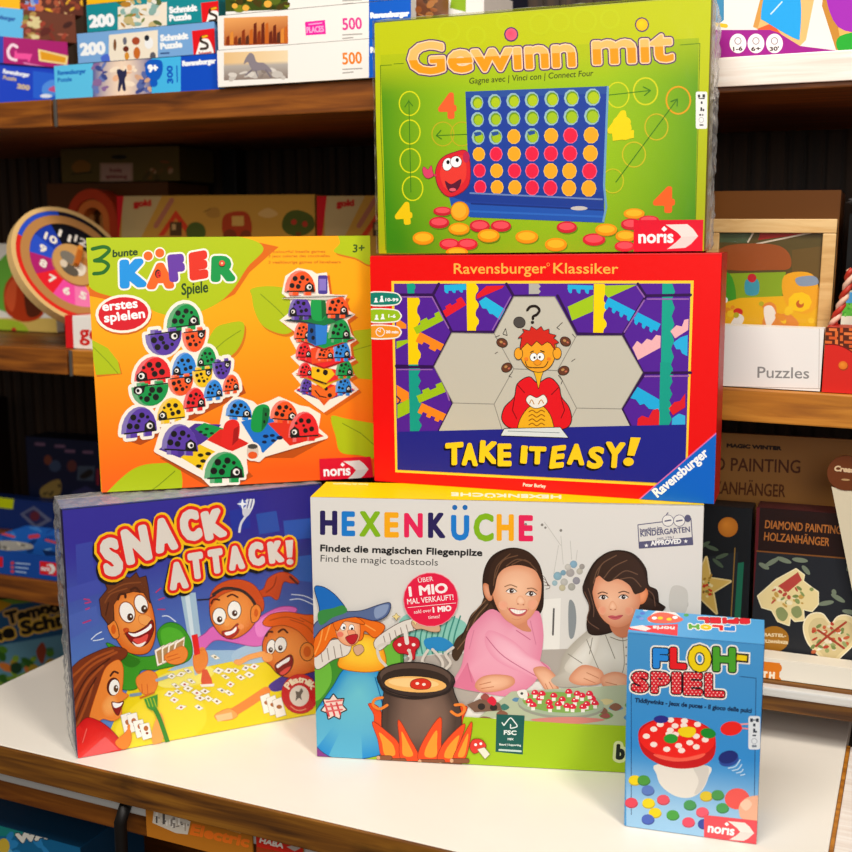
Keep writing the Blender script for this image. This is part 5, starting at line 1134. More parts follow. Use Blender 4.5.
# added pale strip painting lamp glare on the upper board front, rail on the lower board, end brackets
m = MB(); m.box(-.02, SR, T0 - .004, T0 - .0005, -.026, -.0004, bev=.0008); m.build('glare_strip', M_PALE, b_up)
m = MB(); m.box(SM + .004, SR, T0 - .012, T0 - .0005, -.012, -.003, bev=.002); m.build('price_rail', M_RAIL, b_low)
m = MB(); m.box(-.355, -.345, TB - .05, TB - .022, -.999, 1.15, bev=.002); m.build('upright', M_DARK, main)
for par, z in ((b_up, 0), (b_mid, 0)):
    m = MB(); m.box(SM + .004, SM + .008, T0 - .003, T0 - .0004, -.032, -.0004, bev=.0006); m.build('end_bracket', M_STEEL, par)

# ------------------------------------------------------------------ pull-out display table
tb = empty('display_table', OS, (0, 0, YT), 'white laminate pull-out display table carrying the six stacked games', 'table')
TX0, TX1 = -.583, .2945
m = MB(); m.box(TX0, TX1, 0.004, .62, -.020, 0, bev=.001); m.build('tabletop', M_TABLE, tb)
m = MB(); m.box(TX0, TX1 + .016, .0, .0038, -.0285, -.0003, bev=.0008); m.build('front_edge', M_WORN, tb)
m = MB(); m.box(TX1 + .0004, TX1 + .0035, .004, .33, -.024, -.0005); m.build('edge_band', M_OAK, tb)
m = MB(); m.box(TX1 + .0038, TX1 + .018, .004, .33, -.028, -.001, bev=.001); m.build('side_strip', M_PALE, tb)
m = MB(); m.box(TX0, TX1, .012, .020, -.044, -.0325, bev=.0015); m.build('metal_rail', M_RAIL, tb)
m = MB(); m.box(TX0, TX1, .026, .30, -.074, -.047, bev=.0015); m.build('lower_board', M_WOOD, tb)
m = MB(); m.tube([(-.318, .008, -.034), (-.322, .004, -.05), (-.33, .012, -.09), (-.333, .02, -.14)], .006); m.build('support_bracket', M_DARK, tb)

AT = Vector((cos(YT), sin(YT), 0)); NT = Vector((-sin(YT), cos(YT), 0))
def label_strip(name, label, cat, px0, px1, drop, art, y0):
    p0 = hit_plane(*px0, OS + NT * y0, NT); p1 = hit_plane(*px1, OS + NT * y0, NT)
    w = (p1 - p0).dot(AT); h = drop; loc = p0 - Vector((0, 0, h))
    Mx = root_matrix(loc, (0, 0, YT)); m = MB(); m.box(0, w, 0, .0016, 0, h, 'c07a20')
    P = Print([proj(Mx @ Vector(q)) for q in ((0, 0, h), (w, 0, h), (w, 0, 0), (0, 0, 0))], w, h); art(P); m.art(P)
    return tag(m.build(name, MP, None, loc, (0, 0, YT)), label, cat)
def art_tag(P):
    P.fill('b8701c'); P.use(0, 720, .2934)
    P.p([(525, 305), (540, 300), (650, 345), (640, 390), (600, 385), (520, 350)], 'cfc4b4')
    r = random.Random(50)
    for k in range(26): x = r.uniform(530, 640); P.r(x, 308 + (x - 525) * .3 + r.uniform(0, 34), x + r.uniform(4, 11), 318 + (x - 525) * .3 + r.uniform(0, 34), r.choice(['8a8078', 'e8e0d4', '5a5450', 'a89888']))
    P.l([(655, 338), (820, 385)], 3, 'd8a868'); P.t('Electric', 650, 388, 845, 432, 36, 'e8701c', b=3)
def art_tag2(P):
    P.fill('a83c14'); P.use(230, 740, .27); P.p([(96, 342), (272, 390), (270, 430), (100, 395)], 'd02818'); P.t('HABA', 110, 378, 196, 400, 18, 'e8dcd0', b=1.6); P.p([(210, 395), (250, 385), (262, 400), (240, 412)], 'b8a89c')
# ================================================================== box makers
def face_quad(root_m, pts): return [proj(root_m @ Vector(p)) for p in pts]
def root_matrix(loc, rot):
    from mathutils import Euler
    return Matrix.Translation(Vector(loc)) @ Euler(rot).to_matrix().to_4x4()
label_strip('price_label', 'orange label strip with small pictures hanging under the table edge', 'label', (145.5, 806), (252, 833), .030, art_tag, .007)
label_strip('price_label', 'small red label beside the orange strip under the table edge', 'label', (256, 833.5), (303, 846), .024, art_tag2, .0075)
def front_print(Mx, w, h): return Print(face_quad(Mx, [(0, 0, h), (w, 0, h), (w, 0, 0), (0, 0, 0)]), w, h)
def top_print(Mx, w, d, h): return Print(face_quad(Mx, [(0, d, h), (w, d, h), (w, 0, h), (0, 0, h)]), w, d, lambda u, v, l: (u, v, h + l))
def right_print(Mx, w, d, h): return Print(face_quad(Mx, [(w, 0, h), (w, d, h), (w, d, 0), (w, 0, 0)]), d, h, lambda u, v, l: (w + l, u, v))
def film(w, d, h, gap, fin=None, seed=1, amp=.0022):
    """shrink film around a box, smooth on the front, crinkled on the narrow sides"""
    r = random.Random(seed); mb = MB()
    def sheet(fn, nu, nv, mi, a):
        vs = []
        for j in range(nv + 1):
            for i in range(nu + 1):
                u, v = i / nu, j / nv; e = a * r.uniform(0, 1) * (0 if (i in (0, nu) or j in (0, nv)) else 1)
                vs.append(fn(u, v, e))
        mb.add(vs, [[j * (nu + 1) + i, j * (nu + 1) + i + 1, (j + 1) * (nu + 1) + i + 1, (j + 1) * (nu + 1) + i] for j in range(nv) for i in range(nu)], 'fff', mi)
    X0, X1, Y0, Y1, Z1 = -gap, w + gap, -gap, d + gap, h + gap
    L = lambda a, b, t: a + (b - a) * t
    sheet(lambda u, v, e: (L(X0, X1, u), Y0, L(.0005, Z1, v)), 4, 4, 0, 0)
    sheet(lambda u, v, e: (L(X0, X1, u), L(Y0, Y1, v), Z1 + e), 46, 9, 1, amp)
    sheet(lambda u, v, e: (X0 - e, L(Y1, Y0, u), L(.0005, Z1, v)), 9, 40, 1, amp * 1.6)
    sheet(lambda u, v, e: (X1 + e, L(Y0, Y1, u), L(.0005, Z1, v)), 9, 40, 1, amp * 1.6)
    return mb

# ================================================================== the six games on the table
def game(name, loc, yaw, w, h, d, label, art, side, tray, top=None, right=None, left=None, wrap=None, lid_d=.8, gloss=False, names=('lid', 'tray')):
    r = empty(name, loc, (0, 0, yaw), label, 'game box', 'board game boxes stacked on the white table')
    Mx = root_matrix(loc, (0, 0, yaw)); PM = MG if gloss else MP
    ft = 0 if tray else .0011
    m = MB(); m.box(0, w, 0, d * lid_d, 0, h - ft, side, bev=.0009)
    P = front_print(Mx, w, h); art(P); m.art(P)
    if right: q = right_print(Mx, w, d * lid_d, h); right(q); m.art(q)
    tm = m
    if not tray:
        tm = MB(); tm.box(.0003, w - .0003, .0002, d * lid_d - .0002, h - ft + .0001, h - .0002, side, bev=.0003)
    if top: q = top_print(Mx, w, d * lid_d, h); top(q); tm.art(q)
    if not tray: tm.build('top_flap', PM, r)
    m.build(names[0], PM, r)
    if tray:
        m = MB(); m.box(.0016, w - .0016, d * .25, d, .0012, h - .0016, tray, bev=.0008); m.build(names[1], PM, r)
    if wrap: film(w, d, h, wrap).build('shrink_wrap', [M_FILM, M_CRINK], r)
    return r, Mx

def flat(c): return lambda P: P.fill(c)
def top_hexen(P):
    P.fill('fcd400')
    P.use(305, 475, .4695)
    P.t('HEXENKÜCHE', 545, 44, 312, 38, 7, 'fff6d8', b=.8, up=(0, 1))
    P.t('Findet die Fliegenpilze', 134, 19, 60, 18, 3.2, 'fff2c0', b=.3, up=(0, 1))
H_Z, S_Z = .2539, .2439
game('game_box', (-.1074, .9914, .0006), -.1364, .3546, H_Z, .066, 'wide white toadstool game box with two children, witch and cauldron', art_hexen, 'd8d4cc', None, top=top_hexen, lid_d=1.0, names=('carton', None))
game('game_box', (-.3375, .9921, .0006), .412, .2500, S_Z, .056, 'blue and yellow cartoon family game box in crinkled clear film', art_snack, '28246e', 'c8c2b8', top=flat('4a5aa4'), wrap=.0016)
game('game_box', (-.3167, 1.0464, S_Z + .0048), .2237, .2699, .2486 - .0045, .056, 'orange and lime ladybird building game box beside the red one', art_kaefer, 'e8a010', 'e0dcd4', top=flat('ecc400'))
game('game_box', (-.0515, 1.0567, H_Z + .0012), -.3512, .3243, .2184, .060, 'red game box with grey hexagons and thinking red-haired figure', art_take, 'e00a08', 'a01010', top=flat('f01410'), right=flat('c80c0a'))
game('game_box', (-.044, 1.0687, H_Z + .2212), -.3337, .3042, .2122, .060, 'lime green four-in-a-row game box topmost over the red one', art_gewinn, 'b0b410', '9a8450', top=flat('c8d20a'), right=flat('a8983a'), wrap=.0016)  # khaki right side has its shade under the film mixed into the colour
def top_floh(P):
    P.fill('54a6de')
    P.use(610, 600, .2957)
    P.b([(128, 68), (140, 50), (170, 30), (206, 34), (240, 60), (236, 72), (190, 76), (140, 76)], 'f0e8e4'); P.b([(126, 62), (160, 44), (200, 46), (246, 64), (230, 76), (180, 80), (140, 76)], 'ea6048')
    for x, y, c in ((170, 62, 'f4d414'), (200, 66, 'f4d414'), (150, 62, 'fff'), (220, 60, 'fff'), (110, 46, '5c7cd4'), (96, 58, '4c88d0'), (106, 64, '7c9ce0'), (258, 52, '4ca44c'), (120, 34, 'e8e4f0')): P.e(x, y, 9, 5, c)
    P.p([(58, 92), (230, 82), (228, 122), (56, 100)], 'ea3038'); P.p([(66, 92), (110, 86), (140, 98), (120, 106), (70, 96)], 'f8e8e4')
    P.t('noris', 218, 92, 146, 89, 12, 'fbe8e6', b=1.2, up=(-.1, 1))
    P.t('SPIEL', 470, 66, 300, 62, 14, 'e02c38', b=3.4, ol=[(6.5, 'fbf4ee'), (4.4, '401418')], up=(.05, 1))
    for i, (ch, c) in enumerate((('H', '5cac34'), ('O', 'f0d014'), ('L', 'e83030'), ('F', '2c8ae0'))): P.t(ch, 300 + i * 40, 86 + i * 2, 268 + i * 40, 84 + i * 2, 13, c, b=3, ol=[(6, 'fbf4ee')], up=(.05, 1))
game('game_box', (.1624, .8564, .0006), -.2953, .1063, .169, .060, 'small light blue tiddlywinks game box with a spotted toadstool, standing frontmost', art_floh, '4a9ad6', None, top=top_floh, right=flat('3a86c4'), lid_d=1.0, names=('carton', None))
# ================================================================== goods on the shelves behind
PUZ = 'jigsaw boxes on the upper shelf'
def gbox(name, label, cat, group, bl, br, tl, t, d, art=None, side='888888', yaw=YS, z0=None, right=None, top=None, tilt=0.0, lean=0.0, part='carton', kids=None, gloss=False, body=True):
    s, z = hit(bl[0], bl[1], t); z0 = z if z0 is None else z0
    if isinstance(z0, tuple):
        s2 = hit(br[0], br[1], t)[0]; ze = zsh(z0[0], s)
        if not tilt: ze = max(ze, zsh(z0[0], s2), zsh(z0[0], s - .12 if yaw > 0 else s))
        z0 = ze + z0[1]
    base = W(s, t, z0); n = Vector((-sin(yaw), cos(yaw), 0)); a = Vector((cos(yaw), sin(yaw), 0))
    w = (hit_plane(br[0], br[1], base, n) - base).dot(a); h = hit_plane(tl[0], tl[1], base, n).z - z0
    rot = (-lean, tilt, yaw); Mx = root_matrix(base, rot)
    m = MB()
    if body: m.box(0, w, 0, d, 0, h, side, bev=min(.0012, h * .1))
    if art: P = front_print(Mx, w, h); art(P); m.art(P)
    if right: q = right_print(Mx, w, d, h); right(q); m.art(q)
    if top: q = top_print(Mx, w, d, h); top(q); m.art(q)
    if kids is None:
        o = m.build(name, MG if gloss else MP, None, base, rot); tag(o, label, cat, group); 
        return o, Mx, w, h, z0
    r = empty(name, base, rot, label, cat, group); m.build(part, MG if gloss else MP, r); kids(r, w, h, d)
    return r, Mx, w, h, z0
def blotch(P, x0, y0, x1, y1, n, cols, seed, rx=(2, 6), ry=(1, 4)):
    r = random.Random(seed)
    for k in range(n):
        P.e(r.uniform(x0, x1), r.uniform(y0, y1), r.uniform(*rx), r.uniform(*ry), r.choice(cols), r.uniform(-60, 60), n=8)
TU = math.atan(.010 / .80); TM = math.atan(.0175 / .87)
def two(*fs):
    def f(P):
        for g in fs: g(P)
    return f

def MB_tray(r, w, h, d):
    m = MB(); m.box(.0015, w - .0015, d + .0002, d + .012, .0015, h - .0015, 'd8d0c8', bev=.0008); m.build('tray', MP, r)
# ---- upper shelf, turned stack at far left
YL = math.radians(33)
def a1(P):
    P.r(-60, 60, 60, 110, '0a3cc0'); P.p([(33, 71), (58, 74), (58, 101), (33, 98)], '1a5ad0'); P.b([(44, 84), (54, 80), (58, 92), (48, 98), (42, 92)], '4a8ae0'); P.b([(48, 90), (54, 86), (56, 92)], 'c04a80'); P.e(46, 96, 6, 2, 'd8e0f0')
    P.t('Ravensburger', 3, 73, 29, 77, 4.2, 'e8ecf4', b=.3); P.t('Puzzle', 3, 79, 16, 81, 4, 'c8b48c', b=.2); P.t('200', 17, 88, 29, 90, 4.5, 'c8b48c', b=.5)
def a2(P):
    P.r(-60, 30, 90, 90, 'a8106c'); P.r(-20, 30, 3.4, 70, '2244b4'); P.l([(17, 47), (12, 45), (8, 51), (10, 58), (16, 60)], 3, 'f4d4e4', sm=True); P.t('lemmy', 15, 58, 31, 59, 7, 'f04c9c', b=.8)
    P.p([(38, 49), (68, 56), (67, 65), (39, 61)], 'f0d890'); P.p([(40, 51), (66, 57.5), (65, 63), (41, 59.5)], 'e09a10')
    P.l([(24, 63), (44, 67)], 1.6, 'd878b0')
def a3(P):
    P.r(-60, 0, 23, 60, '5cb8e8'); P.t('Ravensburger', -14, 17, 15, 21, 4, '2a6ab0', b=.4); P.r(23, 0, 110, 80, '6a3420')
    blotch(P, 24, 14, 40, 46, 26, ['b08a48', '8a6a30', 'd8c890', '6a7a38', 'a04c3c'], 3); blotch(P, 42, 22, 80, 66, 30, ['7a2818', '5a1c14', '9a3a24', '3c140c', 'b0644c'], 4)
    P.e(72, 58, 4, 7, 'd8b0a0')
def a4(P):
    P.r(-60, -20, 20, 30, 'f8b808'); P.r(20, -20, 110, 50, '5a2414'); blotch(P, 22, -5, 45, 14, 22, ['c86a40', '4a6ad0', 'd8c0a0', 'b03a2c', '8aa0d0'], 6); blotch(P, 46, 0, 84, 24, 22, ['8a3a20', 'e8b020', '4a1c10', 'a85030', 'c8a070'], 7)
b, _, w, h, z = gbox('jigsaw_box', 'blue jigsaw box lowest in the slanting stack at far left', 'jigsaw box', PUZ, (-34, 90), (57.5, 100.5), (-34, 61), T0 + .012, .16, a1, '0c3cae', YL, ('up', .0014))
z += h + .0005
b, _, w, h, z = gbox('toy_box', 'magenta toy box with yellow patch lying on the blue jigsaw box', 'toy box', None, (-30, 61), (69, 73.5), (-30, 33.5), T0 + .016, .15, a2, '8a0c58', YL, z)
z += h + .0005
b, _, w, h, z = gbox('jigsaw_box', 'sky blue jigsaw box with brown flower picture above the magenta box', 'jigsaw box', PUZ, (-30, 33), (77, 51), (-30, 4), T0 + .020, .15, a3, '4a2418', YL, z)
z += h + .0005
gbox('jigsaw_box', 'yellow ended jigsaw box topmost at far left, cut by the picture edge', 'jigsaw box', PUZ, (-30, 4), (84, 27), (-30, -22), T0 + .024, .15, a4, '5a2010', YL, z)

# ---- upper shelf, blue children's jigsaws
def a5(P):
    P.r(40, 50, 93, 110, '5cc4ee'); P.t('Ravensburger', 58, 75, 86, 73, 4.6, '1a6ac0', b=.25); P.t('Puzzle', 58, 82, 72, 81, 4.2, '1a6ac0', b=.2)
    P.grid([(93, 60), (152, 58), (152, 96), (93, 97)], 8, 5, lambda a, b: mixc('f8dcc0', '4a5a9c', min(1, abs(a - .5) ** 1.6 * 3.0 + (b < .2) * .05)))
    blotch(P, 94, 64, 106, 92, 14, ['6a7ab8', '8c6a9c', '3c4a8c', 'c89a90'], 8); blotch(P, 138, 64, 151, 92, 14, ['5a6aa8', '3c4a8c', '8ca0c8', 'd8a888'], 9); blotch(P, 108, 66, 136, 84, 10, ['f8e4cc', 'f0b890'], 10)
    P.b([(117, 72), (119, 69), (124, 71), (126, 69), (127, 74), (125, 80), (126, 90), (123, 90), (122, 84), (120, 91), (118, 90), (119, 80)], '2a2a4c')
    P.r(152, 50, 181, 110, '44b8ec'); P.b([(146, 64), (150, 60), (160, 60), (163, 65), (162, 74), (158, 80), (152, 80), (146, 74)], '0c5ac4'); P.e(154, 83, 4, 4, '0c5ac4'); P.t('9+', 149, 72, 158, 71, 7, 'fff', b=.7)
    P.t('300', 173, 83, 172.4, 66, 5.5, '0c5ac4', b=.5); P.l([(177.5, 82), (177, 66)], 1.2, '0c5ac4')
    P.r(181, 50, 230, 110, '0c4cc4'); P.t('Ravensburger', 183, 66, 216, 63, 5, 'f4f6fa', b=.5)
def schmidt(P, dx, dy, teal):
    c = '148a94' if teal else '78a8dc'
    q = lambda *a: [(x + dx, y + dy) for x, y in a]
    P.r(60, -40, 240, 110, c)
    P.t('200', 81.5 + dx, 55 + dy, 105 + dx, 53 + dy, 11.5, 'f4f6f8', b=1.1)
    P.p(q((109, 35), (158, 30), (158, 60), (109, 63)), 'f0e4d0')
    if teal: blotch(P, 118, 0, 158, 26, 46, ['c8b47c', 'e8e4d8', '7a8a48', 'b8802c', '8ab0a8', '5a6a3c'], 11); P.e(140, 29, 9, 2.5, 'f4f8f8')
    else:
        for x, y, rx, ry, k in ((115, 45, 1.6, 6, '7a4a24'), (125, 41, 2, 4, '6a6a78'), (136, 41, 4, 4, 'a84828'), (149, 43, 4.5, 6, 'f0f0f0'), (147, 38, 2.5, 3, '20242c'), (126, 49, 3, 3, '6a2a1c'), (127, 56, 2.4, 4, 'd8902c'), (137, 53, 3.5, 6, 'c86a24'), (153, 56, 3, 4, '5a5a64')): P.e(x, y, rx, ry, k)
        P.b([(101, 57), (108, 54), (110, 62), (103, 62)], '4a6ad0')
    P.t('Schmidt', 161 + dx, 41 + dy, 188 + dx, 38.5 + dy, 6, 'f4f6f8', b=.6); P.t('Puzzle', 161 + dx, 49 + dy, 182 + dx, 47 + dy, 6, 'f4f6f8', b=.6); P.l(q((161, 53.5), (169, 53)), 1.5, '2a4a80')
    P.p(q((192, 31), (216, 28), (217, 58), (194, 60)), 'e4141c'); P.b(q((198, 48), (201, 40), (208, 39), (212, 46), (213, 55), (197, 56)), 'f8f4f0')
    P.l(q((207, 36), (202, 37), (201, 41), (207, 44), (207, 48), (201, 49)), 2.6, '3a2a20', sm=True); P.l(q((207, 36), (203, 37)), 2.2, 'f0b010'); P.t('Schmidt', 199 + dx, 55 + dy, 212 + dx, 54 + dy, 3, 'c01018', b=.2)
def a8(P): P.r(60, -60, 260, 40, 'f4b814')
tU = T0 + .006
b, _, w, h, z = gbox('jigsaw_box', 'light blue jigsaw box with a small dark figure, lowest of three', 'jigsaw box', PUZ, (55.5, 95), (219, 87.7), (54.6, 66), tU, .16, a5, '3c9ad8', z0=('up', .0006), tilt=TU)
z += h + .0003
b, _, w, h, z = gbox('jigsaw_box', 'pale blue jigsaw box with animal pictures, middle of three', 'jigsaw box', PUZ, (78.5, 64.4), (215.5, 58.5), (77.5, 33.8), tU, .16, lambda P: schmidt(P, 0, 0, False), '6898cc', z0=z, tilt=TU)
z += h + .0003
b, _, w, h, z = gbox('jigsaw_box', 'teal jigsaw box with jungle picture on the pale blue one', 'jigsaw box', PUZ, (87.6, 31.7), (219, 25), (87, 5), tU, .16, lambda P: schmidt(P, 9, -28 + .0, True), '12747c', z0=z, tilt=TU)
z += h + .0003
gbox('jigsaw_box', 'yellow edged jigsaw box above the teal one, mostly out of frame', 'jigsaw box', PUZ, (87, 3), (219, -3), (87, -24), tU, .16, a8, 'e0a810', z0=z, tilt=TU)

# ---- upper shelf, white 500 piece jigsaws
def w500(y, kind):
    def f(P):
        P.r(200, y - 60, 369, y + 60, 'f4f0ea'); P.r(369, y - 60, 420, y + 60, '0a5cc8')
        yy = lambda x: y - (x - 217) * .034
        q = [(224, yy(224) + 2), (288, yy(288) + 2), (288, yy(288) + 30), (224, yy(224) + 30)]
        if kind == 'horse':
            P.grid(q, 5, 8, lambda a, b: mixc('e8c088', 'f0d8b0', a) if b < .45 else mixc('b8b0a8', '8c7a70', (b - .45) * 1.8)); P.use(0, y - 50.7)
            blotch(P, 228, 70, 284, 78, 14, ['a8988c', 'c8c0b8', '8a7c74', 'd8d0c8'], 12)
            P.b([(246, 58), (250, 53), (254, 55), (257, 62), (264, 63), (270, 68), (272, 72), (266, 71), (262, 70), (254, 71), (250, 66), (248, 62), (244, 64)], '8a8088'); P.l([(252, 70), (246, 75)], 1.6, '7a7078'); P.l([(266, 70), (271, 77)], 1.6, '7a7078'); P.l([(256, 71), (258, 76)], 1.4, '7a7078'); P.use()
        elif kind == 'cliff':
            P.grid(q, 6, 6, lambda a, b: mixc('f0a860', 'a84818', min(1, b * .9 + a * .3)))
            r = random.Random(4)
            for k in range(16):
                x = 226 + k * 3.9; hgt = r.uniform(8, 20) * (1.1 if k > 5 else .7); P.p([(x, yy(x) + 29), (x + .5, yy(x) + 29 - hgt), (x + 3.4, yy(x) + 29 - hgt - 2), (x + 3.8, yy(x) + 29)], r.choice(['8a3410', 'c8641c', '6a2410', 'e08a34', '5a2c1c']))
        else:
            P.p(q, '3c4c14'); blotch(P, 226, y + 4, 287, y + 27, 50, ['5a6a1c', '2c3a0c', '78841c', '4a3c10'], 13); 
            for x, d, r in ((250, 16, 4), (268, 22, 4), (235, 24, 3), (278, 10, 3), (246, 26, 3.5)): P.e(x, y + d, r, r * .9, 'f0b040')
        c = {'horse': 'f08420', 'cliff': 'e83c94', 'flower': '4aa040'}[kind]
        P.t('500', 343, yy(343) + 18, 362, yy(362) + 17.4, 12, c, b=.35)
        for k in range(2): P.l([(343, yy(343) + 23 + k * 3.6), (343 + (19, 10)[k], yy(360) + 22.6 + k * 3.6)], 1.3, 'b0aaa4')
        if kind == 'cliff': P.p([(305, 22), (325, 20), (326, 34), (306, 35.5)], 'f01ca0'); P.t('PLACES', 307, 33, 324, 31.5, 6, 'f8a8d8', b=.3); P.l([(309, 24.5), (322, 23)], 1.3, 'f8a8d8')
        P.t('Ravensburger', 371, yy(371) + 7, 409, yy(409) + 6, 5.2, 'f6f8fa', b=.6)
    return f
def side500(P): 
    P.r(300, -200, 700, 300, 'ece8e0'); P.p([(416, -60), (470, -60), (470, 70), (416, 70)], '8a4a20'); blotch(P, 416, -20, 436, 40, 30, ['b8641c', '5a2c14', 'd88a3c', '3c3014'], 15)
tW = T0 - .004
b, _, w, h, z = gbox('jigsaw_box', 'white 500 piece jigsaw box with running horse, lowest of its stack', 'jigsaw box', PUZ, (218, 82.4), (411, 73.5), (216.3, 50.7), tW, .12, w500(50.7, 'horse'), 'ece8e0', z0=('up', .0012), right=side500, tilt=TU)
z += h + .0004
b, _, w, h, z = gbox('jigsaw_box', 'white 500 piece jigsaw box with orange cliff houses, middle of its stack', 'jigsaw box', PUZ, (218.5, 49), (411, 37), (217.4, 16.2), tW, .12, w500(16.2, 'cliff'), 'ece8e0', z0=z, right=side500, tilt=TU)
z += h + .0004
gbox('jigsaw_box', 'white 500 piece jigsaw box with yellow flowers, topmost and cut off', 'jigsaw box', PUZ, (225.8, 14.4), (404, 3), (225, -19), tW, .12, w500(-18, 'flower'), 'ece8e0', z0=z, right=side500, tilt=TU)
def a12(P): P.r(400, -100, 520, 100, 'efece6'); P.p([(452, -6), (466, -4), (466, 12), (450, 8)], '8cb020')
zu = zsh('up', -.05)
gbox('jigsaw_box', 'white jigsaw box with green square, further back behind the lime box', 'jigsaw box', PUZ, (440, 60), (484, 58), (440, -12), T0 + .13, .10, a12, 'e4e0d8', z0=('up', .001))
gbox('storage_box', 'narrow navy box standing behind the lime game box', 'box', None, (490, 58), (503, 57), (490, -16), T0 + .25, .10, flat('141c3c'), '101830', z0=('up', .001))
# ---- upper shelf, big colourful tile game at right
def a14(P):
    P.r(600, -200, 1000, 100, 'f0eae4'); P.p([(690, -20), (724, -20), (724, 20), (716, 26), (690, 26)], '3c8ab4'); P.l([(700, 22), (726, 26)], 4, 'e8c020')
    P.p([(753, 27), (768, -30), (820, -30), (806, 40), (798, 48)], 'f0bc74'); P.p([(753, 27), (768, -30), (774, -30), (758, 28)], 'd89a48'); P.p([(757, 29), (772, 23), (786, 40), (764, 34)], 'e85c2c'); P.p([(784, 36), (796, 44), (800, 50), (786, 48)], 'e84c2c')
    P.b([(766, -10), (776, -20), (796, -10), (801, 4), (800, 34), (796, 39), (766, 22), (761, 16)], '18a4ec', n=6); P.l([(771, 14), (782, 2)], 1.4, 'c8e8f8')
    P.p([(822, 6), (826, -30), (900, -30), (900, 52), (836, 50)], 'f0b45c'); P.p([(822, 6), (826, -30), (830, -20), (842, 50), (836, 50)], 'c8882c'); P.b([(828, -20), (880, -20), (880, 27), (838, 27)], 'a41cb4'); P.b([(840, 36), (880, 32), (880, 58), (842, 54)], '1ca828')
    P.p([(690, 30), (770, 30), (779, 33), (800, 46), (832, 50), (860, 53), (690, 70)], 'a0128c')
    for x, tx in ((738, '1-6'), (756, '6+'), (774.5, "30'")): P.e(x, 43.5, 8.4, 9.8, 'fbf6f2'); P.t(tx, x - 4.5, 51, x + 4.5, 50.4, 4, '3c2430', b=.25); P.ring(x, 41, 3.2, 3.4, .8, '8a7080', 10)
gbox('game_box', 'large white and magenta tile game box on the upper shelf at right', 'game box', None, (690, 59.5), (884, 48), (690, -70), T0 + .008, .07, a14, 'a0128c', z0=('up', .0006), tilt=TU, kids=lambda r, w, h, d: MB_tray(r, w, h, d), part='lid')
# ================================================================== middle shelf
# ---- left: picture puzzle, clock, wooden toys
def a20(P):
    P.fill('d8c078'); P.p([(-40, 240), (62, 246), (58, 322), (-40, 330)], 'e8e4d8'); P.b([(-10, 280), (4, 256), (22, 250), (40, 262), (50, 290), (40, 310), (0, 310)], '6ab03c'); P.p([(-20, 318), (60, 318), (58, 349), (-20, 350)], 'd8b860'); P.b([(-6, 320), (20, 322), (28, 334), (0, 336)], 'a8c030'); P.e(14, 330, 2.4, 2.6, 'c82c24')
    P.b([(4, 300), (6, 284), (18, 272), (34, 276), (46, 296), (42, 316), (24, 322), (8, 314)], 'b83a14'); P.b([(22, 278), (36, 280), (45, 298), (40, 314), (28, 316), (24, 296)], '5a2410'); P.b([(5, 300), (8, 286), (16, 278), (16, 300), (12, 312)], 'd8582c')
gbox('peg_puzzle', 'peg puzzle board with red apple on green, leaning behind the clock', 'puzzle', None, (-34, 345), (58, 347), (-34, 243), T0 + .17, .016, a20, 'cfc8b4', z0=('mid', .0016), tilt=TM)
# clock: wooden ring dial on a little stand
cs, cz = hit(72, 267, T0 + .07)
fn = Vector((.70, -.53, .48)).normalized()                # the way the dial faces: leaning back and turned right
fu = (Vector((0, 0, 1)) - fn * fn.z).normalized(); fx = fu.cross(fn)
if fx.x < 0: fx = -fx
ang = math.radians(-35); ux = fx * cos(ang) + fu * sin(ang); uz = -fx * sin(ang) + fu * cos(ang)
ux = uz.cross(fn) * -1
RC = Matrix((ux, -fn, uz)).transposed()
if RC.determinant() < 0: ux = -ux; RC = Matrix((ux, -fn, uz)).transposed()
ck = empty('toy_clock', W(cs, T0 + .07, cz), RC.to_euler(), 'round wooden teaching clock with coloured hour segments on a white stand', 'toy clock')
CZ, RAD = 0.0, .084
def disc(mb, r0, r1, y0, y1, cols, n=48, a0=0, a1=2 * pi):
    for i in range(n):
        ta, tb_ = a0 + (a1 - a0) * i / n, a0 + (a1 - a0) * (i + 1) / n
        c = cols[int(i * len(cols) / n)]
        P4 = [(r1 * cos(ta), r1 * sin(ta)), (r1 * cos(tb_), r1 * sin(tb_)), (r0 * cos(tb_), r0 * sin(tb_)), (r0 * cos(ta), r0 * sin(ta))]
        vs = [(x, y0, CZ + z) for x, z in P4] + [(x, y1, CZ + z) for x, z in P4]
        mb.add(vs, [[0, 3, 2, 1], [4, 5, 6, 7], [0, 1, 5, 4], [2, 3, 7, 6]], c)
hours = ['f0c020', '5aa040', '14141c', '14141c', '101018', '1a3aa8', '2a50c8', 'b0206c', 'e4202c', 'ee4ca0', 'f07ab0', 'f0a020']
m = MB(); disc(m, RAD - .006, RAD, -.006, .006, ['e0b878'], 60); m.build('rim', MP, ck)
m = MB(); disc(m, RAD - .012, RAD - .0062, -.0055, .005, ['e0261c', '5aa040', '14141c', '181828', '2a50c8', '2a50c8', 'd8241c', 'e0261c', 'e0261c', 'e0261c', 'f0a020', 'f0a020'], 60); m.build('outer_ring', MP, ck)
m = MB(); disc(m, RAD - .024, RAD - .0122, -.0055, .005, ['b8824a'], 60); m.build('minute_ring', MP, ck)
m = MB(); disc(m, .030, RAD - .0242, -.0045, .004, hours, 60, -pi / 12, 2 * pi - pi / 12)
Pn = Print([(-.1, .2), (.1, .2), (.1, 0), (-.1, 0)], .2, .2, lambda x, y, l: (x - .1, -.0046 - l, CZ + y - .1))
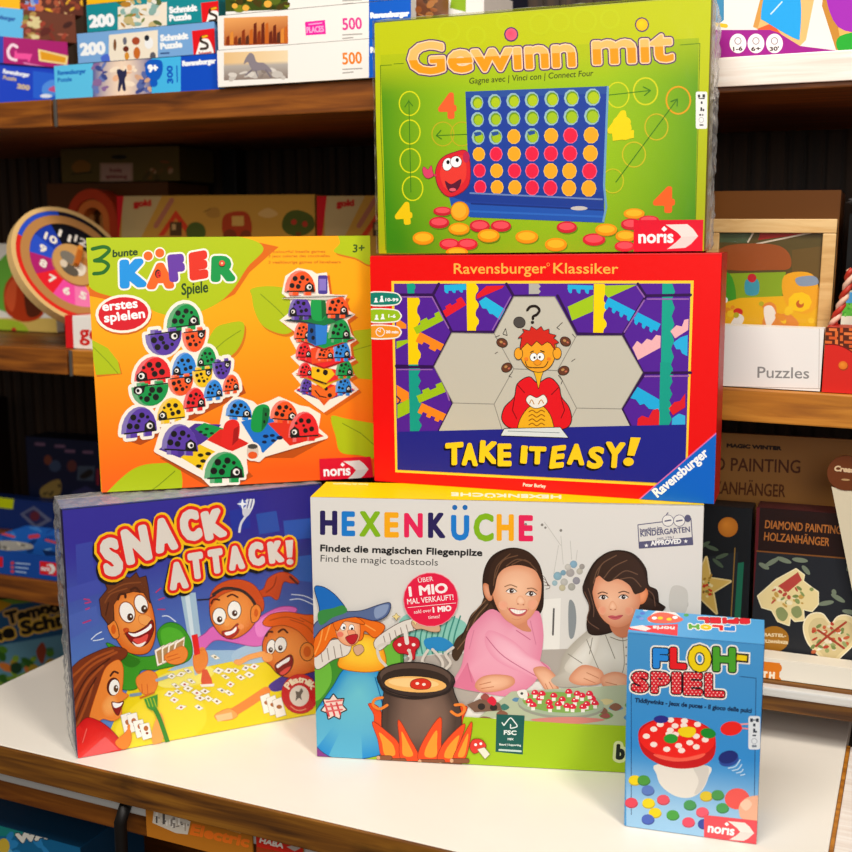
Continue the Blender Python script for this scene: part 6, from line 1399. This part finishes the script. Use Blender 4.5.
for i in range(12):
    a = pi / 2 - i * pi / 6 ; r_ = .043; x, y = r_ * cos(a), .1 + r_ * sin(a); tx = str(i if i else 12)
    Pn.t(tx, x - .004 * len(tx), y - .0055, x + .004 * len(tx), y - .0055, .011, 'ece4d8', b=.0008, up=(0, 1))
m.art(Pn); m.build('dial', MP, ck)
m = MB(); disc(m, .0, .0298, -.007, .004, ['c89858'], 40)
Pc = Print([(-.1, .2), (.1, .2), (.1, 0), (-.1, 0)], .2, .2, lambda x, y, l: (x - .1, -.0072 - l, CZ + y - .1))
for x, y, rx, ry, c in ((-.01, .105, .012, .009, '7a7468'), (.008, .098, .008, .012, 'e8dcc8'), (-.004, .088, .012, .008, '5c5448'), (.012, .112, .008, .006, 'b87838'), (-.014, .092, .005, .006, 'd8c8b0')): Pc.e(x, y, rx, ry, c, n=14)
m.art(Pc); m.build('centre_picture', MP, ck)
m = MB(); m.box(-.003, .003, -.012, -.0078, CZ - .004, CZ + .030, 'd88a2c', bev=.001); m.box(-.0035, .0035, -.015, -.0122, CZ - .004, CZ + .02, 'b8601c', bev=.001); m.build('hands', MP, ck)
s3, z3 = hit(66.5, 350, T0 + .012); z3 = zsh('mid', s3) + .0006; base = W(s3, T0 + .012, z3)
m = MB(); m.box(.011, .12, 0, .05, 0, .040, 'f2ece4', bev=.0008); m.box(0, .0108, -.0004, .0505, .0002, .0404, 'dc1a20')
Pb = Print([(0, 1), (1, 1), (1, 0), (0, 0)], .1, .04, lambda u, v, l: (.013 + u, -.0002 - l, v)); Pb.t('goki', .09, .28, .62, .28, .5, 'd8241c', b=.010, up=(0, 1)); m.art(Pb)
o = m.build('stand', MP, ck); o.matrix_parent_inverse = (Matrix.Translation(ck.location) @ RC.to_4x4()).inverted()
o.location = base; o.rotation_euler = (0, TM, YS)
def a21(P):
    P.fill('5c4a18'); P.b([(72, 166), (80, 160), (90, 164), (88, 172), (76, 173)], '8a5a14'); P.l([(72, 174), (92, 172)], 1.5, '2c2408'); P.p([(100, 163), (133, 163), (133, 182), (100, 182)], 'a8846c'); P.p([(102, 165), (131, 165), (131, 180), (102, 180)], 'b8907c'); P.t('holz', 110, 172, 122, 172, 4, '7a1c18', b=.2); P.t('spielzeug', 106, 178, 127, 178, 3.6, '7a1c18', b=.2)
    P.e(119, 157, 8, 2.2, '18140a'); blotch(P, 144, 160, 172, 182, 12, ['6a4c1c', '8a4a1c', 'a8805c', '4c3c14'], 21)
bx, _, w, h, z = gbox('carton_box', 'brown cardboard box standing at the back under the olive one', 'box', None, (52, 300), (171, 302), (52, 183.5), T0 + .24, .10, flat('58300c'), '4c2a0a', z0=('mid', .002), tilt=TM)
gbox('toy_box', 'olive cardboard toy box with pink label lying on the brown carton', 'toy box', None, (62, 182.5), (180, 182.5), (62, 149), T0 + .245, .085, a21, '4c3c14', z0=z + h + .0015, tilt=TM)
# arch toy
sa, za = hit(102, 300, T0 + .222); zm = zsh('mid', sa) + .0012
ar = empty('wooden_arch_toy', W(sa, T0 + .222, zm), (0, 0, YS), 'red and orange wooden arch toy standing behind the clock', 'wooden toy')
hh = (hit(102, 212, T0 + .222)[1] - zm)
def arch(mb, r0, r1, y0, y1, c, base):
    n = 20; vs = []
    for i in range(n + 1):
        a = pi * i / n
        for r in (r0, r1):
            for y in (y0, y1): vs.append((r * cos(a), y, base + r * sin(a)))
    fs = []
    for i in range(n):
        b_ = i * 4; fs += [[b_, b_ + 2, b_ + 6, b_ + 4], [b_ + 1, b_ + 5, b_ + 7, b_ + 3], [b_ + 2, b_ + 3, b_ + 7, b_ + 6], [b_, b_ + 4, b_ + 5, b_ + 1]]
    mb.add(vs, fs, c)
m = MB(); arch(m, .030, .044, -.012, .012, 'c03a14', hh - .012)
for x in (-.044, .030): m.box(x, x + .014, -.012, .012, 0, hh - .012, 'c03a14')
m.build('outer_arch', MP, ar)
m = MB(); arch(m, .018, .029, -.010, .010, 'd8702c', hh - .012)
for x in (-.029, .018): m.box(x, x + .011, -.010, .010, 0, hh - .012, 'd8702c')
m.build('inner_arch', MP, ar)
for x in (-.009, .009):
    m = MB(); m.tube([(x, 0, 0), (x, 0, hh - .004)], .004, 'b87438'); m.build('post', MP, ar)
def goki(x0, W_):
    def f(P):
        P.fill('b88a34')
        P.use(x0, 196, 1)
        P.p([(0, 70), (0, 0), (W_, 0), (W_, 70)], 'bc8c34'); P.p([(0, 0), (40, 0), (10, 60), (0, 70)], 'b8a06c'); P.p([(-6, 70), (2, 0), (-8, 0), (-14, 70)], 'c8141c')
        P.t('goki', 12, 10.5, 29, 9.5, 6.2, 'b81c14', b=.7)
        P.l([(50, 4), (34, 30)], 5, 'a8684c'); P.p([(36, 40), (54, 14), (72, 38)], 'c83a14'); P.p([(42, 40), (54, 22), (66, 40)], 'c08030'); P.r(48, 26, 60, 40, '4c3414'); P.r(50, 28, 54, 34, 'b8945c'); P.e(74, 36, 10, 10, '4a5a1c')
        P.b([(84, 18), (88, 12), (96, 12), (98, 20), (90, 22)], 'a87a30'); P.b([(100, 30), (104, 18), (124, 16), (130, 30), (126, 40), (104, 40)], 'a83a14'); P.r(110, 20, 122, 30, 'c89c4c'); P.e(108, 40, 7, 7, '7a3414'); P.e(124, 40, 6, 6, '7a3414')
        P.b([(136, 18), (146, 12), (156, 18), (146, 22)], 'c8a05c'); P.b([(160, 30), (164, 18), (176, 14), (190, 20), (192, 32), (180, 40), (166, 38)], '4a5418'); P.r(174, 36, 179, 52, '6a3c10'); P.e(172, 26, 3, 3, 'a8341c'); P.e(183, 28, 3, 3, 'a8341c')
        P.l([(82, 16), (88, 13)], 1, '7a5a20'); P.use()
    return f
tG = T0 + .172
gbox('toy_box', 'long yellow wooden toy box with house, tractor and tree pictures', 'toy box', 'yellow toy boxes on the middle shelf', (120, 300), (315, 305), (120, 196), tG, .03, goki(122, 190), '8a6420', z0=('mid', .0012), tilt=TM)
gbox('toy_box', 'yellow wooden toy box beside the long one, ending behind the lime box', 'toy box', 'yellow toy boxes on the middle shelf', (317, 305), (470, 310), (317, 196), tG, .03, goki(325, 150), '8a6420', z0=('mid', .0012), tilt=TM)

# ---- right: framed puzzle, white tray, brick basket
gbox('carton_box', 'tall brown cardboard box at the back above the framed puzzle', 'box', None, (690, 380), (828, 386), (690, 191.5), T0 + .15, .1, flat('a86420'), '8a4c14', z0=('mid', .002), tilt=TM)
def crate(r, w, h, d):
    q = .012
    m = MB()
    for a in ((0, w, 0, .016), (0, w, h - q * 1.1, h), (0, q, .0162, h - q * 1.1 - .0002), (w - q, w, .0162, h - q * 1.1 - .0002)): m.box(a[0], a[1], -.004, .022, a[2], a[3], bev=.001)
    m.build('wooden_frame', M_LIGHTWOOD, r)
    m = MB(); m.add([(q, -.0015, .016), (w - q, -.0015, .016), (w - q, -.0015, h - q), (q, -.0015, h - q)], [[0, 1, 2, 3]], 'fff'); m.build('clear_window', M_PANE, r)
def a24(P):
    P.fill('5a4a20'); P.p([(708, 228), (756, 228), (748, 243), (708, 242)], '4c5c3c'); P.p([(758, 240), (762, 228), (826, 226), (824, 232)], 'a82018'); P.l([(756, 244), (824, 230)], 1.6, 'd8c8b0'); P.l([(748, 242), (756, 228)], 1.6, 'd8c8b0')
    P.b([(712, 262), (726, 246), (770, 244), (788, 252), (790, 268), (770, 270), (730, 270)], 'a0501c'); P.p([(792, 250), (824, 246), (820, 284), (792, 280)], '6a5020')
    P.p([(708, 274), (786, 272), (782, 298), (708, 300)], '8aa81c'); P.b([(712, 276), (730, 274), (736, 300), (724, 314), (712, 308)], '3c9a24'); P.b([(746, 280), (758, 280), (758, 294), (746, 294)], '3c9ab0'); P.e(752, 278, 4.5, 4.5, 'c8202c')
    P.p([(708, 326), (712, 306), (740, 298), (784, 296), (820, 290), (818, 328)], 'f0b410'); P.b([(784, 276), (812, 274), (820, 300), (806, 314), (786, 304)], 'f0a81c'); P.e(800, 302, 12, 10, 'f8c80c', n=9); P.e(800, 304, 4, 4, 'c8601c'); P.b([(796, 278), (814, 276), (818, 284), (800, 286)], '8a9ab0')
    P.b([(764, 326), (766, 312), (762, 306), (770, 302), (776, 306), (778, 314), (790, 314), (798, 326)], 'e88a34'); P.b([(764, 308), (772, 306), (776, 316), (770, 326), (766, 324)], 'f8ece0'); P.e(738, 312, 5, 4, 'd83020'); P.b([(730, 326), (738, 314), (744, 318), (740, 326)], 'f0e8e0'); P.e(725, 300, 3, 3, 'f4f4f0')
    blotch(P, 712, 300, 812, 324, 14, ['f8c820', 'e8901c', 'b8b020'], 24)
gbox('framed_puzzle', 'puzzle set in a light wooden frame with yellow dog picture behind the white tray', 'puzzle', None, (700, 384), (826, 388), (702, 219), T0 + .062, .02, a24, '6a5828', z0=('mid', .0012), tilt=TM, kids=crate, part='picture_panel')
def a25(P):
    P.fill('efebe6'); P.t('Puzzles', 757.5, 377.5, 809, 378.5, 11.5, '8c8a88', b=.12); P.l([(719, 386.2), (820, 388.6)], .8, 'b8b0a8'); P.l([(819.4, 326), (818.8, 389)], .7, 'c8c0b8')
gbox('display_tray', 'white cardboard tray lettered Puzzles on the middle shelf', 'tray', None, (714, 386.3), (820, 389), (714, 325), T0 + .006, .026, a25, 'e8e4de', z0=('mid', .001), tilt=TM)
def a26(P):
    P.fill('d8261c'); P.p([(818, 322), (870, 326), (870, 352), (840, 350), (818, 344)], '5a2410')
    for j in range(6):
        for i in range(7):
            x, y = 819 + i * 10 + (j % 2) * 5, 328 + j * 4.2
            P.p([(x, y), (x + 8, y + .4), (x + 8, y + 3.2), (x, y + 2.8)] if (i + j) % 2 else [(x + 1, y - 1), (x + 4, y - 1), (x + 4, y + 4.6), (x + 1, y + 4.6)], ('e06a2c', 'd85a24', 'e87a3c')[(i * 2 + j) % 3])
    P.b([(816, 350), (824, 344), (840, 346), (856, 356), (872, 374), (872, 400), (816, 400)], 'd8261c'); P.l([(818, 345), (838, 345), (856, 355), (870, 372)], 1.2, '7a140c', sm=True); P.e(843.5, 366, 5, 4.6, 'a83c10'); P.e(843, 365.2, 4.6, 4.2, 'f0922c', c2='e07018')
def rope(r, w, h):
    pts = [(.004 + .012 * math.sin(min(i / 14, 1) * 1.5), .030, h + .052 * i / 14) for i in range(15)]
    for ph, c in ((0, 'b83424'), (pi, 'e0b8a0')):
        m = MB(); m.tube([(x + .0022 * cos(i * 1.3 + ph), y + .0022 * sin(i * 1.3 + ph), z) for i, (x, y, z) in enumerate(pts)], .0026, c, n=7); m.build('rope_handle', MP, r)
bb, Mx, w, h, z = gbox('toy_basket_box', 'red toy basket box with woven brick pattern and orange button', 'toy box', None, (821.8, 389), (874, 391), (822.3, 327), T0 + .006, .044, a26, 'b81c14', z0=('mid', .0006), tilt=TM, kids=lambda r, w, h, d: rope(r, w, h), part='box_body')

def a27(P):
    P.fill('e8e4d0'); P.r(836, 290, 880, 303, '4a9ad0'); P.p([(838, 303), (880, 303), (880, 316), (838, 316)], '58b83c')
    blotch(P, 840, 304, 860, 315, 10, ['78c850', '3c9a2c'], 27, (1, 2), (1, 2))
gbox('toy_box', 'small white and green toy box peeping over the red basket box', 'toy box', None, (836.5, 380), (880, 382), (837.5, 292), T0 + .062, .05, a27, 'd8d4c0', z0=('mid', .0012), tilt=TM)
gbox('storage_box', 'black box at the back right corner of the middle shelf', 'box', None, (838, 380), (905, 384), (838, 214), T0 + .13, .12, flat('0c0a0a'), '0c0a0a', z0=('mid', .002), tilt=TM)
sb, zb = hit(842, 214, T0 + .128)
bm = bmesh.new(); bmesh.ops.create_icosphere(bm, subdivisions=4, radius=1)
rb = random.Random(9)
from mathutils import noise as _nz
for v in bm.verts:
    k = 1 + .45 * _nz.noise(v.co * 2.3) + .22 * _nz.noise(v.co * 6.1)
    v.co = Vector((v.co.x * .05 * k, v.co.y * .04 * k, .018 + max(-.0165, v.co.z * .018 * k)))
m = MB(); m.bm(bm, 'fff', smooth=False); o = m.build('plastic_bag', M_BAG, None, W(sb + .062, T0 + .19, zb + .0012), (0, 0, YS)); tag(o, 'crumpled clear plastic bag on the black box at the back right', 'plastic bag')

# ================================================================== lower shelf
def a30(P):
    P.fill('a06c34'); P.t('MAGIC WINTER', 727, 447, 781, 450, 3.6, '2c1608', b=.5); P.t('DIAMOND PAINTING', 652, 468, 800, 473, 13.5, '54280a', b=.25); P.t('HOLZANHÄNGER', 690, 492, 785, 497, 13, '5a2c0c', b=.25)
gbox('display_board', 'brown cardboard display board with dark lettering behind the craft boxes', 'display', None, (690, 668), (905, 690), (690, 431), T0 + .085, .006, a30, '6a4016', z0=LV['low'][0] + .0008)
def a31(P):
    P.fill('16181c'); P.e(728, 527, 10, 10, 'd8882c', c2='b86a1c'); P.p([(690, 560), (738, 552), (736, 625), (690, 625)], '20242a')
    st = [(703 + (28 if i % 2 == 0 else 11) * sin(i * pi / 5 + .12), 587 - (30 if i % 2 == 0 else 12) * cos(i * pi / 5 + .12)) for i in range(10)]
    P.p(st, 'd8b45c', ol=(1.4, 'e8d090')); blotch(P, 694, 572, 712, 600, 30, ['8a5a24', 'c83c24', '6a7a3c', 'e8d8a0', 'a8802c'], 31, (1, 2), (1, 1.6))
    for x, y, a in ((712, 548, 20), (722, 556, -20), (704, 545, -30), (718, 563, 40)): P.e(x, y, 7, 2, '4c5c48', a)
    P.l([(735, 548), (731, 620)], 1.2, '8a6a30'); P.p([(738, 563), (744, 562), (740, 625), (734, 625)], '1c6a50')
def a32(P):
    P.fill('24100c'); P.p([(745, 505), (760, 505), (752, 680), (742, 680)], '5c141c'); P.p([(757, 551), (880, 561), (880, 680), (748, 672)], '22242a'); P.l([(757, 551), (880, 561)], 1.5, '7a4a20')
    P.t('DIAMOND PAINTING', 765, 528, 841, 534, 8.4, 'a8642c', b=.2); P.t('HOLZANHÄNGER', 764, 540, 829, 546, 8.4, 'a8642c', b=.2)
    for x, y, a, rx in ((772, 562, -30, 8), (784, 560, 20, 8), (800, 560, 8, 8), (806, 570, 50, 6), (764, 566, 30, 6), (826, 603, -10, 8), (838, 598, 30, 8), (850, 612, 10, 8), (850, 566, -60, 6), (834, 592, 70, 3)): P.e(x, y, rx, 2.4, '75806c', a)
    P.p([(758, 596), (776, 580), (796, 569), (804, 575), (803, 581), (812, 588), (818, 592), (818, 604), (812, 611), (803, 609), (804, 620), (795, 621), (790, 616), (789, 625), (778, 621), (772, 610), (762, 607)], 'ead69c', ol=(1, 'f4e8c0'))
    P.p([(778, 586), (798, 572), (802, 580), (788, 592), (784, 590)], 'b8443c'); blotch(P, 772, 588, 812, 606, 26, ['7a8a4c', '8a9a5c', 'c8a050', 'b84c3c', 'f0e4c0'], 33, (1.5, 3.5), (1, 2.5)); P.b([(776, 610), (782, 607), (788, 614), (784, 621), (778, 618)], '8a9460'); P.b([(792, 608), (799, 606), (802, 614), (797, 618), (792, 614)], '8a9460')
    ht = [(831, 624), (822, 614), (810, 615), (804, 626), (808, 642), (820, 656), (829, 666), (842, 655), (856, 640), (858, 624), (848, 616), (838, 617)]
    P.b(ht, 'ead6a0', ol=(1.2, 'f4e8c8')); P.b([(831 + (x - 831) * .84, 641 + (y - 641) * .84) for x, y in ht], 'd8c490'); blotch(P, 812, 622, 850, 652, 40, ['b8402c', '7a8a4c', 'e8dcc0', 'c8643c', '98a468', 'f0e8d4'], 34, (1.5, 4), (1, 2.4)); P.l([(816, 646), (830, 634), (846, 622)], 2.2, 'a83c28', sm=True); P.l([(818, 630), (830, 638), (844, 648)], 2.2, 'a83c28', sm=True)
    P.e(774, 639, 15, 13, 'a8701c'); P.t('BASTEL-', 764, 636, 786, 637, 3.2, 'f0dcb0', b=.2); P.t('HOLZANHÄNGER', 761, 642, 788, 644, 3, 'f0dcb0', b=.15); P.p([(785, 655), (824, 661), (822, 670), (784, 664)], 'b87a20'); P.l([(789, 660), (818, 664.5)], 1.6, 'e8d0a0')
zl = LV['low'][0]
gbox('craft_box', 'black craft box with glittering golden star beside the large white game', 'craft box', 'diamond painting craft boxes', (690, 668), (746, 676), (690, 504), T0 + .034, .03, a31, '14161a', z0=zl + .0008)
gbox('craft_box', 'dark craft box with wooden tree and heart ornaments on the lower shelf', 'craft box', 'diamond painting craft boxes', (750, 676), (885, 692), (755, 507), T0 + .030, .03, a32, '3c1418', z0=zl + .0008)
def a33(P):
    P.fill('ece4d4'); P.p([(740, 659), (780, 663), (779, 685), (740, 682)], 'e07a18'); P.t('WERKSTATT H', 722, 674.5, 774, 678.5, 6.4, 'f8e8d0', b=.7); P.e(779, 668, 3, 4, 'e07a18'); P.e(778.5, 681, 3, 4, 'e07a18')
gbox('display_tray', 'cream cardboard tray front with orange tag below the craft boxes', 'tray', None, (690, 672), (890, 700), (690, 648), T0 + .002, .024, a33, 'e4dccc', z0=zl + .0008)
sq, zq = hit(846, 473, T0 + .022)
rb_ = empty('ribbon_badge', W(sq, T0 + .022, zl + .0268), (0, 0, YS), 'brown round badge with cream ribbon standing before the display board', 'badge')
hq = zq - zl - .0268
m = MB(); m.prism([(.0165 * cos(i * pi / 14), hq + .0165 * sin(i * pi / 14)) for i in range(28)], -.002, .002, '6a3414')
Pq = Print([(-.02, hq + .02), (.02, hq + .02), (.02, hq - .02), (-.02, hq - .02)], .04, .04, lambda u, v, l: (u - .02, -.0021 - l, hq - .02 + v)); Pq.t('Creativ', -.010, hq + .002, .012, hq + .001, .005, 'd8b890', b=.0004, up=(0, 1), shear=.2); Pq.e(0, hq - .006, .004, .001, 'b89060', n=10); m.art(Pq); m.build('disc', MP, rb_)
m = MB(); m.prism([(-.012, hq - .014), (.006, hq - .0168), (.05, 0), (.026, 0)], -.0015, .0015, 'd8ccb0'); m.build('ribbon', MP, rb_)

# ---- lower shelf, left
def a40(P):
    P.fill('0c1430'); 
    for x, y in ((36, 444), (56, 446), (66, 451), (84, 452)): P.l([(x, y), (x + 8, y + .4)], 3.2, '6a4c64')
    P.p([(78, 466), (95, 466), (94, 481), (77, 480)], '3c4858'); P.b([(80, 476), (90, 469), (93, 474), (84, 479)], '181414'); P.e(55, 466, 6, 6, '30405c'); P.e(48, 460, 4, 5, '6a3424'); P.e(72, 466, 5, 6, '5a2c28'); P.b([(40, 490), (50, 482), (60, 480), (60, 494), (44, 498)], '8a7038'); blotch(P, 44, 484, 60, 496, 6, ['2c2414', '5a4828'], 40, (1, 2), (1, 2)); P.p([(72, 492), (86, 486), (98, 492), (90, 502), (72, 502)], '2c2c54'); P.l([(98, 470), (98, 484)], 3, '8a1c2c')
gbox('game_box', 'dark navy game box with small pictures at the back of the lower shelf', 'game box', None, (33, 545), (108, 552), (34, 437), T0 + .22, .05, a40, '0a1024', z0=zl + .0008)
def a41(P):
    P.fill('0c2c6c'); P.p([(-5, 497), (14, 499), (13, 509), (-5, 507)], 'c8d80c'); P.p([(20, 514), (34, 506), (52, 520), (36, 529)], '5c6484'); P.p([(24, 514), (34, 509), (46, 520), (36, 525)], '242c5c'); P.e(35, 516, 5, 5, '5c2434'); P.l([(-10, 530), (58, 534)], 3, '14386c')
gbox('game_box', 'blue game box with yellow tag standing upright at lower left', 'game box', None, (-34, 570), (58, 577), (-34, 494), T0 + .19, .025, a41, '0a2458', z0=zl + .0008)
def a42(P):
    P.fill('14489c'); P.p([(-10, 556), (3, 557), (3, 567), (-10, 566)], 'd01828'); 
    for k in range(3): P.e(12.5, 563 + k * 4.2, 2, 1.7, ('c83c50', 'b8506c', 'c83c50')[k]); P.l([(16, 563 + k * 4.2), (30 - k * 2, 564.2 + k * 4.2)], 1.5, '9cb4d8')
    noris(P, [(40, 561), (57, 563), (57, 576), (40, 574)], 'dc1c28')
def t42(P):
    P.fill('1c5cb4'); blotch(P, -10, 528, 58, 556, 12, ['3c7cc8', '14489c', '6ca0d8', '0c387c'], 42, (4, 9), (1, 3)); P.b([(-6, 542), (10, 541), (30, 544), (32, 549), (10, 551), (-6, 548)], 'a8a49c'); blotch(P, -4, 543, 28, 549, 12, ['c8c0b0', '7c7870', '5c5a54'], 43, (1, 3), (1, 1.6)); P.l([(0, 533), (14, 537)], 2.4, 'c8485c'); P.l([(30, 537), (38, 536)], 4, 'c83c50'); P.l([(46, 540), (56, 543)], 2.4, 'c84c5c'); P.p([(42, 550), (56, 552), (56, 556), (46, 556)], '0c2c64')
gbox('game_box', 'blue game box with red label lying flat on the lower shelf, far left', 'game box', None, (-34, 565), (58, 580.5), (-34, 546), T0 + .004, .115, a42, '103c84', z0=zl + .0008, top=t42)
def a43(P):
    P.fill('160a06')
    for y in (404, 440, 470): P.l([(-10, y), (4, y), (4, y + 28), (-10, y + 28)], 1.2, '8a7460')
    P.e(-1, 450, 3.5, 6, '7a2418'); P.e(-2, 416, 4, 8, '5a1c14')
gbox('game_box', 'dark brown game box with framed pictures at the far left edge', 'game box', None, (-60, 560), (5.5, 566), (-60, 396), T0 + .225, .03, a43, '140a06', z0=zl + .0008)
# ---- snail game on the shelf below, far left
def a44(P):
    P.fill('6a8a2c'); P.p([(-60, 612), (90, 596), (90, 640), (-60, 664)], '1c4a70'); P.p([(-60, 600), (0, 600), (12, 604), (0, 612), (-60, 624)], 'b8860c'); P.p([(-60, 655), (90, 630), (90, 660), (-60, 690)], '5c8a9c')
    P.t('Tempo', 8, 624, 60, 610.5, 12, '16100c', b=1.1, ol=[(2.8, 'c89a50')]); P.t('Kleine Schnecke', -46, 650, 114, 613, 13, '16100c', b=1.2, ol=[(3.2, 'd8a83c')])
    blotch(P, -20, 648, 80, 700, 60, ['4a7a20', '7a9a2c', '2c5a1c', 'c8702c', 'a88a2c', '3c6a3c'], 44, (3, 9), (2, 6)); P.e(16, 668, 6, 6, '1c3c24'); P.b([(36, 652), (42, 642), (46, 650), (42, 664)], '8a3a24')
gbox('game_box', 'green snail race game box standing below the shelf at far left', 'game box', None, (-40, 720), (78, 690), (-40, 607), T0 + .03, .05, a44, '3c5a1c', yaw=math.radians(34), z0=-.2590)
# ---- below the table
def a45(P):
    P.fill('146a9c'); P.p([(-40, 815), (100, 822), (100, 836), (-40, 836)], '1c8a84'); blotch(P, 0, 836, 60, 870, 12, ['2c8ac8', '0c4c7c', '5cb0d8'], 45, (4, 10), (2, 5)); P.t('WALDI', 18, 842, 72, 834, 8, 'f0ece0', b=1.4, ol=[(2.2, '1c2c3c')]); P.e(4, 846, 6, 8, 'd8b83c')
gbox('game_box', 'blue and green game box on the shelf below the table', 'game box', None, (-50, 880), (84, 905), (-50, 812), .075, .10, a45, '0c3c5c', z0=-.2590, yaw=YT)
# ================================================================== light
def area(name, loc, tgt, size, power, col, sy=None):
    l = bpy.data.lights.new(name, 'AREA'); l.energy = power; l.color = col; l.size = size
    if sy: l.shape = 'RECTANGLE'; l.size_y = sy
    o = bpy.data.objects.new(name, l); COL.objects.link(o); o.location = loc
    o.rotation_euler = (Vector(tgt) - Vector(loc)).to_track_quat('-Z', 'Y').to_euler()
    return o
area('ceiling_spot', (.6, -.1, 2.0), (.05, 1.0, .25), .3, 25, (1, .93, .84))
area('ceiling_panel', (-.55, -.15, 2.0), (-.1, 1.0, .25), .8, 29, (1, .96, .90))
area('front_fill', (.1, -1.8, 1.3), (0, 1.0, .3), 1.6, 30, (1, .97, .94))  # added fill from the front to lift shaded goods, no fixture of the shop
w = bpy.data.worlds.new('shop'); SC.world = w; w.use_nodes = True
w.node_tree.nodes['Background'].inputs[0].default_value = (.9, .82, .72, 1); w.node_tree.nodes['Background'].inputs[1].default_value = .10
